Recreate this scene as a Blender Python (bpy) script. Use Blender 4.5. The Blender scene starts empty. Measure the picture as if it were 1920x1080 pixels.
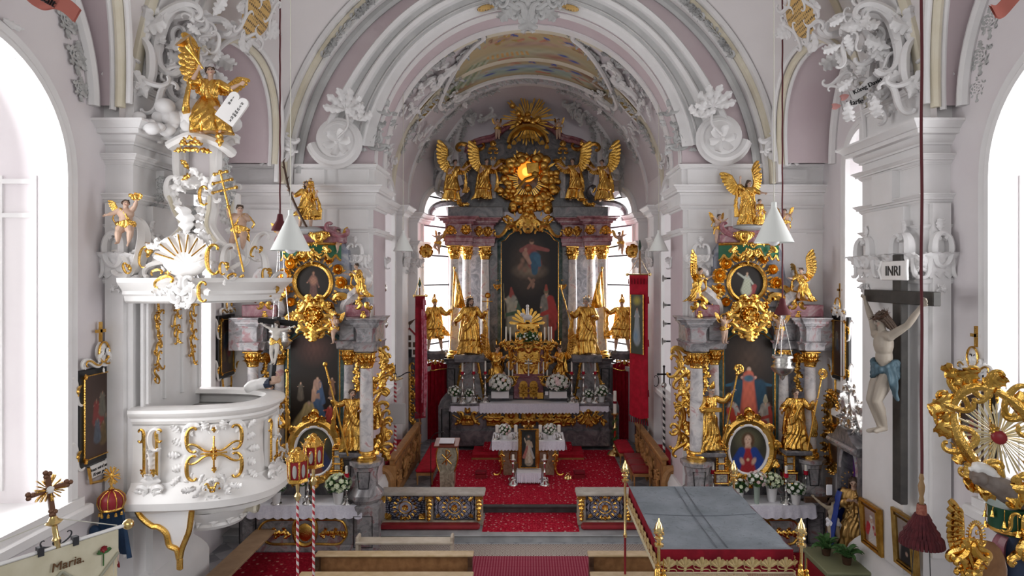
import bpy, math, random
import numpy as np
from mathutils import Matrix, Vector
sc = bpy.context.scene
COL = sc.collection
PI = math.pi
# ---------------------------------------------------------------- camera, world, lights, exposure
F, CX, CY, H = 1200.0, 990.0, 520.0, 6.0
cam = bpy.data.cameras.new('camera'); cam.sensor_width = 36; cam.lens = F * 36 / 1920
cam.shift_x = -(CX - 960) / 1920; cam.shift_y = -(540 - CY) / 1920
co = bpy.data.objects.new('camera', cam); COL.objects.link(co)
co.location = (0, 0, H); co.rotation_euler = (PI / 2, 0, 0); sc.camera = co
sc.view_settings.view_transform = 'Standard'; sc.view_settings.look = 'None'
sc.view_settings.gamma = 1; sc.view_settings.use_curve_mapping = False
sc.view_settings.exposure = -0.16
wd = bpy.data.worlds.new('sky'); sc.world = wd; wd.use_nodes = True
bg = wd.node_tree.nodes['Background']; bg.inputs[0].default_value = (0.95, 0.97, 1.0, 1); bg.inputs[1].default_value = 0.32
def area(name, loc, rot, sx, sy, power, col=(1, 1, 1)):
  l = bpy.data.lights.new(name, 'AREA'); l.shape = 'RECTANGLE'; l.size = sx; l.size_y = sy; l.energy = power; l.color = col
  o = bpy.data.objects.new(name, l); COL.objects.link(o); o.location = loc; o.rotation_euler = rot
  return o
DAY = (0.97, 0.985, 1.0)
# daylight through the windows of the nave and the choir (set in the window openings, shining inwards)
area('daylight_nave_left', (-7.5, 7.4, 5.6), (0, -PI / 2, 0), 5.5, 3.0, 300, DAY)
area('daylight_nave_right', (7.5, 7.4, 5.6), (0, PI / 2, 0), 5.5, 3.0, 300, DAY)
area('daylight_bay_left', (-7.5, 12.7, 5.6), (0, -PI / 2, 0), 4.6, 1.7, 150, DAY)
area('daylight_bay_right', (7.5, 12.7, 5.6), (0, PI / 2, 0), 4.6, 1.7, 150, DAY)
area('daylight_choir_left', (-4.55, 18.2, 6.0), (0, -PI / 2, 0), 4.2, 1.2, 400, DAY)
area('daylight_choir_right', (4.55, 18.2, 6.0), (0, PI / 2, 0), 4.2, 1.2, 400, DAY)
area('daylight_apse_left', (-3.05, 22.75, 5.8), (PI / 2, 0, -2.0), 1.7, 5.2, 300, DAY)
area('daylight_apse_right', (3.05, 22.75, 5.8), (PI / 2, 0, 2.0), 1.7, 5.2, 300, DAY)
# fill light added behind the camera, at the open west end
area('fill_west', (0, -5.5, 8.6), (PI / 2, 0, 0), 11, 6, 430, (1, 0.985, 0.965))
def W(px, py, D):
  """world point seen at photo pixel (px, py) at distance D from the loft"""
  return np.array([(px - CX) * D / F, D, H + (CY - py) * D / F])
# ---------------------------------------------------------------- mesh library
def gridf(nu, nv, cu=False, cv=False):
  a = np.arange(nu if cu else nu - 1)[:, None]; b = np.arange(nv if cv else nv - 1)[None, :]
  a2 = (a + 1) % nu; b2 = (b + 1) % nv
  return np.stack([a * nv + b, a2 * nv + b, a2 * nv + b2, a * nv + b2], -1).reshape(-1, 4)
class G:
  def __init__(s, v=None, f=None):
    s.v = []; s.f = []; s.n = 0
    if v is not None: s.add(v, f)
  def add(s, v, f):
    v = np.asarray(v, float).reshape(-1, 3)
    for q in f:
      q = np.asarray(q, int)
      if q.ndim == 1: q = q[None]
      if q.size: s.f.append(q + s.n)
    s.v.append(v); s.n += len(v); return s
  def V(s): return np.concatenate(s.v) if s.v else np.zeros((0, 3))
  def j(s, g, M=None, loc=None, sc=None):
    v = g.V()
    if sc is not None: v = v * np.asarray(sc, float)
    if M is not None:
      M = np.asarray(M, float); v = v @ M[:3, :3].T + M[:3, 3]
    if loc is not None: v = v + np.asarray(loc, float)
    flip = False
    if M is not None and np.linalg.det(M[:3, :3]) < 0: flip = not flip
    if sc is not None and np.prod(np.asarray(sc, float) * np.ones(3)) < 0: flip = not flip
    return s.add(v, [q[:, ::-1] for q in g.f] if flip else g.f)
  def t(s, M=None, loc=None, sc=None): return G().j(s, M, loc, sc)
class Bag:
  """collects pieces that become one part each"""
  def __init__(s): s.l = []
  def j(s, g, M=None, loc=None, sc=None): s.l.append(g.t(M, loc, sc)); return s
def rot(ax, a):
  c, n = math.cos(a), math.sin(a)
  R = {'x': [[1, 0, 0], [0, c, -n], [0, n, c]], 'y': [[c, 0, n], [0, 1, 0], [-n, 0, c]], 'z': [[c, -n, 0], [n, c, 0], [0, 0, 1]]}[ax]
  M = np.eye(4); M[:3, :3] = R; return M
def tr(x, y=None, z=None):
  M = np.eye(4); M[:3, 3] = x if y is None else (x, y, z); return M
def scl(x, y=None, z=None): return np.diag([x, x if y is None else y, x if z is None else z, 1.0])
def nrm(v):
  v = np.asarray(v, float); return v / max(1e-9, np.linalg.norm(v))
def fr(o, r, u):
  """frame: local x -> r, local z -> u, local -y -> out of the surface"""
  r = nrm(r); u = np.asarray(u, float); u = nrm(u - r * (u @ r)); out = np.cross(r, u)
  M = np.eye(4); M[:3, 0] = r; M[:3, 1] = np.cross(u, r); M[:3, 2] = u; M[:3, 3] = o
  return M
def box(x0, x1, y0, y1, z0, z1, b=0.0):
  g = G()
  if b <= 0:
    v = [(x, y, z) for x in (x0, x1) for y in (y0, y1) for z in (z0, z1)]
    return g.add(v, [np.array([[0, 1, 3, 2], [4, 6, 7, 5], [0, 4, 5, 1], [2, 3, 7, 6], [0, 2, 6, 4], [1, 5, 7, 3]])])
  b = min(b, (x1 - x0) * .45, (y1 - y0) * .45, (z1 - z0) * .45)
  rings = []
  for z, i in ((z0, b), (z0 + b, 0), (z1 - b, 0), (z1, b)):
    X0, X1, Y0, Y1 = x0 + i, x1 - i, y0 + i, y1 - i
    k = b if i == 0 else b * .5
    rings.append([(X0 + k, Y0, z), (X1 - k, Y0, z), (X1, Y0 + k, z), (X1, Y1 - k, z), (X1 - k, Y1, z), (X0 + k, Y1, z), (X0, Y1 - k, z), (X0, Y0 + k, z)])
  v = np.array(rings).reshape(-1, 3)
  return g.add(v, [gridf(4, 8, False, True)[:, ::-1], [list(range(7, -1, -1))], [list(range(24, 32))]])
def lathe(p, seg=20, loc=(0, 0, 0), a0=0, a1=2 * PI, sx=1, sy=1):
  p = np.array(p, float); full = abs(a1 - a0 - 2 * PI) < 1e-6
  a = np.linspace(a0, a1, seg, endpoint=not full)
  r = np.maximum(p[:, 0], 1e-4)
  v = np.stack([np.cos(a)[:, None] * r * sx, np.sin(a)[:, None] * r * sy, np.repeat(p[None, :, 1], len(a), 0)], -1)
  return G((v.reshape(-1, 3) + np.asarray(loc, float)), [gridf(len(a), len(p), full, False)])
def ell(c, r, n=10, M=None):
  r = np.ones(3) * r
  th = np.linspace(0.02, PI - .02, n); ph = np.linspace(0, 2 * PI, 2 * n, endpoint=False)
  v = np.stack([np.cos(ph)[:, None] * np.sin(th), np.sin(ph)[:, None] * np.sin(th), np.repeat(np.cos(th)[None], len(ph), 0)], -1).reshape(-1, 3) * r
  m = 2 * n
  g = G(v, [gridf(m, n, True, False)[:, ::-1], [[i * n for i in range(m)]], [[i * n + n - 1 for i in range(m)][::-1]]])
  return g.t(M, c)
def tube(P, R, seg=8, flat=1.0, cap=True, up=None, closed=False):
  P = np.array(P, float); n = len(P); R = np.ones(n) * R
  if closed:
    T = np.roll(P, -1, 0) - np.roll(P, 1, 0)
  else:
    T = np.gradient(P, axis=0)
  T /= np.maximum(np.linalg.norm(T, axis=1), 1e-9)[:, None]
  nn = np.array(up, float) if up is not None else (np.array([0, -1.0, 0]) if abs(T[0][1]) < .9 else np.array([1.0, 0, 0]))
  N = []
  for t in T:
    if up is not None: nn = np.array(up, float)
    nn = nn - t * (nn @ t); nn = nn / max(1e-9, np.linalg.norm(nn)); N.append(nn)
  N = np.array(N); B = np.cross(T, N)
  a = np.linspace(0, 2 * PI, seg, endpoint=False)
  v = P[:, None] + R[:, None, None] * (np.cos(a)[None, :, None] * N[:, None] * flat + np.sin(a)[None, :, None] * B[:, None])
  f = [gridf(n, seg, closed, True)]
  if cap and not closed: f += [[list(range(seg))[::-1]], [list(range((n - 1) * seg, n * seg))]]
  return G(v.reshape(-1, 3), f)
def spl(P, n=12, closed=False):
  """Catmull-Rom through the points"""
  P = [np.array(p, float) for p in P]; m = len(P); out = []
  for i in range(m if closed else m - 1):
    if closed:
      a, b, c, d = P[i - 1], P[i], P[(i + 1) % m], P[(i + 2) % m]
    else:
      a, b, c, d = P[max(i - 1, 0)], P[i], P[i + 1], P[min(i + 2, m - 1)]
    for t in np.linspace(0, 1, n, endpoint=False):
      out.append(.5 * (2 * b + (c - a) * t + (2 * a - 5 * b + 4 * c - d) * t * t + (3 * b - a - 3 * c + d) * t ** 3))
  if not closed: out.append(P[-1])
  return np.array(out)
def prism(poly, y0, y1):
  p = np.array(poly, float); n = len(p)
  v = np.concatenate([np.stack([p[:, 0], np.full(n, y0), p[:, 1]], -1), np.stack([p[:, 0], np.full(n, y1), p[:, 1]], -1)])
  i = np.arange(n); k = (i + 1) % n
  g = G(v, [[list(range(n))], [list(range(2 * n - 1, n - 1, -1))], np.stack([i, i + n, k + n, k], -1)])
  area_ = np.sum(p[:, 0] * np.roll(p[:, 1], -1) - p[:, 1] * np.roll(p[:, 0], -1))
  if area_ < 0: g.f = [q[:, ::-1] for q in g.f]
  return g
def mould(prof, path, closed=False):
  """sweep a (out, z) profile along a plan path; out points to the right of the walking direction"""
  P = np.array(path, float); n = len(P); pr = np.array(prof, float)
  off = []
  for i in range(n):
    d1 = P[i] - P[i - 1] if (i > 0 or closed) else P[1] - P[0]
    d2 = P[(i + 1) % n] - P[i] if (i < n - 1 or closed) else d1
    d1 = d1 / np.linalg.norm(d1); d2 = d2 / np.linalg.norm(d2)
    n1 = np.array([d1[1], -d1[0]]); n2 = np.array([d2[1], -d2[0]])
    m = n1 + n2; L = np.linalg.norm(m)
    m = n1 if L < 1e-6 else m / L
    off.append(m / max(.35, m @ n1))
  off = np.array(off)
  xy = P[:, None] + off[:, None] * pr[None, :, :1]
  v = np.concatenate([xy, np.repeat(pr[None, :, 1:], n, 0)], -1)
  f = [gridf(n, len(pr), closed, False)]
  if not closed: f += [[list(range(len(pr)))], [list(range((n - 1) * len(pr), n * len(pr)))[::-1]]]
  return G(v.reshape(-1, 3), f)
def asweep(prof, cx, zc, a0, a1, n=64, sx=1.0):
  """sweep a (radius, y) profile along an arc in the x-z plane; angle 0 = right, 90 = top"""
  pr = np.array(prof, float); a = np.linspace(a0, a1, n)
  v = np.stack([cx + np.cos(a)[:, None] * pr[None, :, 0] * sx, np.repeat(pr[None, :, 1], n, 0), zc + np.sin(a)[:, None] * pr[None, :, 0]], -1)
  return G(v.reshape(-1, 3), [gridf(n, len(pr))])
def cornice(z0, z1, d, base=0.0):
  """classical crown profile from z0 up to z1 that overhangs by d"""
  h = z1 - z0
  q = [(0, 0), (.12, 0), (.12, .1), (.2, .14), (.3, .24), (.34, .34), (.34, .4), (.62, .42), (.62, .62), (.7, .64), (.78, .74), (.92, .86), (1, .9), (1, 1), (0, 1)]
  return [(base + a * d, z0 + b * h) for a, b in q]
def wall2d(outer, holes, thick):
  """flat wall in local x-z with holes, thickness along +y, through a filled 2D curve"""
  cu = bpy.data.curves.new('tmp', 'CURVE'); cu.dimensions = '2D'; cu.fill_mode = 'BOTH'; cu.extrude = thick / 2
  for p in [outer] + list(holes):
    s = cu.splines.new('POLY'); s.points.add(len(p) - 1); s.use_cyclic_u = True
    for q, (x, z) in zip(s.points, p): q.co = (x, z, 0, 1)
  ob = bpy.data.objects.new('tmp', cu); COL.objects.link(ob)
  dg = bpy.context.evaluated_depsgraph_get(); me = bpy.data.meshes.new_from_object(ob.evaluated_get(dg))
  g = me2g(me); bpy.data.meshes.remove(me); bpy.data.objects.remove(ob); bpy.data.curves.remove(cu)
  v = g.V(); g.v = [np.stack([v[:, 0], -v[:, 2] + thick / 2, v[:, 1]], -1)]
  return g
def text(s, size, depth=.004, shear=0.0):
  cu = bpy.data.curves.new('tmp', 'FONT'); cu.body = s; cu.size = size; cu.extrude = depth; cu.align_x = 'CENTER'; cu.align_y = 'CENTER'; cu.shear = shear
  cu.resolution_u = 3
  ob = bpy.data.objects.new('tmp', cu); COL.objects.link(ob)
  dg = bpy.context.evaluated_depsgraph_get(); me = bpy.data.meshes.new_from_object(ob.evaluated_get(dg))
  g = me2g(me); bpy.data.meshes.remove(me); bpy.data.objects.remove(ob); bpy.data.curves.remove(cu)
  v = g.V(); g.v = [np.stack([v[:, 0], -v[:, 2], v[:, 1]], -1)]
  return g
def me2g(me):
  n = len(me.vertices); v = np.empty(n * 3); me.vertices.foreach_get('co', v)
  ls = np.empty(len(me.polygons), int); lt = ls.copy()
  me.polygons.foreach_get('loop_start', ls); me.polygons.foreach_get('loop_total', lt)
  li = np.empty(len(me.loops), int); me.loops.foreach_get('vertex_index', li)
  f = []
  for k in np.unique(lt):
    st = ls[lt == k]; f.append(li[st[:, None] + np.arange(k)[None]])
  return G(v.reshape(-1, 3), f)
def mesh(name, g, m, smooth=35, cols=None):
  me = bpy.data.meshes.new(name); v = g.V()
  me.vertices.add(len(v)); me.vertices.foreach_set('co', v.astype(np.float32).ravel())
  tot = np.concatenate([np.full(len(q), q.shape[1]) for q in g.f]); li = np.concatenate([q.ravel() for q in g.f])
  me.loops.add(len(li)); me.loops.foreach_set('vertex_index', li.astype(np.int32))
  st = np.concatenate([[0], np.cumsum(tot)[:-1]])
  me.polygons.add(len(tot)); me.polygons.foreach_set('loop_start', st.astype(np.int32)); me.polygons.foreach_set('loop_total', tot.astype(np.int32))
  if smooth: me.polygons.foreach_set('use_smooth', np.ones(len(tot), bool))
  me.update(calc_edges=True); me.validate()
  if smooth and smooth < 180: me.set_sharp_from_angle(angle=math.radians(smooth))
  if cols is not None:
    ca = me.color_attributes.new('Col', 'FLOAT_COLOR', 'POINT')
    c = np.ones((len(v), 4), np.float32); c[:, :3] = cols; ca.data.foreach_set('color', c.ravel())
  me.materials.append(m)
  return me
def obj(name, g, m, parent=None, loc=(0, 0, 0), smooth=35, cols=None):
  """link ONE mesh object; g is given in world space, loc is the origin it gets"""
  loc = np.asarray(loc, float)
  if isinstance(g, bpy.types.Mesh): me = g
  else: me = mesh(name, g.t(None, -loc), m, smooth, cols)
  o = bpy.data.objects.new(name, me); COL.objects.link(o)
  if parent is not None: o.parent = parent
  else: o.location = loc
  return o
class Thing:
  """an Empty at the base of a thing; parts are given in world space (or local with w=False)"""
  def __init__(s, name, label, cat, loc=(0, 0, 0), group=None, rz=0.0):
    s.loc = np.asarray(loc, float); o = bpy.data.objects.new(name, None); o.empty_display_size = .1; COL.objects.link(o)
    o.location = s.loc; o.rotation_euler = (0, 0, rz); s.o = o; tag(o, label, cat, group)
  def part(s, name, g, m, parent=None, label=None, smooth=35, w=True, cols=None):
    if isinstance(g, Bag): return [s.part(name, q, m, parent, label, smooth, w) for q in g.l][0]
    L = s.loc if w else np.zeros(3)
    me = mesh(name, g.t(None, -L), m, smooth, cols)
    o = bpy.data.objects.new(name, me); COL.objects.link(o); o.parent = parent or s.o
    if label: o['label'] = label
    return o
def tag(o, label, cat, group=None, kind=None):
  o['label'] = label; o['category'] = cat
  if group: o['group'] = group
  if kind: o['kind'] = kind
  return o
def one(name, label, cat, g, m, loc, group=None, smooth=35, cols=None):
  return tag(obj(name, g, m, None, loc, smooth, cols), label, cat, group)
def struct(name, g, m, smooth=35, parent=None, cols=None):
  o = obj(name, g, m, parent, (0, 0, 0), smooth, cols); o['kind'] = 'structure'; return o
def dup(o, loc, label=None, rz=None, scale=None):
  """copy a thing with its parts and sub-parts"""
  r = o.copy(); COL.objects.link(r); r.location = loc
  if label: r['label'] = label
  if rz is not None: r.rotation_euler = (0, 0, rz)
  if scale is not None: r.scale = scale if hasattr(scale, '__len__') else (scale,) * 3
  st = [(o, r)]
  while st:
    a, b = st.pop()
    for ch in list(a.children):
      c = ch.copy(); COL.objects.link(c); c.parent = b; st.append((ch, c))
  return r
# ---------------------------------------------------------------- materials
class NT:
  def __init__(s, name):
    s.m = bpy.data.materials.new(name); s.m.use_nodes = True; s.t = s.m.node_tree; s.b = s.t.nodes['Principled BSDF']
  def n(s, typ, ins=None, **kw):
    x = s.t.nodes.new(typ)
    for k, v in kw.items(): setattr(x, k, v)
    for k, v in (ins or {}).items(): s.set(x.inputs[k], v)
    return x
  def set(s, i, v):
    if isinstance(v, bpy.types.NodeSocket): s.t.links.new(v, i)
    else: i.default_value = (*v, 1) if isinstance(v, tuple) and len(v) == 3 and i.type == 'RGBA' else v
  def co(s): return s.n('ShaderNodeTexCoord').outputs['Object']
  def noise(s, scale, detail=4, dist=0.0, vec=None, rough=.55):
    return s.n('ShaderNodeTexNoise', {'Vector': vec or s.co(), 'Scale': scale, 'Detail': detail, 'Distortion': dist, 'Roughness': rough}).outputs['Fac']
  def ramp(s, fac, stops, interp='LINEAR'):
    r = s.n('ShaderNodeValToRGB', {'Fac': fac}); e = r.color_ramp.elements; r.color_ramp.interpolation = interp
    while len(e) < len(stops): e.new(.5)
    for q, (p, c) in zip(e, stops): q.position = p; q.color = (*c, 1)
    return r.outputs['Color']
  def mix(s, fac, a, b, mode='MIX'):
    x = s.n('ShaderNodeMix', data_type='RGBA', blend_type=mode)
    s.set(x.inputs[0], fac); s.set(x.inputs[6], a); s.set(x.inputs[7], b); return x.outputs[2]
  def math(s, op, a, b=0.0):
    x = s.n('ShaderNodeMath', operation=op); s.set(x.inputs[0], a); s.set(x.inputs[1], b); return x.outputs[0]
  def bump(s, h, strength, dist=.02):
    s.t.links.new(s.n('ShaderNodeBump', {'Height': h, 'Strength': strength, 'Distance': dist}).outputs[0], s.b.inputs['Normal'])
  def fin(s, col=None, rough=.5, metal=0.0, spec=.5):
    if col is not None: s.set(s.b.inputs['Base Color'], col)
    s.set(s.b.inputs['Roughness'], rough); s.set(s.b.inputs['Metallic'], metal); s.b.inputs['Specular IOR Level'].default_value = spec
    return s.m
def mat(name, c, rough=.6, metal=0.0, c2=None, ns=3.0, bump=0.0, bs=40.0, spec=.4, detail=4):
  t = NT(name); col = c
  if c2 is not None: col = t.ramp(t.noise(ns, detail), [(.35, c), (.65, c2)])
  if bump: t.bump(t.noise(bs, 3), bump)
  return t.fin(col, rough, metal, spec)
def marble(name, stops, scale=2.2, rough=.25, dist=1.6, spec=.5):
  t = NT(name); a = t.noise(scale, 8, dist, rough=.65)
  return t.fin(t.ramp(a, stops), rough, 0, spec)
def emit(name, c, e):
  t = NT(name); t.b.inputs['Emission Color'].default_value = (*c, 1); t.b.inputs['Emission Strength'].default_value = e
  return t.fin(c, .5)
M_wall = mat('wall_plaster', (.72, .67, .69), .8, c2=(.755, .715, .725), ns=.9, spec=.2)
M_pink = mat('wall_pink', (.56, .46, .485), .8, c2=(.61, .52, .54), ns=.8, spec=.2)
M_white = mat('white_stucco', (.79, .775, .775), .65, c2=(.74, .725, .72), ns=1.6, bump=.05, bs=14, spec=.3)
M_vault = mat('vault_cream', (.72, .68, .68), .8, c2=(.76, .72, .715), ns=.7, spec=.2)
M_chan = mat('choir_vault', (.60, .55, .575), .8, c2=(.65, .605, .62), ns=.8, spec=.2)
M_rib = mat('rib_ochre', (.66, .60, .46), .75, c2=(.72, .67, .55), ns=2, spec=.25)
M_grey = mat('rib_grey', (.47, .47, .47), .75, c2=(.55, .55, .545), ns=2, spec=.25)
M_orn = mat('grey_stucco', (.34, .34, .335), .75, c2=(.55, .55, .545), ns=4, spec=.25)
M_gilt = mat('painted_white_pulpit', (.84, .82, .80), .35, c2=(.80, .78, .765), ns=3, spec=.5)
def goldm(name, c, c2, rough, bs=55, bp=.35, ns=6):
  t = NT(name); v = t.co(); t.bump(t.noise(bs, 2, vec=v), bp, .012)
  return t.fin(t.ramp(t.noise(ns, 3, vec=v), [(.35, c), (.65, c2)]), rough, 1.0)
M_gold = goldm('gilding', (.60, .32, .055), (.86, .53, .14), .25, bs=38, bp=.5)
M_goldd = goldm('gilding_old', (.42, .215, .035), (.62, .36, .08), .34, bs=40, bp=.5)
M_brass = goldm('brass', (.86, .62, .25), (.95, .75, .38), .2, bp=.08)
M_silver = goldm('silver', (.6, .59, .57), (.8, .79, .77), .25, bp=.25)
M_iron = mat('dark_iron', (.05, .05, .055), .5, .6)
M_glow = emit('lit_window_glass', (1, 1, 1), 1.25)
GM = [(.30, (.09, .08, .09)), (.44, (.22, .21, .22)), (.55, (.36, .345, .35)), (.62, (.30, .17, .18)), (.75, (.24, .10, .12))]
M_marb = marble('grey_pink_marble', GM)
M_marbl = marble('pale_marble', [(.3, (.30, .28, .30)), (.44, (.52, .50, .51)), (.57, (.66, .63, .62)), (.65, (.50, .30, .30)), (.78, (.40, .19, .21))], 2.4)
M_marbd = marble('dark_marble', [(.3, (.05, .05, .055)), (.5, (.13, .125, .135)), (.62, (.21, .19, .2)), (.75, (.2, .1, .12))], 2.5)
M_marbr = marble('red_marble', [(.3, (.13, .045, .06)), (.48, (.28, .10, .125)), (.62, (.36, .21, .225)), (.75, (.46, .40, .40))], 3.0)
M_marbg = marble('green_marble', [(.3, (.02, .05, .05)), (.5, (.05, .1, .1)), (.62, (.1, .14, .15)), (.78, (.25, .25, .27))], 3.0)
M_blue = marble('blue_grey_marble', [(.3, (.12, .13, .17)), (.5, (.25, .27, .34)), (.7, (.5, .49, .5))], 2.0)
M_wood = mat('brown_wood', (.20, .09, .035), .45, c2=(.30, .145, .06), ns=8)
M_woodl = mat('light_wood', (.50, .36, .2), .5, c2=(.60, .45, .28), ns=6)
M_woodd = mat('dark_wood', (.05, .025, .015), .4, c2=(.09, .045, .025), ns=6)
M_woodo = mat('orange_wood', (.33, .155, .05), .45, c2=(.45, .23, .085), ns=7)
M_black = mat('black_paint', (.012, .012, .013), .4)
M_red = mat('red_velvet', (.36, .008, .022), .8, c2=(.5, .012, .035), ns=6, spec=.2)
M_redd = mat('dark_red_velvet', (.16, .005, .014), .8, c2=(.25, .008, .02), ns=6, spec=.2)
M_cush = mat('red_leather', (.22, .012, .018), .4, c2=(.27, .018, .026), ns=5)
M_lace = mat('white_linen', (.70, .68, .78), .8, c2=(.80, .78, .86), ns=24, bump=.3, bs=60, spec=.15)
M_cloth = mat('white_cloth', (.80, .79, .84), .8, c2=(.84, .83, .87), ns=4, spec=.15)
M_candle = mat('candle_wax', (.88, .85, .78), .45)
M_leaf = mat('green_leaves', (.035, .10, .025), .55, c2=(.07, .17, .05), ns=20)
M_stone = mat('grey_stone', (.30, .31, .32), .45, c2=(.42, .43, .44), ns=3)
M_stoned = mat('dark_stone', (.045, .045, .045), .35, c2=(.08, .08, .08), ns=4)
M_rope = mat('dark_red_rope', (.11, .02, .025), .8)
M_cord = mat('pale_cord', (.62, .60, .52), .7)
M_lamp = mat('lamp_enamel', (.80, .82, .79), .45)
def colm(name, rough=.6, spec=.4, metal=0.0, bump=0.0):
  t = NT(name); a = t.n('ShaderNodeVertexColor', layer_name='Col')
  if bump: t.bump(t.noise(30, 3), bump)
  return t.fin(a.outputs[0], rough, metal, spec)
M_paint = colm('oil_paint', .45, .35, bump=.05)
M_fresco = colm('fresco_paint', .85, .15)
M_skin = colm('painted_wood_skin', .45, .4)
def carpet(name, base, base2, spot, spot2, sc1=5.2, sx=1.0):
  t = NT(name); mp = t.n('ShaderNodeMapping', {'Vector': t.co(), 'Scale': (sx, 1.0, 1.0)}).outputs[0]
  v1 = t.n('ShaderNodeTexVoronoi', {'Vector': mp, 'Scale': sc1, 'Randomness': .55}); d1 = v1.outputs['Distance']
  v2 = t.n('ShaderNodeTexVoronoi', {'Vector': mp, 'Scale': sc1 * 2.3, 'Randomness': .7}); d2 = v2.outputs['Distance']
  c = t.mix(t.ramp(t.noise(18, 3, vec=mp), [(.4, (0, 0, 0)), (.6, (1, 1, 1))]), base, base2)
  c = t.mix(t.ramp(d2, [(.22, (.8, .8, .8)), (.34, (0, 0, 0))]), c, spot2)
  n = t.math('ADD', d1, t.math('MULTIPLY', t.noise(30, 2, vec=mp), .22))
  c = t.mix(t.ramp(n, [(.24, (1, 1, 1)), (.32, (0, 0, 0))]), c, spot)
  t.bump(t.noise(120, 2, vec=mp), .3)
  return t.fin(c, .95, 0, .1)
M_carpet = carpet('red_flower_carpet', (.30, .004, .018), (.50, .010, .035), (.62, .36, .35), (.62, .07, .10), 7.5)
M_carpd = carpet('dark_red_flower_carpet', (.19, .003, .012), (.27, .005, .018), (.42, .2, .16), (.3, .02, .03), 6)
def runner():
  t = NT('ribbed_pink_runner'); w = t.n('ShaderNodeTexWave', {'Vector': t.co(), 'Scale': 5.6, 'Distortion': .25, 'Detail': 1, 'Detail Scale': 3}, wave_type='BANDS', bands_direction='X').outputs['Fac']
  w2 = t.n('ShaderNodeTexWave', {'Vector': t.co(), 'Scale': 7.0}, wave_type='BANDS', bands_direction='Y').outputs['Fac']
  return t.fin(t.mix(t.math('MULTIPLY', w, w2), (.24, .02, .045), (.47, .16, .2)), .95, 0, .1)
def rug():
  t = NT('patterned_rug'); v = t.n('ShaderNodeTexVoronoi', {'Vector': t.co(), 'Scale': 9, 'Randomness': .1}, distance='MANHATTAN').outputs['Distance']
  return t.fin(t.ramp(v, [(.2, (.10, .03, .03)), (.3, (.5, .46, .4)), (.5, (.55, .5, .44)), (.62, (.16, .08, .08)), (.75, (.42, .36, .32))]), .95, 0, .1)
def tiles():
  t = NT('marble_tiles'); mp = t.n('ShaderNodeMapping', {'Vector': t.co(), 'Rotation': (0, 0, PI / 4)}).outputs[0]
  c = t.n('ShaderNodeTexChecker', {'Vector': mp, 'Scale': 2.6, 'Color1': (.50, .50, .52), 'Color2': (.13, .14, .16)}).outputs[0]
  return t.fin(t.mix(t.noise(5, 5), c, (.3, .3, .32)), .3, 0, .5)
M_run, M_rug, M_tile = runner(), rug(), tiles()
# ================================================================ the setting
WX = 6.9
def archpts(c, r, z0, zs, n=20, sz=1.0):
  a = np.linspace(0, PI, n)
  return [(c + r, z0)] + [(c + r * math.cos(q), zs + r * sz * math.sin(q)) for q in a] + [(c - r, z0)]
def side(g, s):
  """a wall drawn in (distance, z) put at x = s*WX with its thickness going outwards"""
  v = g.V(); return G(np.stack([s * (v[:, 1]), v[:, 0], v[:, 2]], -1), [q[:, ::-1] for q in g.f] if s < 0 else g.f)
NW = (7.8, 1.66, 2.65, 7.5)   # nave window: centre, radius, sill, springing
BW = (13.0, .72, 3.25, 8.35)
CWN = (17.9, .62, 2.9, 8.0)
nwin = 0
def frame_ring(c, r, z0, zs, w, d):
  a = archpts(c, r, z0, zs, 28); P = np.array(a)
  pr = [(0, 0), (0, -d), (w * .25, -d * 1.15), (w * .5, -d * .7), (w * .8, -d), (w, -d * .4), (w, .0)]
  P3 = np.array([(x, 0, z) for x, z in P]); C0 = np.array([c, 0, zs])
  out = []
  for i, p in enumerate(P3):
    if p[2] <= zs + 1e-6: n = np.array([math.copysign(1, p[0] - c), 0, 0])
    else: n = nrm(p - C0)
    out.append([p + n * o + np.array([0, y, 0]) for o, y in pr])
  v = np.array(out).reshape(-1, 3)
  return G(v, [gridf(len(P3), len(pr))])
def window(c, r, z0, zs, thick, xf, s, bars):
  """glazing, bars and moulded surround of an arched window in the wall x = s*xf"""
  global nwin; nwin += 1
  p = archpts(c, r * .98, z0 + .02, zs, 24)
  pane = prism(p, thick - .06, thick - .03)
  fr_ = frame_ring(c, r, z0, zs, .26, .10)
  b = G()
  for z in np.arange(z0, zs + r, bars): b.j(box(c - r * .96, c + r * .96, thick - .12, thick - .07, z, z + .05))
  for x in (-.33, .33): b.j(box(c + x * 2 * r - .02, c + x * 2 * r + .02, thick - .12, thick - .07, z0, zs + r * .7))
  f = lambda g: side(g.t(None, (0, xf, 0)), s)
  w = struct('window_%d' % nwin, f(pane), M_glow)
  struct('window_frame', f(fr_), M_white, parent=w); struct('window_bars', f(b), M_iron, parent=w)
  sill = box(c - r - .42, c + r + .42, -.22, .12, z0 - .30, z0 - .12, .03).j(box(c - r - .30, c + r + .30, -.14, thick - .02, z0 - .12, z0 + .012))
  struct('window_sill', f(sill), M_white, parent=w)
  jam = box(c - r, c - r + .02, .1, .18, z0, zs)          # reveal panel moulding
  for q in (0.35, .85):
    jam.j(box(c + r - .03, c + r + .0, q, q + .05, z0 + .2, zs)); jam.j(box(c - r, c - r + .03, q, q + .05, z0 + .2, zs))
  jam.j(box(c + r - .036, c + r, .36, .89, zs - .12, zs - .05)); jam.j(box(c + r - .036, c + r, .36, .89, zs - .62, zs - .55))
  struct('window_reveal', f(jam), M_white, parent=w)
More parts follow.
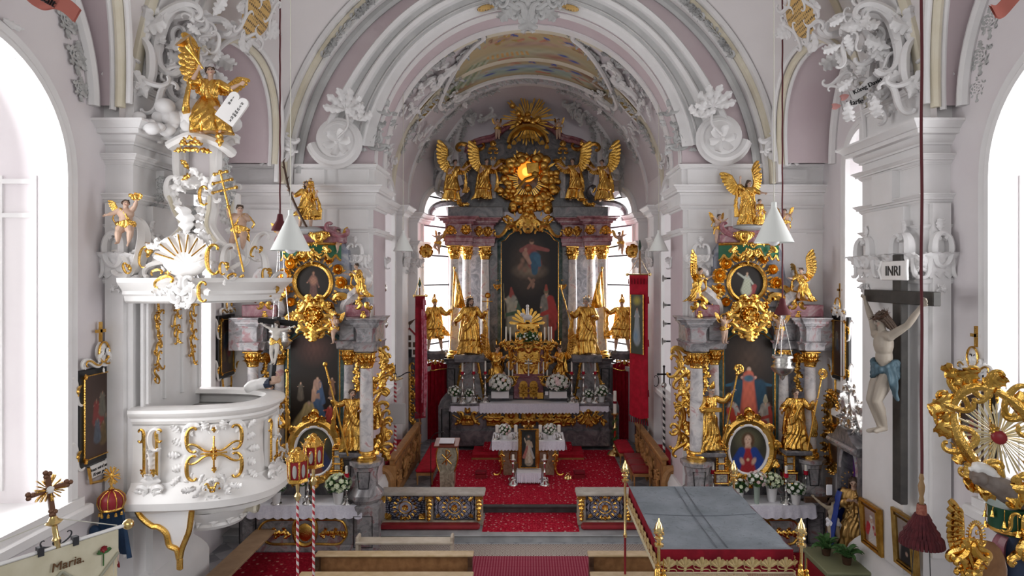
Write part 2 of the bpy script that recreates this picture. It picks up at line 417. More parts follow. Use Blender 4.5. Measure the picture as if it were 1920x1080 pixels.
for s, nm in ((-1, 'left'), (1, 'right')):
  g = wall2d([(3.0, -.1), (15.6, -.1), (15.6, 13.5), (3.0, 13.5)], [archpts(*NW), archpts(*BW)], 1.2)
  struct('wall_nave_' + nm, side(g.t(None, (0, WX, 0)), s), M_wall)
  window(*NW, 1.2, WX, s, 1.5); window(*BW, 1.2, WX, s, 1.4)
  # pier between the bays
  P = [(-6.95, 10.45), (-6.45, 10.45), (-6.45, 12.35), (-6.95, 12.35)]
  if s > 0: P = [(-x, y) for x, y in P][::-1]
  q = [(0, 0), (.2, 0), (.2, .7), (.17, .8), (.1, .92), (.04, 1.0), (0, 1.05)]
  g = G().j(mould(q, P)); x0, x1 = sorted((s * 7.0, s * 6.45)); g.j(box(x0, x1, 10.45, 12.35, 0, 9.1))
  x0, x1 = sorted((s * 6.5, s * 6.33)); g.j(box(x0, x1, 10.8, 12.0, 1.0, 7.2)); g.j(box(x0 - .02, x1 + .02, 11.1, 11.75, 7.3, 7.85))
  g.j(box(min(s * 6.85, s * 6.55), max(s * 6.85, s * 6.55), 10.36, 10.46, 1.45, 7.2))
  for pr in (cornice(8.16, 8.52, .36), cornice(7.84, 8.0, .15), cornice(7.2, 7.36, .13), cornice(6.78, 6.86, .07), [(0, 5.9), (.05, 5.9), (.08, 5.95), (.05, 6.0), (0, 6.0)], cornice(9.0, 9.16, .12, .02), [(.04, 8.5), (.04, 9.05), (0, 9.05)]):
    g.j(mould(pr, P))
  struct('trim_pier_' + nm, g, M_white)
  # corner pier at the chancel arch
  P = [(-6.95, 15.0), (-3.62, 15.0), (-3.62, 16.3)]
  if s > 0: P = [(-x, y) for x, y in P][::-1]
  g = G()
  for pr in (cornice(7.86, 8.14, .26), cornice(7.58, 7.7, .12), cornice(7.0, 7.14, .1), cornice(8.5, 8.64, .1, .02), [(.03, 8.1), (.03, 8.55), (0, 8.55)], [(.06, 7.7), (.06, 7.9), (0, 7.9)], [(0, 0), (.15, 0), (.15, .9), (.06, 1.1), (0, 1.1)]):
    g.j(mould(pr, P))
  x0, x1 = sorted((s * 3.63, s * 6.95)); g.j(box(x0, x1, 14.98, 15.02, 0, 8.5))
  for xa in (3.72, 4.75, 5.8):
    x0, x1 = sorted((s * xa, s * (xa + .7))); g.j(box(x0, x1, 14.93, 15.02, 1.1, 7.05)); g.j(box(x0 + .02, x1 - .02, 14.93, 15.02, 7.14, 7.58)); g.j(box(x0, x1, 14.92, 15.02, 8.14, 8.52))
  struct('trim_corner_' + nm, g, M_white)
# chancel arch wall
ZA, RA = 8.69, 3.62
g = wall2d([(-7.9, -.1), (7.9, -.1), (7.9, 14.6), (-7.9, 14.6)], [archpts(0, RA, .0, ZA, 48)], 1.2)
struct('wall_chancel_arch', g.t(None, (0, 15.02, 0)), M_pink)
# archivolt and its moulded bands
pr = [(RA, 15.0), (RA, 14.96), (RA + .16, 14.96), (RA + .18, 14.9), (RA + .26, 14.86), (RA + .3, 14.92), (RA + .44, 14.9), (RA + .46, 14.8), (RA + .54, 14.76), (RA + .6, 14.84), (RA + .72, 14.82),
      (RA + .74, 14.74), (RA + .82, 14.7), (RA + .86, 14.76), (RA + .92, 14.98), (RA + .92, 15.03)]
an = np.linspace(.10, PI - .10, 110); pa = np.array(pr)
fl = np.maximum(0, (.75 - np.minimum(an, PI - an)) / .65) ** 2.2
rr = RA + (pa[None, :, 0] - RA) * (1 + .42 * fl[:, None])
v = np.stack([np.cos(an)[:, None] * rr, np.repeat(pa[None, :, 1], 110, 0), ZA + np.sin(an)[:, None] * rr], -1).reshape(-1, 3)
g = G(v, [gridf(110, len(pa))])
struct('trim_archivolt', g, M_white)
for r0, r1, y in ((.30, .44, 14.905), (.60, .72, 14.825), (.19, .255, 14.865)):
  rr = RA + np.array([[r0, r0 + .01, r1 - .01, r1]]) * (1 + .42 * fl[:, None]); yy = np.repeat(np.array([[y + .02, y - .012, y - .012, y + .02]]), 110, 0)
  struct('trim_archivolt_groove', G(np.stack([np.cos(an)[:, None] * rr, yy, ZA + np.sin(an)[:, None] * rr], -1).reshape(-1, 3), [gridf(110, 4)]), M_grey)
g = asweep([(RA - .005, 15.05), (RA - .03, 15.05), (RA - .03, 15.3), (RA - .005, 15.3)], 0, ZA, 0, PI, 80).j(asweep([(RA - .005, 15.9), (RA - .04, 15.9), (RA - .04, 16.2), (RA, 16.2)], 0, ZA, 0, PI, 80))
struct('trim_arch_soffit', g, M_white)
# grey wall rib where the nave vault meets the arch wall
g = asweep([(5.30, 15.03), (5.28, 14.93), (5.36, 14.9), (5.46, 14.93), (5.52, 15.03)], 0, 8.1, .06, PI - .06, 80)
struct('trim_wall_rib', g, M_grey)
# volutes at the feet of the archivolt
for s in (-1, 1):
  c = W(634 if s < 0 else 1350, 262 if s < 0 else 256, 14.8); g = G()
  th = np.linspace(0, 3.6 * PI, 90); r = .60 * np.exp(-th / 8.5)
  P = np.stack([c[0] - s * r * np.cos(th + PI * 1.05), np.full(90, c[1]), c[2] + r * np.sin(th + PI * 1.05)], -1)
  P[:, 1] -= np.linspace(0, .12, 90)
  g.j(tube(P, np.linspace(.12, .035, 90), 8)); g.j(tube(P * 1 + np.array([0, .05, 0]), np.linspace(.17, .05, 90), 8, .5))
  g.j(lathe([(.0, -.16), (.3, -.14), (.5, -.05), (.52, .15)], 28).t(fr(c, (1, 0, 0), (0, 1, 0))))
  struct('trim_volute_' + ('left' if s < 0 else 'right'), g, M_white)
# nave vault
LUN = [(7.8, 2.45, 8.75, 2.7), (13.35, 1.22, 8.6, 2.35)]
Rv = lambda y: 6.55 - 1.1 * np.clip((y - 13.4) / 1.6, 0, 1) ** 1.2
Zv = lambda y: 8.55 - .45 * np.clip((y - 12.4) / 2.6, 0, 1)
def lunz(y):
  for c, a, zs, b in LUN:
    if abs(y - c) < a: return zs + b * math.sqrt(1 - ((y - c) / a) ** 2)
  return 0
ys = np.unique(np.concatenate([np.linspace(3, 15.05, 120)] + [c + a * np.cos(np.linspace(0, PI, 41)) for c, a, _, _ in LUN]))
v = []
for y in ys:
  z = lunz(y); a0 = math.asin(min(.99, max(0, (z - Zv(y)) / Rv(y)))); an = np.linspace(a0, PI - a0, 72)
  v.append(np.stack([Rv(y) * np.cos(an), np.full(72, y), Zv(y) + Rv(y) * np.sin(an)], -1))
struct('ceiling_nave', G(np.array(v).reshape(-1, 3), [gridf(len(ys), 72)]), M_vault)
GRO = {}
for li, (c, a, zs, b) in enumerate(LUN):
  for s in (-1, 1):
    t = np.linspace(0.001, PI - .001, 41); y = c + a * np.cos(t); z = zs + b * np.sin(t)
    xg = np.sqrt(np.maximum(Rv(y) ** 2 - np.maximum(z - Zv(y), 0) ** 2, .1)); u = np.linspace(0, 1, 6)
    x = xg[:, None] * (1 - u) + 7.2 * u
    v = np.stack([s * x, np.repeat(y[:, None], 6, 1), np.repeat(z[:, None], 6, 1)], -1).reshape(-1, 3)
    struct('ceiling_lunette', G(v, [gridf(41, 6)]), M_pink)
    GRO[li, s] = np.stack([s * xg, y, z], -1)
    P = GRO[li, s]; P = P[np.concatenate([[True], np.linalg.norm(np.diff(P, axis=0), axis=1) > .01])]
    ins = np.stack([-s * np.ones(len(P)) * .02, 0 * P[:, 1], -.03 * np.ones(len(P))], -1)
    struct('trim_rib', tube(P + ins, .075, 8), M_rib)
    struct('trim_rib', tube(P + ins + np.array([-s * .14, 0, .06]), .05, 8).j(tube(P + ins + np.array([s * .12, 0, -.04]), .05, 8)), M_white)
    # wall arch inside the lunette
    q = np.stack([np.full(41, s * 6.86), c + (a - .16) * np.cos(t), zs - .05 + (b - .16) * np.sin(t)], -1)
    struct('trim_wall_arch', tube(q, .10, 8), M_white)
# transverse ribs
for ya, w, m in ((10.55, .1, M_rib), (10.85, .16, M_white), (11.25, .05, M_white), (11.6, .05, M_white), (11.98, .16, M_white), (12.3, .1, M_rib), (14.62, .08, M_white), (14.74, .085, M_rib), (14.86, .05, M_white)):
  struct('trim_rib', asweep([(Rv(ya) + .02, ya - w), (Rv(ya) - .07, ya - w), (Rv(ya) - .09, ya), (Rv(ya) - .07, ya + w), (Rv(ya) + .02, ya + w)], 0, Zv(ya), 0.0, PI, 90), m)
# chancel
CXW, YC, ZC = 3.95, 21.3, 8.45
A = [(-CXW, YC), (-2.45, YC + 3.1), (2.45, YC + 3.1), (CXW, YC)]
for s, nm in ((-1, 'left'), (1, 'right')):
  g = wall2d([(16.1, -.1), (YC + .05, -.1), (YC + .05, 10.6), (16.1, 10.6)], [archpts(*CWN)], .5)
  struct('wall_choir_' + nm, side(g.t(None, (0, CXW, 0)), s), M_wall)
  window(*CWN, .5, CXW, s, 1.1)
  # diagonal apse wall with its window
  p0, p1 = (np.array(A[0]), np.array(A[1])) if s < 0 else (np.array(A[2]), np.array(A[3]))
  L = np.linalg.norm(p1 - p0); d = (p1 - p0) / L; n = np.array([-d[1], d[0]])
  M = np.eye(4); M[:2, 0] = d; M[:2, 1] = n; M[:2, 3] = p0
  wc = (L * (.50 if s < 0 else .50), 1.02, 2.9, 8.05)
  g = wall2d([(-.1, -.1), (L + .1, -.1), (L + .1, 10.4), (-.1, 10.4)], [archpts(*wc)], .3)
  struct('wall_apse_' + nm, g.t(M), M_chan)
  nwin += 1
  w = struct('window_%d' % nwin, prism(archpts(wc[0], wc[1] * .99, wc[2], wc[3], 24), .25, .28).t(M), M_glow)
  struct('window_frame', frame_ring(*wc, .2, .1).t(M), M_white, parent=w)
  g = G()
  for z in np.arange(3.6, 9, 1.05): g.j(box(wc[0] - 1.0, wc[0] + 1.0, .18, .22, z, z + .05))
  struct('window_bars', g.t(M), M_iron, parent=w)
  struct('window_sill', box(wc[0] - 1.15, wc[0] + 1.15, -.1, .28, 2.75, 2.9).t(M), M_white, parent=w)
  # cornice and pilasters of the choir
  P = [(-CXW, 16.2), (-CXW, 18.95), (-3.72, 18.95), (-3.72, 19.7), (-CXW, 19.7), (-CXW, 21.0), (-3.62, 21.0), (-3.62, 21.6), (-3.4, 22.0)]
  if s > 0: P = [(-x, y) for x, y in P][::-1]
  g = G()
  for pr in (cornice(7.8, 8.12, .25), cornice(7.05, 7.2, .1)): g.j(mould(pr, P))
  for (xa, xb, ya, yb) in ((3.72, 4.0, 18.95, 19.7), (3.62, 4.0, 21.0, 21.6), (3.8, 4.0, 16.25, 17.0), (3.83, 4.0, 20.0, 20.5)):
    x0, x1 = sorted((s * xa, s * xb)); g.j(box(x0, x1, ya, yb, .35, 7.9))
  struct('trim_choir_' + nm, g, M_white)
g = wall2d([(-2.6, -.1), (2.6, -.1), (2.6, 10.6), (-2.6, 10.6)], [], .4); struct('wall_apse_back', g.t(None, (0, A[1][1], 0)), M_chan)
an = np.linspace(0, PI, 64); yy = np.linspace(16.1, YC, 24)
v = np.stack([np.repeat(4.0 * np.cos(an)[None], 24, 0), np.repeat(yy[:, None], 64, 1), np.repeat(ZC + 4.0 * np.sin(an)[None], 24, 0)], -1).reshape(-1, 3)
struct('ceiling_choir', G(v, [gridf(24, 64)]), M_chan)
el = np.linspace(0, PI / 2, 30)
v = np.stack([4 * np.cos(an)[:, None] * np.cos(el), YC + 4 * np.sin(an)[:, None] * np.cos(el), np.repeat(ZC + 4 * np.sin(el)[None], 64, 0)], -1).reshape(-1, 3)
struct('ceiling_apse', G(v, [gridf(64, 30)]), M_chan)
def vpt(a, y, off=0.0):
  """point on the choir vault: angle from the right springing, distance y (past YC it bends into the apse dome)"""
  r = 4.0 - off
  return np.array([r * math.cos(a), y, ZC + r * math.sin(a)])
def dpt(th, e, off=0.0):
  r = 4.0 - off
  return np.array([r * math.cos(th) * math.cos(e), YC + r * math.sin(th) * math.cos(e), ZC + r * math.sin(e)])
for ya, wd_ in ((16.55, .16), (18.75, .15), (21.2, .14)):
  struct('trim_rib', asweep([(4.0, ya - wd_), (3.93, ya - wd_), (3.90, ya), (3.93, ya + wd_), (4.0, ya + wd_)], 0, ZC, 0, PI, 64), M_rib if ya < 21 else M_white)
for m_ in (0, 1):
  for t0, t1, e1 in ((.98, .42, .99), (.46, .42, .99)):
    P = [dpt(PI - t if m_ else t, e, .03) for t, e in zip(np.linspace(t0, t1, 20), np.linspace(.05, e1, 20))]; struct('trim_rib', tube(P, .10, 6, .5), M_white)
# floors and steps
struct('floor', box(-8.2, 8.2, 1.0, 14.5, -.2, 0), M_tile)
struct('floor_choir', box(-4.1, 4.1, 15.83, 25, -.2, .35), M_tile)
g = box(-7, 7, 14.48, 15.9, -.2, .155).j(box(-7, 7, 14.42, 15.9, .155, .185, .012))
struct('trim_step_lower', g, M_stone)
struct('trim_step_upper', box(-3.9, 3.9, 15.8, 15.95, .1, .33).j(box(-3.9, 3.9, 15.76, 15.98, .315, .362, .01)), M_stoned)
# ================================================================ ornament and figure library
def rng(s): return np.random.default_rng(s)
def clothoid(L=1.0, k0=1.0, k1=9.0, p=2.0, S=False, n=44):
  """C- or S-scroll in the x-z plane, centred, of height about 1 before scaling"""
  s = np.linspace(-1, 1, n); k = k0 + k1 * np.abs(s) ** p
  if S: k = np.sign(s) * k
  ds = s[1] - s[0]; th = np.cumsum(k) * ds; th -= th[n // 2]
  x = np.cumsum(np.sin(th)) * ds; z = np.cumsum(np.cos(th)) * ds
  P = np.stack([x - x[n // 2], 0 * x, z - z[n // 2]], -1)
  return P * L / (z.max() - z.min())
def scroll(L=1.0, w=.05, k0=.6, k1=11, S=False, flat=.8, p=2.0, seg=6, n=44, rise=.0):
  P = clothoid(L, k0, k1, p, S, n); s = np.linspace(-1, 1, n)
  R = w * (1 - .55 * np.abs(s) ** 1.5); R[:3] *= 1.3; R[-3:] *= 1.3
  P[:, 1] -= rise * L * np.abs(s) ** 3
  return tube(P, R, seg, flat, up=(0, -1, 0))
def leaf(L=1.0, w=.35, curl=.25, lobes=4, nu=17, nv=5, bend=0.0, depth=.12):
  """acanthus leaf growing along +z, its tip curling out of the surface (towards -y)"""
  u = np.linspace(0, 1, nu); q = np.linspace(-1, 1, nv)
  lob = 1 - .38 * np.abs(np.sin(u * PI * lobes)) ** 3 if lobes else 1.0
  ww = w * .5 * (np.sin(PI * (u * .94 + .03)) ** .7) * lob
  z = np.where(u < .7, u, .7 + .3 * np.sin((u - .7) / .3 * 1.3) / 1.3 * .8) * L
  y = -curl * L * np.maximum(0, u - .35) ** 2 * 2 - .03 * L
  x = ww[:, None] * L * q + bend * L * (u ** 2)[:, None]
  yy = y[:, None] - depth * L * (1 - q ** 2) * np.sin(PI * u)[:, None] * .6 + .05 * L * np.abs(q) * (np.abs(np.sin(u * PI * lobes)) if lobes else 0)[:, None] if lobes else y[:, None] - depth * L * (1 - q ** 2) * np.sin(PI * u)[:, None] * .6
  v = np.stack([x, yy, np.repeat(z[:, None], nv, 1) + .06 * L * np.abs(q) * (u[:, None] < .9)], -1)
  bk = v.copy(); bk[..., 1] += .035 * L
  g = G(v.reshape(-1, 3), [gridf(nu, nv)[:, ::-1]]); g.add(bk.reshape(-1, 3), [gridf(nu, nv)])
  # side walls
  e = []
  for j in (0, nv - 1):
    a = np.arange(nu) * nv + j; b = a + nu * nv
    e.append(np.stack([a[:-1], a[1:], b[1:], b[:-1]], -1) if j else np.stack([a[1:], a[:-1], b[:-1], b[1:]], -1))
  g.f += e
  return g
def rosette(r=.3, petals=6, cup=.4, seed=0, layers=2):
  g = G(); R = rng(seed)
  for l in range(layers):
    for i in range(petals):
      a = 2 * PI * (i + .5 * l) / petals + R.normal(0, .05)
      g.j(leaf(r * (1 - .32 * l), .75, cup + .3 * l, 0, 7, 3), rot('y', a) @ tr(0, -.05 * r * l, .06 * r))
  return g.j(ell((0, -.12 * r, 0), r * .16, 5))
def c_rev(n, w, h, seed, th=.05, leafy=.6, sym=True, depth=.08):
  """rocaille field: mirrored C- and S-scrolls and acanthus leaves in an ellipse of w x h (local x-z, out = -y)"""
  R = rng(seed); g = G(); k = min(w, h)
  for i in range(n):
    a = R.uniform(-PI / 2, PI / 2) if sym else R.uniform(-PI, PI); q = math.sqrt(R.uniform(.04, 1))
    x, z = .5 * w * q * math.cos(a) * .85, .5 * h * q * math.sin(a) * .85
    L = k * R.uniform(.28, .55); tilt = a + PI / 2 * R.choice([-1, 1]) + R.normal(0, .5)
    y = -R.uniform(0, depth)
    if R.random() < leafy: h_ = leaf(L * .9, R.uniform(.34, .6), R.uniform(.15, .5), int(R.integers(3, 6)), 13, 4, R.uniform(-.3, .3))
    else: h_ = scroll(L, th * k * R.uniform(.8, 1.3), R.uniform(.3, 1.2), R.uniform(7, 12), R.random() < .5, .9, 2.0, 6, 30)
    M = tr(x, y, z) @ rot('y', tilt)
    g.j(h_, M)
    if sym: g.j(h_, scl(-1, 1, 1) @ M)
  return g
def garland(P, N, r, seed, gap=.8, flowers=.35, stem=True):
  """leaves and small flowers strung along a path P lying on a surface with normals N (into the room)"""
  R = rng(seed); g = G(); P = np.array(P, float); N = np.array(N, float)
  d = np.concatenate([[0], np.cumsum(np.linalg.norm(np.diff(P, axis=0), axis=1))])
  s = 0.0
  while s < d[-1]:
    p = np.array([np.interp(s, d, P[:, i]) for i in range(3)]); n = nrm([np.interp(s, d, N[:, i]) for i in range(3)])
    i = min(len(P) - 2, max(0, np.searchsorted(d, s) - 1)); t = nrm(P[i + 1] - P[i])
    q = r * R.uniform(.75, 1.25); M = fr(p, np.cross(t, n), t)
    if (M[:3, 1] @ n) > 0: M = fr(p, -np.cross(t, n), t)
    if R.random() < flowers: g.j(rosette(q * .8, 5, .5, int(R.integers(99)), 2), M @ rot('y', R.uniform(0, 6)))
    else:
      for sg in (-1, 1): g.j(leaf(q * 1.35, .5, .35, 3, 9, 3), M @ rot('y', sg * R.uniform(.5, 1.2)))
    s += r * gap * R.uniform(.9, 1.3)
  if stem: g.j(tube(P + N * .01, r * .1, 5))
  return g
def cloud(n, w, h, d, seed, r0=.12, r1=.25):
  R = rng(seed); g = G()
  for i in range(n):
    r = R.uniform(r0, r1); a = R.uniform(0, 2 * PI); q = math.sqrt(R.random())
    g.j(ell((q * w * .5 * math.cos(a), -R.uniform(0, d), q * h * .5 * math.sin(a)), (r, r * .8, r * .85), 8))
  return g
def rays(n, r0, r1, w, seed, jit=.3, a0=0, a1=2 * PI):
  R = rng(seed); g = G()
  for i in range(n):
    a = a0 + (a1 - a0) * (i + .5) / n + R.normal(0, .03); L = r1 * (1 - jit * R.random())
    p = prism([(-w * .4, r0), (w * .4, r0), (w, L * .9), (0, L), (-w, L * .9)], -.012, .012)
    g.j(p, rot('y', a) @ tr(0, R.uniform(-.03, .03), 0))
  return g
def volcap(r, h, lv=8):
  """Corinthian capital around a shaft of radius r, from z=0 up to h"""
  g = lathe([(r, 0), (r * 1.08, .02), (r * 1.02, .05), (r * .98, h * .1), (r * 1.05, h * .5), (r * 1.3, h * .84), (r * 1.3, h * .86)], 18)
  for k, (z, L, n, o) in enumerate(((h * .04, h * .45, lv, 0), (h * .28, h * .45, lv, .5))):
    for i in range(n):
      a = 2 * PI * (i + o) / n
      g.j(leaf(L, .72, .75, 3, 9, 4), rot('z', a) @ tr(0, -r * (1.0 + .08 * k), z) @ rot('x', .12))
  for i in range(4):
    a = PI / 4 + i * PI / 2
    for sg in (-1, 1): g.j(scroll(h * .42, h * .05, .8, 11, False, .9, 2, 6, 26), rot('z', a) @ tr(sg * r * .32, -r * 1.32, h * .7) @ rot('z', sg * .4) @ scl(sg, 1, 1))
  q = r * 1.5
  g.j(box(-q, q, -q, q, h * .86, h, .02))
  return g
def column(t, x, y, z0, z1, r, cap_h, base_h, shaft_m, cap_m=None, base_m=None, parent=None):
  """column part with shaft, gilded base and capital as sub-parts"""
  b = base_h
  sh = lathe([(r, z0 + b), (r * 1.0, z0 + b + .1), (r * .97, (z0 + z1) / 2), (r * .86, z1 - cap_h), (r * .9, z1 - cap_h + .01)], 24, (x, y, 0))
  c = t.part('column', sh, shaft_m)
  bs = lathe([(r * 1.45, z0), (r * 1.45, z0 + b * .25), (r * 1.4, z0 + b * .28), (r * 1.42, z0 + b * .42), (r * 1.3, z0 + b * .55), (r * 1.12, z0 + b * .62), (r * 1.1, z0 + b * .72), (r * 1.2, z0 + b * .8), (r * 1.16, z0 + b * .92), (r * 1.0, z0 + b)], 24, (x, y, 0))
  t.part('column_base', bs, base_m or M_gold, c)
  t.part('capital', volcap(r * .9, cap_h).t(None, (x, y, z1 - cap_h)), cap_m or M_gold, c)
  return c
def remesh(g, voxel, it=3, fac=.5):
  me = bpy.data.meshes.new('tmp'); v = g.V()
  me.from_pydata([tuple(q) for q in v], [], [tuple(int(i) for i in r) for q in g.f for r in q])
  ob = bpy.data.objects.new('tmp', me); COL.objects.link(ob)
  m = ob.modifiers.new('r', 'REMESH'); m.mode = 'VOXEL'; m.voxel_size = voxel
  if it: k = ob.modifiers.new('s', 'SMOOTH'); k.iterations = it; k.factor = fac
  dg = bpy.context.evaluated_depsgraph_get(); e = bpy.data.meshes.new_from_object(ob.evaluated_get(dg))
  r = me2g(e); bpy.data.meshes.remove(e); bpy.data.objects.remove(ob); bpy.data.meshes.remove(me)
  return r
def limb(P, R, seg=10): return tube(P, R, seg).j(ell(P[0], R[0], 6)).j(ell(P[-1], R[-1], 6))
def wing(L=1.0, w=.45, seed=0):
  """feathered wing: root at the origin, leading edge rising along +z, feathers falling to +x"""
  g = G(); R = rng(seed)
  lead = spl([(0, 0, 0), (.10 * L, -.06 * L, .30 * L), (.02 * L, -.09 * L, .62 * L), (-.08 * L, -.05 * L, .95 * L)], 8)
  g.j(tube(lead, np.linspace(.075, .02, len(lead)) * L, 8))
  n = 13
  for row, (ln, off, y) in enumerate(((1.0, 0, .02), (.62, .3, -.02), (.36, .6, -.05))):
    for i in range(n):
      t = (i + off) / n; p = lead[min(len(lead) - 1, int(t * (len(lead) - 1)))]
      fl = L * w * ln * (.55 + .75 * t); a = 2.45 - t * 2.15 + R.normal(0, .03)
      g.j(leaf(fl, .46 - .16 * t, .12, 0, 6, 3, .06), tr(p[0], p[1] + y * L, p[2]) @ rot('y', a))
  return g
SKIN = (.50, .335, .25); HAIRC = (.045, .025, .015)
def figure(T, h=1.7, pelvis=(0, 0), lean=(0, 0), look=(0, 0, 0), la=None, ra=None, ll=None, rl=None, robe='long', robe_m=None, hair='short', hair_m=None, beard=False,
           wings=None, wing_m=None, seed=0, skin=SKIN, sleeve=True, child=False, M=None, vox=None, sash=True, name='robe', sit=False, cloak=True, twist=0.0, headc=None, hood=None):
  """one carved figure facing -y: continuous body, with robe, hair and wings as parts of thing T. Lengths in heights of the figure.
  la / ra = (elbow, hand) offsets from the shoulder; ll / rl = (knee, ankle) offsets from the hip, left = figure's own left = +x"""
  R = rng(seed); vox = vox or .0062 * (1.25 if child else 1)
  hs = .155 if child else .125                       # head height
  hip = np.array([pelvis[0], pelvis[1], .50 if not child else .44])
  if sit: hip[2] = .27
  tl = .30 if not child else .30
  ch = hip + np.array([lean[0] * .7, lean[1] * .7, tl * .72]); nk = hip + np.array([lean[0], lean[1], tl]);
  sw = .105 if not child else .10; sh = {}
  Rt = rot('z', twist)[:3, :3]
  for s in (-1, 1): sh[s] = nk + Rt @ np.array([s * sw, 0, -.015])
  hd = nk + np.array([lean[0] * .25, lean[1] * .25 - .01, hs * .5 + .05 - (.012 if child else 0)])
  fat = 1.55 if child else 1.0
  b = G()
  b.j(ell(ch, (.095 * fat, .068 * fat, .115), 10)).j(ell((hip + ch) / 2, (.078 * fat, .06 * fat, .10), 10)).j(ell(hip, (.092 * fat, .07 * fat, .075), 10))
  b.j(limb([nk - (0, 0, .03), hd - (0, 0, hs * .25)], [.034 * fat, .03 * fat], 8)).j(limb([sh[-1], sh[1]], [.04, .04], 8))
  Rh = (rot('z', look[0]) @ rot('x', look[1]) @ rot('y', look[2])); HM = tr(hd) @ Rh
  hw = hs * .5
  b.j(ell((0, .05 * hw, .12 * hw), (hw * .74, hw * .84, hw * .86), 12), HM).j(ell((0, -.12 * hw, -.4 * hw), (hw * .52, hw * .62, hw * .52), 10), HM)
  b.j(ell((0, -.86 * hw, -.1 * hw), (hw * .13, hw * .17, hw * .26), 6), HM).j(ell((0, -.62 * hw, -.78 * hw), (hw * .22, hw * .2, hw * .16), 6), HM)
  b.j(ell((0, -.70 * hw, -.48 * hw), (hw * .24, hw * .12, hw * .09), 6), HM)
  for s in (-1, 1):
    b.j(ell((s * .3 * hw, -.66 * hw, .22 * hw), (hw * .25, hw * .14, hw * .07), 6), HM).j(ell((s * .74 * hw, .05 * hw, -.08 * hw), (hw * .1, hw * .18, hw * .24), 6), HM)
    if child: b.j(ell((s * .36 * hw, -.5 * hw, -.36 * hw), hw * .3, 6), HM)
  arms = {1: la or ((.05, -.01, -.17), (.09, -.09, -.29)), -1: ra or ((-.05, -.01, -.17), (-.09, -.09, -.29))}
  legs = {1: ll or ((.02, -.02, -.245), (.02, 0, -.465)), -1: rl or ((-.02, -.02, -.245), (-.02, 0, -.465))}
  k = .9 if child else 1.0; J = {}
  for s in (-1, 1):
    e = sh[s] + np.array(arms[s][0]); w = sh[s] + np.array(arms[s][1]); J['e', s] = e; J['w', s] = w
    b.j(limb([sh[s], (sh[s] + e) / 2, e], [.036 * fat, .034 * fat, .026 * fat], 9)).j(limb([e, e * .6 + w * .4, w], [.027 * fat, .027 * fat, .017 * fat], 9))
    d = nrm(w - e); side_ = nrm(np.cross(d, (0, 1, .3))); pm = w + d * .03
    b.j(ell((0, 0, 0), (.02, .011, .028), 6), fr(pm, side_, d))
    for f in range(4):                              # fingers, slightly curled
      o = (f - 1.5) * .0105; fl = (.036, .042, .04, .032)[f]
      p0 = pm + side_ * o + d * .018; nn = np.cross(side_, d)
      b.j(tube([p0, p0 + d * fl * .5 - nn * .002, p0 + d * fl * .85 - nn * .012, p0 + d * fl - nn * .022], [.0068, .0066, .006, .005], 6))
    p0 = pm - side_ * .014 - d * .008; b.j(tube([p0, p0 - side_ * .015 + d * .014, p0 - side_ * .017 + d * .032], [.0078, .0072, .0058], 6))
    hp = hip + np.array([s * .05, 0, -.02]); kn = hp + np.array(legs[s][0]); an = hp + np.array(legs[s][1]); J['k', s] = kn; J['a', s] = an
    b.j(limb([hp, (hp + kn) / 2, kn], [.062 * fat, .056 * fat, .038 * fat], 10)).j(limb([kn, kn * .68 + an * .32 + (0, .008, 0), an], [.038 * fat, .039 * fat, .021 * fat], 10))
    fd = nrm(np.array([s * .25, -1, -.05])) if an[2] < .12 or sit else nrm(an - kn) * .6 + np.array([0, -.6, -.2])
    b.j(tube([an + (0, .015, -.012), an + fd * .04 + (0, 0, -.018), an + fd * .085 + (0, 0, -.026), an + fd * .105 + (0, 0, -.027)], [.021, .022, .02, .012], 8, .75))
  body = remesh(b, vox, 3, .45); v = body.V()
  L = (v - HM[:3, 3]) @ HM[:3, :3] / hw
  cols = np.tile(np.array(skin), (len(v), 1)); cols *= (1 + .06 * np.sin(v[:, :1] * 40) * np.sin(v[:, 2:] * 37))
  face = L[:, 1] < -.45
  for s in (-1, 1):
    cols[face & (((L[:, 0] - s * .3) / .19) ** 2 + ((L[:, 2] - .09) / .085) ** 2 < 1)] = (.06, .04, .035)
    cols[face & (((L[:, 0] - s * .3) / .25) ** 2 + ((L[:, 2] - .27) / .05) ** 2 < 1)] = np.array(skin) * .4
    m = face & (((L[:, 0] - s * .4) / .22) ** 2 + ((L[:, 2] + .25) / .2) ** 2 < 1); cols[m] = cols[m] * .7 + np.array((.55, .2, .16)) * .3
  cols[face & ((L[:, 0] / .24) ** 2 + ((L[:, 2] + .5) / .07) ** 2 < 1)] = (.36, .1, .085)
  S = tr(0) if M is None else np.asarray(M); S = S @ scl(h)
  T.part('body', body.t(S), M_skin, w=False, smooth=180, cols=cols)
  robe_m = robe_m or M_gold
  # ---- clothing
  r = G(); loin = robe in ('loin', 'sash')
  an0 = np.linspace(0, 2 * PI, 72, endpoint=False)
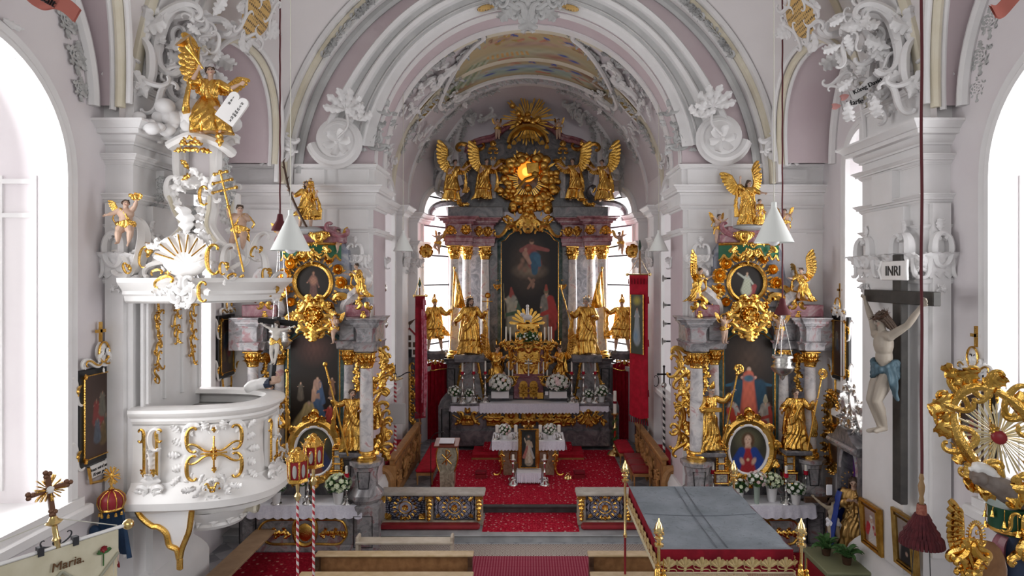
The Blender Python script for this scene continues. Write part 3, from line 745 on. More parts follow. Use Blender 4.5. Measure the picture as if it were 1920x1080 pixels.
  if robe in ('long', 'short'):
    hem = .012 if robe == 'long' else .27
    if sit: hem = min(J['a', 1][2], J['a', -1][2]) - .0
    n = 20; rows = []
    kc = (J['k', 1] + J['k', -1]) / 2; ac = (J['a', 1] + J['a', -1]) / 2
    ph = R.uniform(0, 6, 4)
    for i in range(n):
      t = i / (n - 1); top = hip + (0, 0, .11)
      if sit:
        c = (1 - t) ** 2 * top + 2 * t * (1 - t) * (kc + (0, -.02, .06)) + t * t * (ac + (0, -.0, -.02))
      else:
        q = min(1, t * 1.1); c = top * (1 - t) + np.array([ac[0] * q + hip[0] * (1 - q), ac[1] * q * .9 + hip[1] * (1 - q), hem]) * t
        if t < .62: c[:2] += (kc[:2] - (top[:2] + ac[:2]) / 2) * math.sin(PI * t) * .7
      sp = abs(J['a', 1][0] - J['a', -1][0]) * .42; rx = .088 + .075 * t + sp * t; ry = .072 + .05 * t + abs(J['a', 1][1] - J['a', -1][1]) * .4 * t
      fo = 1 + (.03 + .17 * t) * (np.sin(an0 * 7 + ph[0] + 2.2 * t) * .55 + np.sin(an0 * 11 + ph[1] - 2.6 * t) * .4 + .3 * np.sin(an0 * 4 + ph[2] + 1.5 * t))
      rows.append(np.stack([c[0] + rx * fo * np.cos(an0), c[1] + ry * fo * np.sin(an0), np.full(72, c[2]) + .012 * t * np.sin(an0 * 3 + ph[3])], -1))
    r.add(np.array(rows).reshape(-1, 3), [gridf(n, 72, False, True), [list(range(72))[::-1]], [list(range((n - 1) * 72, n * 72))]])
    r.j(ell(ch + (0, 0, -.005), (.112 * fat, .085 * fat, .125), 12)).j(ell((hip + ch) / 2, (.094, .077, .11), 12))
    r.j(limb([sh[-1] + (0, 0, -.004), sh[1] + (0, 0, -.004)], [.047, .047], 10))
    if not sit:
      for s in (-1, 1): r.j(limb([hip + (s * .05, 0, -.03), J['k', s] + (0, -.012, 0)], [.07, .052], 10))
    for i in range(8):                              # folds crossing the body
      a, z = R.uniform(-1, 1), R.uniform(-.06, .22)
      p = spl([hip + (a * .09, -.078, z - .08), hip + (a * .03, -.088, z), hip + (-a * .06, -.075, z + .07)], 6)
      r.j(tube(p, .012, 6))
    for i in range(9):
      a = R.uniform(-2.6, -.5); a2 = a + R.normal(0, .25)
      if not sit: r.j(tube(spl([hip + (.085 * math.cos(a), .075 * math.sin(a), .02), hip * (1, 1, .5) + (.12 * math.cos(a2), .1 * math.sin(a2), 0), hip * (1, 1, 0) + (.17 * math.cos(a2) + ac[0] - hip[0], .13 * math.sin(a2), hem + .02)], 8), np.linspace(.011, .02, 17), 6))
  else:
    for i in range(6):
      z = .02 + i * .016 - .05
      P = [hip + ((.097 + .01 * math.sin(i * 2)) * fat * math.cos(a), .08 * fat * math.sin(a), z + .03 * math.sin(a * 2 + i * .7 + seed)) for a in np.linspace(0, 2 * PI, 24, endpoint=False)]
      r.j(tube(P, .02, 6, closed=True))
    s = 1 if seed % 2 else -1
    for q in range(3): r.j(tube(spl([hip + (s * .1, -.03 + .02 * q, .02), hip + (s * .15, -.04 + .02 * q, -.06), hip + (s * (.13 + .02 * q), 0, -.16), hip + (s * .17, .01, -.22)], 7), np.linspace(.02, .012, 22), 6))
    if robe == 'sash':
      r.j(tube(spl([hip + (-s * .1, -.06, .02), ch + (0, -.09, 0), sh[s] + (0, -.02, .03), sh[s] + (s * .06, .06, -.02), sh[s] + (s * .14, .08, -.14), hip + (s * .2, .06, .05)], 8), .026, 8, .6))
  if not loin and sleeve:
    for s in (-1, 1):
      e, w = J['e', s], J['w', s]
      r.j(limb([sh[s], (sh[s] + e) / 2 + (0, 0, -.012), e], [.05, .054, .048], 10)); x = e * .25 + w * .75
      if sleeve is True: r.j(limb([e, (e + x) / 2 + (0, 0, -.015), x], [.046, .046, .043], 10)).j(tube([e + (0, 0, -.01), x + (0, 0, -.035), x + (0, 0, -.09)], [.03, .028, .012], 8))
  if not loin and cloak:
    s = 1 if seed % 2 else -1
    for q in range(5):                              # mantle thrown over one shoulder and across the front
      o = q * .022
      r.j(tube(spl([sh[s] + (s * .01, .03 - o, .03), ch + (s * .05, -.085, .02 - o), hip + (-s * .03, -.10, .06 - o), hip + (-s * .11, -.05, -.01 - o), hip + (-s * .12, .06, -.06 - o)], 8), .018, 7))
    e = J['e', s]
    for q in range(4): r.j(tube(spl([sh[s] + (0, .05, 0), e + (s * .03, .04 + .012 * q, -.03), np.array([e[0] + s * (.05 + .014 * q), e[1] + .05, hip[2] - .05]), np.array([e[0] + s * (.01 + .03 * q), hip[1] + .05, .2 if not sit else hip[2] - .12])], 8), np.linspace(.03, .016, 25), 7))
    if not sit:
      for a in np.linspace(.25, PI - .25, 7): r.j(tube(spl([nk + (.09 * math.cos(a), .07, -.02), hip + (.13 * math.cos(a), .10, .05), np.array([hip[0] + .17 * math.cos(a), hip[1] + .12, .2])], 6), np.linspace(.03, .035, 13), 7))
  rg = remesh(r, vox * 1.25, 2, .4); v = rg.V(); c0 = hip[:2]; ph = R.uniform(0, 6, 3)
  an_ = np.arctan2(v[:, 1] - c0[1], v[:, 0] - c0[0]); o = np.stack([np.cos(an_), np.sin(an_)], -1)
  dz = np.sin(an_ * 9 + 16 * v[:, 2] + ph[0] + 2 * np.sin(an_ * 2 + ph[2])) * .6 + np.sin(an_ * 14 - 22 * v[:, 2] + 3 * np.sin(13 * v[:, 2] + ph[1]))
  v[:, :2] += o * (np.sign(dz) * np.abs(dz) ** .7 * .0062)[:, None]; rg.v = [v]
  T.part(name, rg.t(S), robe_m, w=False, smooth=180)
  # ---- hair
  hm = hair_m
  g = G()
  if hair:
    g.j(ell((0, .14 * hw, .26 * hw), (hw * .82, hw * .86, hw * .8), 10), HM)
    n = 34 if hair != 'long' else 44
    for i in range(n):
      a = R.uniform(-.15 * PI, 1.15 * PI); z = R.uniform(-.35, .95); rr = math.sqrt(max(.05, 1 - (z * .8) ** 2))
      g.j(ell((hw * .84 * rr * math.cos(a), hw * (.1 + .86 * rr * math.sin(a)), hw * (z * .85 + .15)), hw * R.uniform(.12, .22), 5), HM)
    if hair == 'long':
      for a in np.linspace(-.1, PI + .1, 9):
        g.j(tube(spl([(hw * .72 * math.cos(a), hw * (.1 + .7 * math.sin(a)), .2 * hw), (hw * .86 * math.cos(a), hw * (.25 + .75 * math.sin(a)), -.7 * hw), (hw * .8 * math.cos(a), hw * (.4 + .7 * math.sin(a)), -1.7 * hw)], 6), np.linspace(.26, .12, 13) * hw, 6), HM)
  if beard:
    for i in range(14):
      a = R.uniform(-1, 1); z = R.uniform(-1.25, -.5)
      g.j(ell((hw * a * .45 * (1.5 + z), hw * (-.62 + .25 * abs(a)), hw * z), hw * R.uniform(.13, .2), 5), HM)
  if g.n: T.part('hair', g.t(S), hm or M_hair, w=False, smooth=180)
  if wings:
    for s, (L_, up, back, w_) in zip((-1, 1), wings if isinstance(wings[0], tuple) else (wings, wings)):
      g = wing(L_, w_, seed + s); MM = tr(nk + (s * .045, .06, -.06)) @ rot('z', s * back) @ rot('y', s * up) @ scl(s, 1, 1)
      T.part('wing', g.t(S @ MM), wing_m or M_gold, w=False, smooth=50)
  J['head'] = S @ HM @ np.array([0, 0, 0, 1.0]); J['HM'] = S @ HM; J['hw'] = hw * h; J['S'] = S
  for s in (-1, 1): J['hand', s] = (S @ np.array([*J['w', s], 1]))[:3]
  J['pt'] = lambda p: (S @ np.array([*p, 1.0]))[:3]
  return J
M_hair = mat('dark_carved_hair', (.05, .03, .02), .6, c2=(.09, .055, .035), ns=30, bump=.4)
M_hairg = mat('grey_carved_hair', (.25, .23, .21), .6, c2=(.35, .33, .3), ns=30, bump=.4)
# ---------------------------------------------------------------- painted canvases
class Canvas:
  def __init__(s, nx, nz, bgc, seed=0, amp=.35):
    s.nx, s.nz = nx, nz; R = rng(seed)
    s.x, s.z = np.meshgrid(np.linspace(0, 1, nx), np.linspace(0, 1, nz), indexing='ij')
    n = np.zeros_like(s.x)
    for k in range(1, 6):
      a, b, c, d = R.uniform(-1, 1, 4) * 3.2 * k; n += np.sin(a * s.x + b * s.z * 1.7 + c * 3) * np.cos(d * s.z + a) / k
    s.c = np.array(bgc)[None, None] * (1 + amp * n[..., None] * .5); s.R = R; s.asp = 1.0
    s.n2 = sum(np.sin(s.x * R.uniform(30, 90) + R.uniform(0, 6)) * np.sin(s.z * R.uniform(30, 120) + R.uniform(0, 6)) for _ in range(4)) / 4
  def put(s, m, col, tex=.25):
    m = np.clip(m, 0, 1)[..., None]; s.c = s.c * (1 - m) + m * np.array(col)[None, None] * (1 + tex * s.n2[..., None])
  def blob(s, x, z, rx, rz, col, soft=.3, a=0.0, op=1.0, tex=.25):
    X, Z = (s.x - x), (s.z - z) * s.asp; c_, n_ = math.cos(a), math.sin(a); rz = rz * s.asp
    u, w = (X * c_ + Z * n_) / rx, (-X * n_ + Z * c_) / rz
    s.put((1 - np.sqrt(u * u + w * w)) / soft * op if op == 1 else np.clip((1 - np.sqrt(u * u + w * w)) / soft, 0, 1) * op, col, tex)
  def line(s, x0, z0, x1, z1, w0, w1, col, tex=.25):
    dx, dz = x1 - x0, (z1 - z0) * s.asp; L2 = dx * dx + dz * dz + 1e-9
    X, Z = s.x - x0, (s.z - z0) * s.asp; t = np.clip((X * dx + Z * dz) / L2, 0, 1)
    d = np.sqrt((X - t * dx) ** 2 + (Z - t * dz) ** 2); w = w0 + (w1 - w0) * t
    s.put((w - d) / (w * .35) + .3, col, tex)
  def person(s, x, z, h, robe, skin=(.55, .36, .26), hair=(.06, .035, .02), w=1.0, arms=((-.16, -.2), (.16, -.2)), lean=0.0, mantle=None, kneel=False):
    """a painted draped person: head at (x, z), drapery of height h below; h in canvas heights"""
    u = h * s.asp ** -1 if False else h; k = 1 / s.asp
    sx = lambda q: q * h * s.asp
    hx, hz = x, z
    s.line(hx, hz - .12 * h, hx + sx(lean), hz - .80 * h, sx(.10 * w), sx(.20 * w if not kneel else .3 * w), robe)
    s.line(hx - sx(.01), hz - .14 * h, hx + sx(lean * .6), hz - .5 * h, sx(.12 * w), sx(.12 * w), robe)
    for i in range(4):
      o = s.R.uniform(-.1, .1) * w; q = s.R.uniform(.72, 1.3)
      s.line(hx + sx(o), hz - s.R.uniform(.2, .45) * h, hx + sx(lean + o * 1.6), hz - .85 * h, sx(.012), sx(.028), np.array(robe) * q)
    if mantle is not None:
      s.line(hx + sx(.09 * w), hz - .15 * h, hx + sx(lean + .17 * w), hz - .8 * h, sx(.05), sx(.1), mantle); s.line(hx - sx(.1 * w), hz - .5 * h, hx + sx(lean + .12 * w), hz - .42 * h, sx(.05), sx(.06), mantle)
    for ax, az in arms:
      s.line(hx + math.copysign(sx(.09 * w), ax), hz - .17 * h, hx + sx(ax), hz + az * h, sx(.042), sx(.03), np.array(robe) * 1.1); s.blob(hx + sx(ax), hz + az * h, sx(.03), .03 * h, skin, .5)
    s.blob(hx, hz + .012 * h, sx(.068), .078 * h, hair, .4); s.blob(hx + sx(.004), hz - .008 * h, sx(.048), .062 * h, skin, .4)
    s.blob(hx, hz - .085 * h, sx(.03), .04 * h, np.array(skin) * .8, .5)
  def mesh(s, fn):
    """fn maps arrays (u, v) in 0..1 to world points"""
    v = fn(s.x.ravel(), s.z.ravel())
    return G(v, [gridf(s.nx, s.nz)[:, ::1]]), np.clip(s.c.reshape(-1, 3), .002, 1)
def flatcanvas(cv, M, w, h, mask=None):
  """canvas surface of w x h in the local x-z plane of M (lower left at the origin); mask(x, z) keeps the part to show"""
  g, c = cv.mesh(lambda u, v: np.stack([u * w, 0 * u, v * h], -1) @ M[:3, :3].T + M[:3, 3])
  if mask is not None:
    q = g.f[0]; cx = cv.x.ravel()[q].mean(1); cz = cv.z.ravel()[q].mean(1); g.f = [q[mask(cx, cz)]]
  return g, c
# ================================================================ shared makers
def K(D): return D / F
def PX(px, D): return (px - CX) * D / F
def PZ(py, D): return H + (CY - py) * D / F
def poly(pts, D): return [(PX(a, D), PZ(b, D)) for a, b in pts]
def pbox(x0, x1, y0, y1, D, d, b=.01):
  """box whose front face fills the pixel rectangle at distance D and which is d deep"""
  return box(PX(x0, D), PX(x1, D), D, D + d, PZ(y1, D), PZ(y0, D), b)
def statue(name, label, px, py, D, hpx, rz=0.0, cat='statue', group=None, **kw):
  T = Thing(name, label, cat, W(px, py, D), group); J = figure(T, hpx * K(D), M=rot('z', rz), **kw)
  return T, J
def staff(T, p0, p1, r, m=None, name='staff', tip=None):
  g = tube([p0, p1], r, 8)
  if tip == 'knob': g.j(ell(p1, r * 2.6, 6)).j(ell(np.asarray(p0) * .2 + np.asarray(p1) * .8, r * 1.8, 5))
  if tip == 'crook':
    d = nrm(np.asarray(p1) - p0); q = np.array([d[2], 0, -d[0]]) if abs(d[0]) + abs(d[2]) > .1 else np.array([1, 0, 0]); th = np.linspace(-.5 * PI, 3.2 * PI, 48); rr = np.linspace(.11, .02, 48)
    P = [np.asarray(p1) + d * (.11 + rr_ * math.sin(t)) + q * rr_ * math.cos(t) for t, rr_ in zip(th, rr)]
    g.j(tube(P, np.linspace(r * 1.3, r * .8, 48), 6)).j(ell(p1, r * 2.4, 6))
    for i in range(0, 40, 5): g.j(ell(P[i], r * 1.7, 4))
  return T.part(name, g, m or M_gold, w=False)
def halo(T, J, r0=.9, r1=1.75, n=14, m=None):
  return T.part('halo', rays(n, J['hw'] * r0, J['hw'] * r1, J['hw'] * .13, 3, .25).t(J['HM'] @ np.diag([1 / np.linalg.norm(J['HM'][:3, 0])] * 3 + [1]) @ tr(0, J['hw'] * .9, J['hw'] * .1)), m or M_gold, w=False)
def lat(t, name, p, x, y, z, m, seg=18, parent=None): return t.part(name, lathe(p, seg, (x, y, z)), m, parent)
def candlestick(label, p, hs, hc, r, m, group=None, candle_r=.022, cup=None, name='candlestick'):
  """turned candlestick of height hs at p with a candle hc tall"""
  t = Thing(name, label, 'candlestick', p, group); x, y, z = p
  b = lathe([(r * 1.0, 0), (r * .95, hs * .03), (r * .5, hs * .10), (r * .35, hs * .16), (r * .2, hs * .2), (r * .42, hs * .26), (r * .2, hs * .31), (r * .16, hs * .4), (r * .33, hs * .5), (r * .18, hs * .6), (r * .14, hs * .78), (r * .3, hs * .84), (r * .18, hs * .9), (r * .25, hs * .95)], 14, p)
  for i in range(3):
    a = i * 2 * PI / 3 - PI / 2; b.j(scroll(r * 1.2, r * .16, .5, 9, True).t(tr(x + r * .75 * math.cos(a), y + r * .75 * math.sin(a), z + r * .6) @ rot('z', a + PI / 2)))
  t.part('stem', b, m); t.part('drip_pan', lathe([(r * .15, hs * .93), (r * .55, hs * .97), (r * .6, hs), (r * .5, hs * .985), (.0, hs * .985)], 14, p), m)
  z0 = z + hs * .985
  if cup is not None: t.part('cup', lathe([(candle_r * 1.6, 0), (candle_r * 1.7, .09), (candle_r * 1.5, .09)], 12, (x, y, z0)), cup)
  t.part('candle', lathe([(candle_r, 0), (candle_r, hc), (candle_r * .7, hc + .006), (.003, hc + .006), (.003, hc + .025), (0, hc + .026)], 12, (x, y, z0)), M_candle)
  return t
M_petal = mat('white_petals', (.78, .79, .72), .7, c2=(.86, .86, .82), ns=30)
M_petalp = mat('pale_pink_petals', (.82, .58, .58), .7, c2=(.86, .74, .72), ns=20)
M_petalg = mat('greenish_white_petals', (.6, .68, .42), .7, c2=(.8, .83, .66), ns=20)
M_pot = mat('white_ceramic', (.82, .81, .82), .25)
def bouquet(label, p, w, h, pot, seed, petal=None, n=42, group=None, second=None, potm=None, big=1.0, cat='flowers', name='flower_bouquet'):
  """flowers in a pot: pot = (top radius, height, 'round' | 'box')"""
  R = rng(seed); t = Thing(name, label, cat, p, group); x, y, z = p; pr, ph, kind = pot
  if kind == 'box': g = box(x - pr * 1.7, x + pr * 1.7, y - pr, y + pr, z, z + ph, .01)
  else: g = lathe([(0, 0), (pr * .72, 0), (pr * .78, ph * .1), (pr, ph * .95), (pr * 1.06, ph), (pr * .9, ph), (pr * .8, ph * .8), (0, ph * .8)], 18, p)
  t.part('pot', g, potm or M_pot)
  c = np.array([x, y, z + ph + h * .42]); L = G(); A = G(); B = G()
  for i in range(46):
    a = R.uniform(0, 2 * PI); e = R.uniform(-.5, .6); d = np.array([math.cos(a) * math.cos(e), math.sin(a) * math.cos(e), math.sin(e)])
    L.j(leaf(w * R.uniform(.3, .42), .5, .3, 0, 6, 3), fr(c + d * (w * .18, w * .18, h * .2) - (0, 0, h * .12), np.cross(d, (0, .2, 1)), d))
  for i in range(10): a = R.uniform(0, 6.28); L.j(tube([(x, y, z + ph * .7), c + (math.cos(a) * w * .25, math.sin(a) * w * .25, 0)], .006, 4))
  for i in range(n):
    q = -1 + 2 * (i + .5) / n; a = i * 2.399; rr = math.sqrt(max(0, 1 - q * q))
    if q < -.55: continue
    d = np.array([rr * math.cos(a), rr * math.sin(a), q]) * R.uniform(.85, 1.05, 3); r = w * .095 * R.uniform(.8, 1.2) * big
    f = rosette(r * 1.25, 6, .35, i, 2).j(ell((0, -r * .12, 0), (r * .6, r * .4, r * .6), 5))
    dn = nrm(d); M = fr(c + d * np.array([w * .5, w * .5, h * .46]), np.cross((0.1, 0, 1), dn) + 1e-6, np.cross(dn, np.cross((0.1, 0, 1), dn)))
    if (M[:3, 1] @ dn) > 0: M = fr(c + d * np.array([w * .5, w * .5, h * .46]), -np.cross((0.1, 0, 1), dn), np.cross(dn, np.cross((0.1, 0, 1), dn)))
    (B if second and R.random() < .35 else A).j(f, M)
  t.part('foliage', L, M_leaf); t.part('blossoms', A, petal or M_petal)
  if second and B.n: t.part('blossoms', B, second, label='pale pink blossoms')
  return t
def oframe(pts, w, d, M=None, seg=6):
  """moulded frame around a closed outline in local x-z"""
  P = np.array([(a, 0, b) for a, b in pts]); g = tube(P, w, seg, d / w, closed=True, up=(0, -1, 0))
  return g.t(M) if M is not None else g
def lace(t, x0, x1, y0, y1, z, drop, seed=0, teeth=18, name='lace_edge', sides=True):
  """table linen: top sheet and a hanging, scalloped edge at the front and the sides"""
  th = .012; t.part('cloth_top', box(x0, x1, y0, y1, z, z + th, .005), M_cloth)
  def strip(P0, P1, n, outv):
    L = np.linalg.norm(np.array(P1) - P0); q = int(max(2, n)); m = q * 8 + 1; u = np.linspace(0, 1, m); P = np.array(P0)[None] * (1 - u[:, None]) + np.array(P1)[None] * u[:, None]
    wv = .014 * np.sin(u * 37 + seed) + .01 * np.sin(u * 83); rows = []
    for k, f in enumerate(np.linspace(0, 1, 6)):
      dz = drop * f * (1 if k < 5 else 1); tooth = (.16 * drop * (np.abs(np.sin(u * q * PI)) - .5)) if k == 5 else 0
      rows.append(P + np.array(outv)[None] * (.012 + (.035 * f + wv[:, None] * f)) + np.stack([0 * u, 0 * u, th * .8 - dz - tooth + 0 * u], -1))
    v = np.array(rows).reshape(-1, 3); vb = v - np.array(outv)[None] * .006
    return G(v, [gridf(6, m)]).add(vb, [gridf(6, m)[:, ::-1]])
  t.part(name, strip((x0, y0, z), (x1, y0, z), teeth, (0, -1, 0)), M_lace)
  if sides:
    t.part(name, strip((x0, y1, z), (x0, y0, z), teeth * (y1 - y0) / (x1 - x0), (-1, 0, 0)), M_lace)
    t.part(name, strip((x1, y0, z), (x1, y1, z), teeth * (y1 - y0) / (x1 - x0), (1, 0, 0)), M_lace)
# ================================================================ high altar
HA = Thing('high_altar', 'tall marble and gold high altar closing the choir, with column pairs around a dark painting', 'altar', (0, 22, .35))
D = 21.0
HA.part('altar_table', pbox(848, 1140, 757, 836, D, 1.0, .02).j(pbox(846, 906, 757, 836, D - .05, .4, .02)).j(pbox(1074, 1142, 757, 836, D - .05, .4, .02)).j(pbox(843, 1145, 806, 838, D - .12, .5, .04)).j(pbox(843, 1145, 757, 763, D - .1, .5, .03)), M_marbd)
for i, xc in enumerate((926, 959, 991, 1023.5, 1056)):
  w, h = 26 * K(D), 25 * K(D); c = W(xc, 785, D - .02)
  g = box(c[0] - w / 2, c[0] + w / 2, c[1] - .01, c[1] + .02, c[2] - h / 2, c[2] + h / 2).j(oframe([(-w / 2, -h / 2), (w / 2, -h / 2), (w / 2, h / 2), (-w / 2, h / 2)], .018, .02), None, c + (0, -.02, 0))
  g.j(c_rev(9, w * 1.15, h * 1.15, 20 + i, .12, .5), None, c + (0, -.02, 0)); HA.part('relief_panel', g, M_goldd)
for xc, sd in ((877, 5), (1103, 6)):
  c = W(xc, 788, D - .08); g = c_rev(12, 1.0, .62, sd, .09, .75).t(None, c); g.j(box(-.2, .2, -.06, 0, -.16, .16, .02).t(rot('y', .35 if sd == 6 else 0), c)).j(ell((0, -.05, .3), .08, 6), None, c)
  for a in (-1.1, -.7, .7, 1.1): g.j(tube([(0, -.03, -.1), (.55 * math.sin(a), -.04, .4 * math.cos(a))], .018, 6), None, c)
  HA.part('trophy_relief', g, M_goldd)
# plinth zone
g = box(-2.75, 2.8, 21.75, 23.4, .35, 3.1).j(mould(cornice(3.02, 3.26, .16), [(-2.72, 23.4), (-2.72, 21.7), (-1.95, 21.7), (-1.95, 22.1), (1.95, 22.1), (1.95, 21.7), (2.76, 21.7), (2.76, 23.4)])).j(box(-2.85, 2.9, 21.6, 23.2, 3.2, 3.26))
g.j(mould([(.3, .35), (.3, 1.7), (.22, 1.9), (.1, 2.05), (0, 2.1), (0, .35)], [(-2.7, 23.4), (-2.7, 21.7), (-2.3, 21.7)])).j(mould([(.3, .35), (.3, 1.7), (.22, 1.9), (.1, 2.05), (0, 2.1), (0, .35)], [(2.4, 21.7), (2.75, 21.7), (2.75, 23.4)]))
HA.part('plinth', g, M_marbd)
for s in (-1, 1):
  for z0, z1, x, y in ((2.25, 2.9, 2.62, 21.72), (.6, 1.6, 2.75, 21.38)):
    g = oframe([(s * x - .13, z0), (s * x + .13, z0), (s * x + .13, z1), (s * x - .13, z1)], .022, .015, tr(0, y, 0)); HA.part('plinth_panel', g, M_black)
  # pyramid-shaped reliquary frames on the plinth
  xc = 881 if s < 0 else 1104; Dq = 21.5
  P = poly([(xc - 27, 747), (xc + 27, 747), (xc + 14, 674), (xc - 14, 674)], Dq); g = oframe(P, .05, .05, tr(0, Dq, 0))
  R = rng(7)
  for a, b in zip(P, P[1:] + P[:1]):
    for t in np.linspace(0, 1, 9): g.j(leaf(.15, .6, .5, 3, 7, 3), tr(a[0] + (b[0] - a[0]) * t, Dq - .03, a[1] + (b[1] - a[1]) * t) @ rot('y', R.uniform(0, 6)))
  rp = HA.part('pyramid_frame', g, M_gold); HA.part('pyramid_panel', prism(P, Dq, Dq + .2), M_marb, rp)
# back wall of the retable
HA.part('retable_wall', box(-2.5, 2.5, 23.0, 23.4, 3.2, 8.0).j(box(-1.45, -1.0, 22.6, 23.1, 3.2, 7.2)).j(box(1.05, 1.5, 22.6, 23.1, 3.2, 7.2)), M_marbd)
for px_, Dd in ((851.5, 21.9), (875, 22.4), (909.5, 22.5), (1073.5, 22.5), (1108, 22.4), (1129.5, 21.9)):
  column(HA, PX(px_, Dd), Dd, 3.26, 7.1, .175 if Dd < 22.1 else .165, .48, .26, M_marbl)
for s in (-1, 1):
  P = [(-2.78, 23.3), (-2.78, 21.7), (-1.95, 21.7), (-1.95, 22.25), (-1.22, 22.25), (-1.22, 22.9)]
  if s > 0: P = [(-x, y) for x, y in P][::-1]
  g = G()
  for pr in (cornice(7.78, 8.06, .3), [(0, 7.08), (.04, 7.1), (.04, 7.2), (.07, 7.22), (.07, 7.34), (.12, 7.4), (0, 7.42)], [(0, 7.4), (.02, 7.42), (.02, 7.8), (0, 7.8)]): g.j(mould(pr, P))
  a, b = sorted((s * 2.77, s * 1.96)); g.j(box(a, b, 21.72, 23.3, 7.08, 8.05)); a, b = sorted((s * 1.97, s * 1.23)); g.j(box(a, b, 22.27, 23.3, 7.08, 8.05))
  HA.part('entablature', g, M_marbr)
  g = Bag()
  for i, x in enumerate((2.62, 2.1, 1.7, 1.4)):
    y = 21.66 if i < 2 else 22.2
    g.j((rosette(.17, 8, .4, i) if i != 2 else leaf(.42, .55, .4, 4).t(None, (0, 0, -.2))), None, (s * x, y, 7.6)).j(c_rev(5, .45, .3, 30 + i, .14), None, (s * x, y, 7.6))
  HA.part('frieze_ornament', g, M_gold)
  a, b = sorted((s * 2.75, s * .85)); HA.part('attic_pedestal', box(a, b, 21.9, 23.2, 8.06, 8.42, .02), M_marbd)
# upper stage
Du = 22.75
top = [(868, 395), (878, 330), (874, 290), (884, 276), (905, 268), (925, 263), (945, 246), (965, 236), (990, 232)]
pl = top + [(1980 - a, b) for a, b in top[::-1][1:]]
HA.part('upper_panel', prism(poly(pl, Du), Du, Du + .5), M_marbd)
for s in (1, -1):
  P = spl([(s * (PX(a, Du)), Du - .08, PZ(b - 2, Du)) for a, b in top[2:]], 6)
  HA.part('pediment', tube(P, .10, 8, 1.6).j(tube(P + np.array([0, -.08, .1]), .06, 8, 2.2)), M_marbr)
  HA.part('volute', scroll(.85, .09, .5, 11, True, 1.5).t(tr(s * PX(880, Du), Du - .1, PZ(275, Du)) @ rot('y', s * -1.1) @ scl(-s, 1, 1)).j(leaf(.5, .5, .5, 4).t(tr(s * PX(872, Du), Du - .2, PZ(278, Du)) @ rot('y', -s * -1.2))), M_gold)
  HA.part('volute', scroll(1.4, .13, .4, 9, True, 2.2).t(tr(s * PX(848, Du), Du - .3, PZ(382, Du)) @ rot('y', s * 1.45) @ scl(-s, 1, 1)), M_marbd)
  HA.part('acanthus', c_rev(9, .9, .6, 44, .1, .8, False).t(None, W(990 - s * 118, 372, 22.2)), M_gold)
  HA.part('term_pilaster', box(s * PX(925, Du) - .09, s * PX(925, Du) + .09, Du - .1, Du, PZ(372, Du), PZ(300, Du)), M_marbl)
  HA.part('term_bust', c_rev(7, .28, .75, 45, .16, .6).t(None, (s * PX(925, Du), Du - .14, PZ(283, Du))).j(ell((s * PX(925, Du), Du - .2, PZ(272, Du)), .09, 6)), M_gold)
# gloriole with clouds around the amber window
g = G(); R = rng(3); Dg = 22.45
for i in range(96):
  a = R.uniform(0, 2 * PI); q = R.uniform(.55, 1.05); x, y = 990 + 54 * q * math.cos(a), 342 - 56 * q * math.sin(a)
  r = R.uniform(.09, .19); g.j(ell(W(x, y, Dg) - (0, R.uniform(0, .25), 0), (r, r * .7, r * .9), 8))
for i in range(26): g.j(ell(W(990 + R.normal(0, 26), 382 + R.normal(0, 12), Dg) - (0, R.uniform(0, .3), 0), R.uniform(.1, .2), 7))
cl = HA.part('gilded_clouds', g, M_gold)
HA.part('gloriole_rays', rays(40, .35, 1.15, .04, 5).t(None, W(990, 338, Dg - .02)), M_gold)
am = emit('amber_glass', (1.0, .36, .03), 1.1)
HA.part('amber_window', ell(W(988, 322, Dg - .26), (.33, .05, .36), 12), am, cl, 'glowing amber window')
HA.part('amber_window_core', ell(W(986, 322, Dg - .31), (.13, .03, .15), 10), emit('yellow_glass', (1, .62, .1), 1.5), cl)
T_ = HA.part('globe_relief', ell(W(1003, 327, Dg - .36), (.13, .1, .13), 10).j(box(-.02, .40, -.06, .02, -.02, .34, .02).t(tr(W(990, 325, Dg - .36)) @ rot('y', -.12))).j(tube([W(1003, 330, Dg - .4), W(985, 336, Dg - .5), W(972, 352, Dg - .42)], .06, 6)), M_goldd, cl)
g = G()
for i in range(24): g.j(ell(W(990 + R.normal(0, 13), 224 + R.normal(0, 7), Dg) - (0, R.uniform(0, .2), 0), R.uniform(.06, .13), 7))
sb = HA.part('sunburst', rays(48, .2, 1.0, .03, 8, .4).t(None, W(990, 226, Dg)), M_goldd); HA.part('sunburst_clouds', g, M_gold, sb)
g = asweep([(.62, 0), (.72, -.1), (.75, -.3), (.66, -.32), (.6, -.06)], 0, 0, .15, PI - .15, 30).t(None, W(990, 276, Dg))
for i in range(9): g.j(leaf(.2, .8, .2, 0), tr(W(955 + i * 8.8, 270 - 20 * math.sin(PI * i / 8), Dg - .33)) @ rot('x', PI) @ rot('z', PI))
HA.part('gilded_canopy', g, M_gold)
# crest over the painting
g = c_rev(26, 1.7, .62, 61, .1, .5).t(None, W(990, 418, 22.35)); g.j(asweep([(.0, -.05), (.36, -.12), (.42, -.06), (.42, .05)], 0, 0, .05, PI - .05, 24).t(scl(1.2, 1, .8), W(990, 424, 22.35)))
for s in (-1, 1): g.j(scroll(.75, .07, .5, 11).t(tr(W(990 + s * 40, 428, 22.35)) @ rot('y', -s * .5) @ scl(s, 1, 1)))
g.j(rosette(.2, 9, .4, 5), None, W(990, 392, 22.3)); HA.part('crest', g, M_gold)
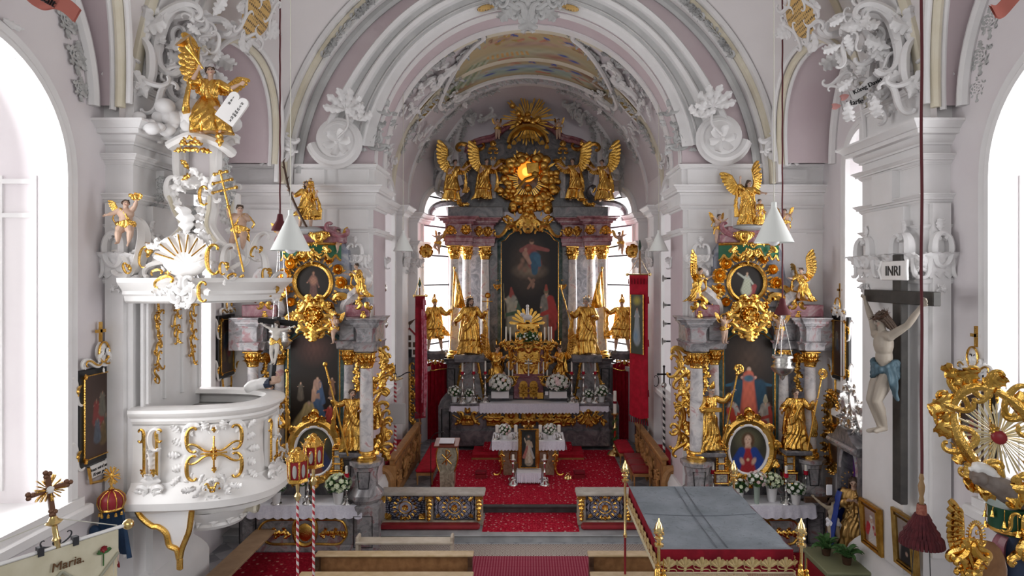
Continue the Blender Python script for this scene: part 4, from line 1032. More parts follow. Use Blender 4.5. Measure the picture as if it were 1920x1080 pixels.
# the painting
Dp = 22.62; x0, x1, yb, ys_, yt = 937, 1050, 640, 452, 424
out = [(x0, yb), (x1, yb), (x1, ys_), (x1 - 8, ys_ - 4), (x1 - 16, ys_ - 14), (x1 - 30, yt + 6), (993, yt), (x0 + 30, yt + 6), (x0 + 16, ys_ - 14), (x0 + 8, ys_ - 4), (x0, ys_)]
cv = Canvas(120, 230, (.014, .011, .011), 2); cv.asp = 216 / 113
cv.blob(.48, .66, .38, .30, (.10, .07, .055), 1.0); cv.blob(.5, .61, .34, .08, (.24, .19, .14), .9)
for x, z in ((.36, .66), (.42, .62), (.6, .63), (.38, .70), (.33, .64)): cv.blob(x, z, .05, .035, (.26, .15, .11), .7)
cv.line(.5, .8, .58, .68, .09, .12, (.33, .08, .075)); cv.line(.55, .82, .8, .79, .045, .03, (.34, .10, .09)); cv.line(.48, .82, .36, .79, .05, .04, (.3, .1, .09))
cv.line(.58, .73, .58, .60, .10, .05, (.045, .13, .22)); cv.line(.62, .73, .66, .66, .06, .03, (.06, .17, .28)); cv.line(.42, .76, .5, .68, .05, .03, (.45, .26, .2)); cv.blob(.43, .795, .035, .022, (.5, .3, .22), .5)
cv.blob(.53, .862, .045, .028, (.48, .29, .2), .5); cv.blob(.53, .875, .05, .02, (.08, .04, .03), .5)
cv.line(.47, .46, .56, .53, .02, .03, (.3, .17, .12)); cv.blob(.55, .485, .035, .035, (.34, .19, .14), .6); cv.line(.48, .55, .56, .5, .018, .025, (.3, .18, .13))
cv.person(.2, .40, .34, (.36, .36, .31), w=1.25, arms=((.1, -.3), (-.16, -.1)), lean=.1, mantle=(.06, .12, .08)); cv.line(.2, .40, .19, .465, .05, .015, (.3, .06, .05)); cv.blob(.23, .37, .05, .04, (.3, .3, .28), .5); cv.line(.06, .50, .09, .2, .008, .008, (.2, .17, .1))
cv.person(.77, .42, .37, (.2, .2, .19), w=.95, arms=((.2, -.28), (-.12, -.34)), mantle=(.40, .045, .045)); cv.blob(.77, .435, .05, .03, (.2, .16, .1), .5); cv.line(.77, .45, .77, .485, .03, .02, (.35, .07, .05)); cv.line(.84, .37, .92, .2, .06, .08, (.38, .04, .04))
cv.line(.74, .2, .76, .04, .04, .03, (.36, .24, .17)); cv.line(.86, .18, .86, .02, .05, .05, (.3, .035, .03))
M = tr(PX(x0, Dp), Dp, PZ(yb, Dp)); w, h = (x1 - x0) * K(Dp), (yb - yt) * K(Dp); sh_ = (ys_ - yt) / (yb - yt)
mk = lambda x, z: z < np.interp(np.abs(x - .5) * 2, [0, .45, .72, .86, 1.0], [1.0, .97, 1 - sh_ * .48, 1 - sh_ * .85, 1 - sh_])
g, c = flatcanvas(cv, M, w, h, mk)
pf = HA.part('picture_frame', oframe(poly(out, Dp), .10, .09, tr(0, Dp - .02, 0)).j(prism(poly(out, Dp), Dp + .02, Dp + .12)), M_marbg)
HA.part('gilt_slip', oframe(poly([(990 + (a - 993) * .955 + 3, 540 + (b - 540) * .98) for a, b in out], Dp), .028, .04, tr(0, Dp - .05, 0)), M_gold, pf)
HA.part('canvas', g, M_paint, pf, 'dark altar painting of a seated woman with child above two kneeling figures', cols=c, smooth=0)
for s in (-1, 1): HA.part('side_ornament', c_rev(6, .22, .6, 52, .16, .6).t(None, W(993.5 + s * 61, 536, Dp - .1)), M_gold)
# tabernacle
TB = Thing('tabernacle', 'gilded tabernacle with arched relief door and small crucifix in the middle of the high altar', 'tabernacle', (PX(991, 21.45), 21.5, 1.86))
Dt = 21.4; zb = 1.86
TB.part('body', pbox(963, 1019, 648, 748, Dt + .1, .5, .02).j(mould(cornice(PZ(704, Dt) - .08, PZ(704, Dt) + .06, .1), [(PX(968, Dt), Dt + .5), (PX(968, Dt), Dt), (PX(1014, Dt), Dt), (PX(1014, Dt), Dt + .5)])), M_marbr)
P = archpts(PX(991, Dt), 20 * K(Dt), PZ(702, Dt), PZ(664, Dt), 18); dr = TB.part('door', prism(P, Dt, Dt + .12).j(oframe(P, .035, .03, tr(0, Dt - .01, 0))), M_gold)
TB.part('door_relief', c_rev(12, .6, 1.0, 71, .08, .5).t(None, W(991, 680, Dt - .02)), M_gold, dr)
cg = box(-.02, .02, -.02, .02, -.35, .22).j(box(-.13, .13, -.02, .02, .05, .09))
TB.part('crucifix', cg.t(None, W(991, 685, Dt - .1)).j(limb([W(991, 681, Dt - .14), W(991, 693, Dt - .14)], [.035, .02])).j(tube([W(985, 675, Dt - .14), W(991, 680, Dt - .14), W(997, 675, Dt - .14)], .014, 5)).j(ell(W(991, 677, Dt - .15), .03, 5)), M_silver, dr)
for s in (-1, 1):
  P = archpts(PX(991 + s * 9.5, Dt), 7.5 * K(Dt), PZ(745, Dt), PZ(722, Dt), 12); TB.part('lower_door', prism(P, Dt + .02, Dt + .1).j(c_rev(8, .26, .6, 72, .12).t(None, W(991 + s * 9.5, 731, Dt))), M_goldd)
  TB.part('side_scroll', scroll(1.05, .09, .4, 10, True, 1.3).t(tr(W(991 + s * 33, 668, Dt + .1)) @ scl(s, 1, 1)).j(c_rev(10, .5, 1.3, 73, .09, .7, False).t(None, W(991 + s * 33, 672, Dt + .05))), M_gold)
  TB.part('candle_shelf', c_rev(8, .6, .4, 74, .1, .8).t(None, W(991 + s * 34, 712, Dt)).j(pbox(991 + s * 34 - 17, 991 + s * 34 + 17, 705, 707, Dt - .1, .3)), M_gold)
  TB.part('candle_shelf', c_rev(8, .6, .35, 75, .1, .8).t(None, W(991 + s * 38, 647, Dt)).j(pbox(991 + s * 38 - 15, 991 + s * 38 + 15, 641, 643, Dt - .1, .3)), M_gold)
TB.part('crown_ornament', c_rev(20, 1.0, .75, 76, .09, .55).t(None, W(991, 640, Dt - .02)).j(pbox(966, 1016, 622, 650, Dt + .1, .35, .03)), M_gold)
for i, (x, yt, yb) in enumerate(((954, 679, 705), (961, 679, 705), (969.5, 679, 705), (1010, 679, 705), (1019, 679, 705), (1026, 679, 705), (949, 613, 641), (957, 614, 641), (1021, 614, 641), (1029, 613, 641), (1033.5, 613, 641))):
  p = W(x, yb, Dt - .02); hh = (yb - yt) * K(Dt)
  o = one('candle', ('thin white candle on the %s candle shelf %s of the tabernacle' % ('lower' if i < 6 else 'upper', 'left' if x < 991 else 'right')), 'candle', lathe([(.024, 0), (.024, hh), (.004, hh + .004), (.004, hh + .03), (0, hh + .03)], 10, p), M_candle, p, 'candles on the %s %s tabernacle shelf' % ('lower' if i < 6 else 'upper', 'left' if x < 991 else 'right'))
LB = Thing('lamb_group', 'small white lamb with banner on a gilded ray disc above the tabernacle flowers', 'sculpture', W(989, 618, Dt))
LB.part('rays', rays(11, .1, .66, .05, 9, .15, -PI / 2, PI / 2).t(None, W(989, 609, Dt + .05)), M_gold); LB.part('base', pbox(969, 1010, 606, 618, Dt, .2, .03), M_gold)
LB.part('lamb', remesh(ell((0, 0, 0), (.17, .09, .1), 8).j(ell((-.17, -.02, .09), (.08, .06, .07), 8)).j(tube([(-.1, -.03, -.05), (-.1, -.03, -.16)], .025)).j(tube([(.1, -.03, -.05), (.12, -.03, -.16)], .025)), .012).t(None, W(989, 595, Dt - .05)), M_white)
LB.part('figure', limb([W(989, 590, Dt), W(989, 578, Dt)], [.06, .045]).j(ell(W(989, 574, Dt), .055, 6)), M_gilt)
bouquet('garland of small white flowers on top of the tabernacle', W(990, 640, Dt - .12), .75, .3, (.06, .02, 'round'), 9, M_petal, 44, big=.5)
# figures of the high altar
T, J = statue('saint_statue', 'gilded saint with cross staff before the left columns of the high altar', 881, 664, 21.2, 108, .12, la=((.09, -.03, -.13), (.16, -.10, -.04)), ra=((-.08, -.04, -.14), (-.17, -.1, -.22)), seed=11, hair='long', beard=True, look=(.5, 0, .1), lean=(.01, 0), group=None)
h = J['hand', 1]; staff(T, (h[0], h[1] - .03, 0), (h[0] + .06, h[1] - .03, 1.9), .018); T.part('cross_arm', tube([(h[0] - .12, h[1] - .03, 1.75), (h[0] + .22, h[1] - .03, 1.75)], .02).j(rosette(.1, 8).t(None, (h[0] + .06, h[1] - .05, 1.95))), M_gold, w=False); halo(T, J)
T.part('base', box(-.5, .5, -.3, .4, -.25, -.0, .03), M_marbd, w=False)
T, J = statue('saint_statue', 'gilded bearded saint with long tilted staff before the right columns of the high altar', 1099, 664, 21.2, 108, -.12, la=((.08, 0, -.15), (.03, -.14, -.12)), ra=((-.09, -.04, -.12), (-.17, -.1, -.06)), seed=14, beard=True, look=(-.4, .12, -.1), hair_m=M_hairg)
h = J['hand', -1]; staff(T, (h[0] + .32, h[1] - .04, 0), (h[0] - .32, h[1] - .04, 2.25), .02, tip='knob'); halo(T, J)
T.part('base', box(-.5, .5, -.3, .4, -.25, -.0, .03), M_marbd, w=False)
for s in (-1, 1):
  T, J = statue('soldier_statue', 'gilded helmeted soldier saint with %s at the far %s of the high altar' % (('raised banner', 'left') if s < 0 else ('large round shield', 'right')), 815 if s < 0 else 1166, 656, 21.5, 98, -s * .2, robe='short', la=((.1, -.03, -.1), (.2, -.08, -.02)) if s < 0 else ((.12, .0, -.12), (.2, -.02, -.2)), ra=((-.07, 0, -.15), (-.12, -.1, -.22)) if s < 0 else ((-.12, -.03, -.08), (-.2, -.1, -.0)), seed=15 + s, hair=None, beard=s < 0, look=(-s * .4, 0, 0), ll=((.05, -.06, -.24), (.08, -.02, -.465)), rl=((-.05, -.02, -.24), (-.07, 0, -.465)))
  HM = J['HM']; hw = J['hw']; q = HM[:3, 3]
  hg = ell((0, .1 * hw, .35 * hw), (.95 * hw, 1.0 * hw, .85 * hw), 10).j(tube(spl([(0, -.5 * hw, 1.1 * hw), (0, 0, 1.7 * hw), (0, .9 * hw, 1.5 * hw), (0, 1.4 * hw, .6 * hw)], 6), .2 * hw, 6))
  for i in range(5): hg.j(leaf(1.3 * hw, .5, .6, 3), tr(0, .1 * hw, 1.3 * hw) @ rot('z', (i - 2) * .5) @ rot('x', -.3))
  T.part('helmet', hg.t(tr(q) @ rot('z', -s * .4 - s * .2)), M_gold, w=False)
  hd = J['hand', -s]; p1 = (hd[0] - s * .12, hd[1] - .03, 2.75); staff(T, (hd[0] + s * .03, hd[1] - .03, .0), p1, .018, tip='knob')
  fl = np.array(p1); n = 18; u = np.linspace(0, 1, n); v_ = np.linspace(0, 1, 9)
  gz = np.stack([fl[0] - s * (-.02) + (-s) * (v_[None] * (.1 + .34 * u[:, None])) * .95, fl[1] + .09 * np.sin(v_[None] * 7 + u[:, None] * 3) + 0 * u[:, None], fl[2] - .05 - 1.25 * u[:, None] - .1 * v_[None]], -1)
  T.part('banner', G(gz.reshape(-1, 3), [gridf(n, 9)]).add((gz + (0, .02, 0)).reshape(-1, 3), [gridf(n, 9)[:, ::-1]]), M_gold, w=False)
  if s > 0: T.part('shield', lathe([(0, -.1), (.2, -.07), (.4, 0), (.42, .03), (.0, .03)], 24).t(tr(J['hand', 1] + (.33, -.1, .22)) @ rot('x', PI / 2 - .1) @ rot('y', .3)), M_gold, w=False)
  T.part('base', lathe([(.34, -.28), (.4, -.1), (.34, 0), (0, 0)], 16), M_marbd, w=False)
for s in (-1, 1):
  nm = 'left' if s < 0 else 'right'
  T, J = statue('kneeling_angel', 'gilded kneeling angel with folded hands at the %s side of the tabernacle' % nm, 991 + s * 64, 712, 21.5, 88, -s * .95, sit=True, wings=((.42, .45, .35, .5), (.42, .9, .7, .5)) if s < 0 else ((.42, .9, .7, .5), (.42, .45, .35, .5)), la=((.04, -.06, -.14), (-.06, -.16, -.07)), ra=((-.04, -.06, -.14), (.06, -.16, -.07)), ll=((.02, -.2, -.12), (.02, .02, -.25)), rl=((-.02, -.18, -.14), (-.02, .05, -.26)), lean=(0, -.06), look=(0, .25, 0), seed=20 + s)
  for k, (px_, py, rz, wl) in enumerate(((907, 374, .25, ((.52, .35, .15, .55), (.42, .95, .4, .5))), (848, 376, .3, ((.54, .3, .15, .55), (.42, .95, .4, .5))))):
    if s > 0: px_ = 1980 - px_ + (6 if k == 0 else 2); rz = -rz; wl = wl[::-1]
    T, J = statue('angel_statue', 'gilded winged angel %s on the %s of the high altar top' % (('beside the cloud glory', 'left') if k == 0 and s < 0 else ('beside the cloud glory', 'right') if k == 0 else ('on the outer volute', 'left') if s < 0 else ('on the outer volute', 'right')), px_, py, 22.1 - .2 * k, 78, rz, wings=wl, lean=(-s * .05, -.04),
                      la=((.1, -.05, -.05), (.2, -.12, .03)) if s < 0 else ((.05, -.05, -.15), (.0, -.15, -.1)), ra=((-.05, -.05, -.15), (.0, -.15, -.1)) if s < 0 else ((-.1, -.05, -.05), (-.2, -.12, .03)), sleeve=False, ll=((.05, -.1, -.22), (.02, .02, -.44)), rl=((-.03, -.02, -.24), (-.06, .06, -.46)), look=(-s * .3, .1, 0), seed=30 + 2 * k + s, vox=.008)
  T, J = statue('putto_statue', 'small putto waving from the %s shoulder of the high altar gable' % nm, 990 + s * 57, 258, 22.4, 38, s * -.4, child=True, robe='sash', seed=40 + s, wings=(.3, .5, .4, .45), la=((.07, -.02, .07 if s > 0 else -.1), (.13, -.05, .16 if s > 0 else -.16)), ra=((-.07, -.02, .07 if s < 0 else -.1), (-.13, -.05, .16 if s < 0 else -.16)), vox=.011)
  T, J = statue('putto_statue', 'flying putto with gilded shell before the %s window of the apse' % nm, 821 if s < 0 else 1164, 474, 21.3, 42, s * .5, child=True, robe='sash', seed=44 + s, wings=(.34, .6, .4, .45), la=((.09, -.02, .05), (.16, -.06, .08)), ra=((-.09, -.02, .0), (-.17, -.06, .04)), rl=((-.06, -.12, -.16), (-.02, .05, -.28)), lean=(s * -.06, 0), vox=.011)
  T.part('shell', rosette(.25, 7, .4, 3).j(c_rev(5, .5, .5, 47, .12)).t(None, (s * .36, -.1, .05)), M_gold, w=False); T.part('bracket', tube([(0, 0, .25), (-s * .3, .6, .2)], .03), M_iron, w=False)
# altar linen, candlesticks, flowers
t = Thing('altar_cloth', 'long white lace cloth hanging over the full width of the high altar table', 'cloth', (0, 21.4, 1.86)); lace(t, PX(845, 20.95), PX(1141, 20.95), 20.93, 21.7, 1.855, .25, 1, 40)
t = Thing('altar_cloth', 'shorter white top cloth with wavy hem in the middle of the high altar table', 'cloth', (0, 21.3, 1.87)); lace(t, PX(899, 20.85), PX(1086, 20.85), 20.87, 21.5, 1.872, .30, 4, 30)
cs = None
for i, x in enumerate((867, 888, 910, 1072, 1094, 1116)):
  p = W(x, 749, 21.15 if i % 3 else 21.1); p[2] = 1.868; q = ('outermost', 'middle', 'innermost') if i < 3 else ('innermost', 'middle', 'outermost')
  lb = '%s of three tall silver candlesticks with red cups on the %s of the high altar' % (q[i % 3], 'left' if i < 3 else 'right')
  if cs is None: cs = candlestick(lb, p, .95, .42, .17, M_silver, 'tall silver candlesticks on the high altar', .03, M_red)
  else: dup(cs.o, p, lb)
for i, (x, yb, w_, h_, pt, n, pk) in enumerate(((852, 750, .42, .38, (.11, .2, 'round'), 30, 0), (880, 750, .34, .3, (.1, .18, 'round'), 26, 0), (938, 741, .75, .62, (.17, .22, 'box'), 60, 1), (1046, 740, .75, .62, (.17, .22, 'box'), 60, 1), (1104, 750, .34, .3, (.1, .16, 'round'), 26, 0), (1128, 750, .44, .4, (.11, .2, 'round'), 30, 0))):
  p = W(x, yb, 21.2); p[2] = 1.868 if not pk else 2.02
  lb = ['potted white chrysanthemums at the left end of the high altar', 'smaller pot of white flowers second from the left on the high altar', 'large white and pink bouquet left of the tabernacle', 'large white and pink bouquet right of the tabernacle', 'smaller pot of white flowers second from the right on the high altar', 'potted white chrysanthemums at the right end of the high altar'][i]
  bouquet(lb, p, w_, h_, pt, 50 + i, M_petal, n, 'flowers on the high altar', M_petalp if pk else None)
for s in (-1, 1): HA.part('gradine', pbox(*( (915, 962) if s < 0 else (1020, 1068)), 741, 749, 21.15, .4, .01), M_marbd)
one('book_stand', 'small gilded card frame on the high altar right of the tabernacle door', 'frame', pbox(1007, 1019, 736, 748, 21.1, .05, .01), M_gold, W(1013, 748, 21.1))
one('card', 'small white card on the high altar beside the right bouquet', 'card', pbox(1022, 1028, 734, 741, 21.1, .02, 0), M_cloth, W(1025, 741, 21.1))
# passage doors with red curtains beside the altar
for s in (-1, 1):
  nm = 'left' if s < 0 else 'right'; xc = 817 if s < 0 else 1170; Dd = 22.3
  t = Thing('curtained_passage', 'marble passage with gathered red curtain %s of the high altar' % nm, 'doorway', W(xc, 825, Dd))
  x0, x1 = sorted((PX(xc - 21, Dd), PX(xc + 21, Dd))); u = np.linspace(0, 1, 60); y = Dd + .06 * np.sin(u * 34)
  v = np.concatenate([np.stack([x0 + (x1 - x0) * u, y, np.full(60, .36)], -1), np.stack([x0 + (x1 - x0) * u, y, np.full(60, PZ(684, Dd)) + .12 * np.sin(u * PI)], -1)])
  t.part('curtain', G(v, [gridf(2, 60)]).add(v + (0, .02, 0), [gridf(2, 60)[:, ::-1]]), M_red)
  t.part('lintel', box(x0 - .15, x1 + .15, Dd + .05, Dd + .5, PZ(672, Dd), PZ(656, Dd), .02).j(lathe([(.5, 0), (.55, .05), (.42, .14), (.3, .2), (0, .2)], 18, (PX(xc, Dd), Dd + .1, PZ(672, Dd)))), M_marbd)
  t.part('post', box(x0 - .2 if s < 0 else x1, x0 if s < 0 else x1 + .22, Dd, Dd + .5, .35, PZ(656, Dd), .02), M_marbd)
  t.part('valance', c_rev(14, 1.0, .3, 81, .12, .7).t(None, W(xc, 676, Dd - .08)), M_gold)
  t.part('trim', tube(spl([(x0, Dd - .07, PZ(690, Dd)), ((x0 * 2 + x1) / 3, Dd - .09, PZ(694, Dd)), ((x0 + 2 * x1) / 3, Dd - .09, PZ(692, Dd)), (x1, Dd - .07, PZ(691, Dd))], 8), .02, 5), M_gold)
# ================================================================ side altars
def side_altar(s):
  nm = 'left' if s < 0 else 'right'; c0 = 590 if s < 0 else 1403
  q = lambda dx: c0 - s * dx                       # dx grows towards the choir
  X = lambda dx, D: PX(q(dx), D)
  A = Thing('side_altar', ('marble side altar behind the pulpit, its painting showing a seated mother and child' if s < 0 else 'marble side altar on the right, its painting showing a woman in red'), 'altar', (X(0, 14.5), 14.5, 0), 'marble side altars')
  D = 14.6
  def bx(a, b, y0, y1, D, d, bv=.015):
    a, b = sorted((q(a), q(b))); return pbox(a, b, y0, y1, D, d, bv)
  def PTH(pts):
    P = [(X(a, dd), dd) for a, dd in pts]
    return P if s < 0 else P[::-1]
  # table
  Dm = 14.0
  g = bx(-110, 75, 952, 1036, Dm, .8, .03).j(bx(-114, 80, 948, 956, Dm - .03, .8, .02)).j(bx(-113, 78, 1022, 1037, Dm - .05, .8, .03))
  A.part('altar_table', g, M_marb)
  P = [(-88, 0), (-78, -14), (-60, -22), (-20, -22), (0, -26), (20, -22), (60, -22), (72, -14), (78, 0), (66, 22), (20, 24), (0, 30), (-20, 24), (-70, 22)]
  kk = K(Dm); cc = W(q(-18), 998, Dm - .03)
  A.part('gilt_moulding', oframe([(p[0] * kk, p[1] * kk) for p in [tuple(v_) for v_ in spl([(a, b) for a, b in P], 5, True)]], .028, .03, tr(*cc)), M_gold)
  g = oframe([tuple(v_ * kk) for v_ in spl([(-20, 0), (-17, 20), (0, 27), (17, 20), (20, 0), (14, -18), (0, -24), (-14, -18)], 5, True)], .05, .05)
  for sg in (-1, 1):
    for i in range(5): g.j(leaf(.24, .5, .4, 3), tr(sg * (.3 + .11 * i), -.01, -.05) @ rot('y', sg * 1.3)); g.j(leaf(.18, .5, .4, 3), tr(sg * (.3 + .11 * i), -.01, -.03) @ rot('y', sg * (.4 if i % 2 else 2.1)))
  A.part('cartouche', g.t(None, cc).j(ell(cc, (.16, .03, .2), 8)), M_gold)
  # pedestals with outlined panels
  for dx, dd, w in ((-116, 14.35, .27), (-66, 14.7, .22), (64, 14.7, .22), (97, 14.15, .30)):
    x = X(dx, dd); zt = PZ(852, D); z0 = 0.0
    pr = [(w * 1.05, 0), (w * 1.05, .9), (w * 1.15, .95), (w * 1.18, 1.02), (w * .98, 1.06), (w * 1.28, 1.16), (w * 1.3, 1.26), (w * .98, 1.36), (w * .85, 1.4), (w * .80, 1.62), (w * .92, 1.8), (w * .95, 1.84), (w * 1.2, 1.88), (w * 1.22, zt), (0, zt)]
    pd = A.part('pedestal', lathe(pr, 8, (0, 0, 0), PI / 8, 2 * PI + PI / 8).t(None, (x, dd, 0)), M_marb)
    for za, zb, wa, wb in ((.15, .82, .2, .2), (1.40, 1.76, .1, .14)):
      yy = dd - w * (.99 if za < 1 else .80); wa *= w / .3; wb *= w / .3
      A.part('pedestal_panel', oframe([(x - wa, za), (x + wa, za), (x + wb, zb), (x - wb, zb)], .012, .012, tr(0, yy, 0)), M_black, pd)
    P = [(x - .17, 15.0), (x - .17, dd - .2), (x + .17, dd - .2), (x + .17, 15.0)]; g = box(x - .16, x + .16, dd - .18, 14.95, 4.36, 5.08)
    for pr in (cornice(4.88, 5.11, .17), [(0, 4.37), (.04, 4.39), (.05, 4.5), (.09, 4.56), (0, 4.58)]): g.j(mould(pr, P))
    A.part('entablature_break', g, M_marb)
    column(A, x, dd, zt, PZ(655, D), .118 if abs(dx) < 100 and dx != 97 else (.13 if dx < 0 else .15), .36, .22, M_marbl)
  A.part('retable_wall', bx(-112, 100, 640, 925, 14.88, .12).j(bx(-80, -54, 655, 925, 14.8, .2)).j(bx(52, 78, 655, 925, 14.8, .2)), M_blue)
  # entablature: two blocks, each breaking forward over its columns
  for pts in ([(-136, 15.0), (-134, 14.3), (-98, 14.3), (-92, 14.6), (-50, 14.6), (-50, 14.9)], [(49, 14.9), (49, 14.6), (78, 14.6), (80, 14.12), (113, 14.12), (115, 15.0)]):
    P = PTH(pts); g = G()
    for pr in (cornice(4.86, 5.1, .24), [(0, 4.36), (.04, 4.38), (.05, 4.5), (.1, 4.56), (0, 4.58)], [(.02, 4.56), (.0, 4.72), (.03, 4.86), (0, 4.86)]): g.j(mould(pr, P))
    xs = [p[0] for p in P]
    for (a, ya), (b, yb) in zip(P[:-1], P[1:]):
      if abs(a - b) > .3: g.j(box(min(a, b), max(a, b), min(ya, yb) + .02, 15.0, 4.36, 5.09))
    A.part('entablature', g, M_marb)
    A.part('attic_pedestal', box(sum(xs[1:3]) / 2 - .2 if 0 else min(xs) + .25, max(xs) - .2, 14.4, 14.95, 5.1, 5.38, .02), M_marbr)
  # attic with oval picture
  Dq = 14.7
  pl = [(-100, 575), (-96, 545), (-70, 520), (-62, 470), (-50, 452), (50, 452), (62, 470), (66, 520), (92, 545), (100, 575)]
  A.part('attic_panel', prism([(X(a, Dq), PZ(b, Dq)) for a, b in pl], Dq, Dq + .3), M_blue)
  for sg in (-1, 1):
    A.part('volute', scroll(.95, .15, .5, 10, True, 1.3).t(tr(X(sg * 84, Dq), Dq - .1, PZ(548, Dq)) @ rot('y', -s * sg * .9) @ scl(s * sg, 1, 1)), M_marbl)
    A.part('acanthus', c_rev(9, .62, .62, 91, .12, .8, False).t(None, W(q(sg * 74), 552, Dq - .12)).j(c_rev(6, .3, .35, 92, .15), None, W(q(sg * 92), 585, Dq - .25)), M_gold)
    A.part('volute_block', bx(sg * 92 - 13, sg * 92 + 13, 572, 597, Dq - .2, .3), M_marbl)
  fx = W(c0 - 3, 530, Dq - .06); g = G(); R = rng(5)
  el_ = [(.42 * math.cos(a), .43 * math.sin(a)) for a in np.linspace(0, 2 * PI, 40, endpoint=False)]
  fr_ = A.part('oval_frame', oframe(el_, .055, .06, tr(*fx)).j(c_rev(7, .5, .22, 93, .14).t(None, fx + (0, -.02, .5))), M_gold)
  cv = Canvas(60, 60, (.02, .016, .013), 4)
  if s < 0: cv.person(.5, .76, .75, (.12, .06, .05), w=.8, arms=((-.22, -.34), (.2, -.5)), skin=(.33, .17, .11)); cv.blob(.5, .55, .14, .16, (.30, .15, .10), .6)
  else: cv.person(.52, .74, .75, (.36, .38, .33), w=.8, arms=((-.34, .02), (.25, -.42)), skin=(.50, .34, .24)); cv.line(.72, .4, .6, .12, .07, .1, (.24, .04, .04)); cv.line(.52, .52, .5, .3, .1, .16, (.40, .42, .33))
  gg, cc_ = flatcanvas(cv, tr(fx[0] - .42, fx[1] + .02, fx[2] - .43), .84, .86, lambda a, b: (a - .5) ** 2 + (b - .5) ** 2 < .25)
  A.part('oval_canvas', gg, M_paint, fr_, 'dark oval picture of a half-length figure', cols=cc_, smooth=0)
  for i in range(13):
    a = -PI * .42 + i * (PI * 1.84) / 12 - PI * .0; r = R.uniform(.095, .155); p = fx + np.array([.66 * math.sin(a), -.02, .66 * math.cos(a)])
    if i % 2 == 0: g.j(rosette(r * 1.25, 7, .3, i), None, p)
    g.j(lathe([(r, -.03), (r * 1.02, .03), (r * .85, .06), (r * .72, .03), (r * .55, .075), (r * .4, .04), (r * .25, .09), (.0, .1)], 16).t(rot('x', PI / 2), p))
  g.j(rays(34, .5, .85, .03, 6, .35).t(None, fx + (0, .04, 0)))
  A.part('cloud_discs', g, M_gold)
  cr = W(q(0), 597, 14.35); A.part('crest', c_rev(34, 1.05, .72, 96, .075, .7).t(None, cr).j(rosette(.2, 8, .4, 3).t(None, cr + (0, -.1, .08))).j(leaf(.45, .6, .3, 5).t(rot('x', PI) @ rot('z', PI)).t(None, cr + (0, -.1, -.1))), M_gold)
  # lambrequin
  u = np.linspace(-1, 1, 90); xx = fx[0] + u * .68; zt = PZ(459, Dq) + 0 * u; zb = PZ(471, Dq) - .12 * np.abs(np.sin(u * PI * 3.5)) - .1 * np.abs(u); yy = Dq - .2 - .25 * (1 - u * u)
  v = np.stack([np.concatenate([xx, xx]), np.concatenate([yy, yy]), np.concatenate([zb, zt])], -1)
  lb = A.part('lambrequin', G(v, [gridf(2, 90)]).add(v + (0, .02, 0), [gridf(2, 90)[:, ::-1]]), mat('green_lambrequin', (.01, .09, .04), .5, c2=(.015, .14, .06)))
  A.part('lambrequin_edge', tube(np.stack([xx, yy - .01, zb], -1), .028, 6).j(tube(np.stack([xx, yy - .01, zt], -1), .03, 6)).j(c_rev(18, 1.3, .3, 96, .12, .8).t(None, (fx[0], Dq - .44, PZ(473, Dq)))), M_gold, lb)
  A.part('top_pedestal', bx(-52, 52, 438, 456, Dq - .3, .4, .03).j(bx(-30, 40, 424, 440, Dq - .3, .4, .03)).j(scroll(.5, .07, .5, 9, False, 1.6).t(tr(X(-44, Dq), Dq - .3, PZ(440, Dq)) @ rot('y', 1.2))).j(scroll(.5, .07, .5, 9, False, 1.6).t(tr(X(44, Dq), Dq - .3, PZ(440, Dq)) @ rot('y', -1.2))), M_marbr)
  A.part('top_ornament', c_rev(10, .5, .35, 97, .12).t(None, W(q(10), 442, Dq - .34)), M_gold)
  # main painting
  Dp = 14.75; w, h = 98 * K(Dp), (905 - 617) * K(Dp)
  cv = Canvas(96, 250, (.02, .016, .014), 6 + s); cv.asp = h / w
  if s < 0:
    cv.blob(.5, .80, .45, .14, (.10, .045, .035), 1.0)
    cv.person(.56, .60, .19, (.38, .24, .19), w=1.1, arms=((.1, -.3), (-.12, -.36)), mantle=(.07, .12, .22)); cv.line(.56, .44, .6, .36, .09, .12, (.06, .11, .2)); cv.line(.5, .52, .48, .46, .05, .04, (.48, .3, .21)); cv.blob(.5, .535, .035, .026, (.5, .32, .24), .5)
    cv.person(.40, .44, .20, (.42, .33, .16), w=1.5, lean=-.15, arms=((.3, -.3), (.16, -.5)), hair=(.25, .2, .18), mantle=None, kneel=True); cv.line(.36, .32, .3, .2, .12, .17, (.3, .3, .27))
    cv.person(.8, .42, .14, (.40, .06, .05), w=1.1, arms=((-.3, -.2), (-.2, -.5))); cv.person(.84, .60, .12, (.2, .1, .06)); cv.person(.24, .57, .12, (.12, .1, .08)); cv.line(.65, .25, .95, .25, .03, .03, (.2, .17, .14)); cv.line(.75, .22, .7, .14, .04, .05, (.35, .33, .3))
  else:
    cv.blob(.5, .74, .5, .2, (.075, .045, .03), 1.0)
    for i in range(12): cv.person(.12 + .07 * i, .44 + .03 * math.sin(i * 2), .12, (.10 + .03 * (i % 3), .05, .04), skin=(.22, .12, .08))
    cv.line(.5, .58, .08, .555, .05, .028, (.03, .10, .16)); cv.line(.5, .58, .92, .555, .05, .028, (.03, .10, .16)); cv.line(.3, .55, .25, .40, .14, .12, (.02, .06, .1)); cv.line(.7, .55, .75, .40, .14, .12, (.02, .06, .1))
    cv.person(.5, .66, .36, (.50, .10, .06), w=.85, arms=((-.12, -.15), (.12, -.15)), skin=(.55, .38, .29)); cv.line(.5, .62, .5, .42, .1, .13, (.55, .13, .08)); cv.blob(.5, .60, .14, .03, (.06, .14, .2), .5)
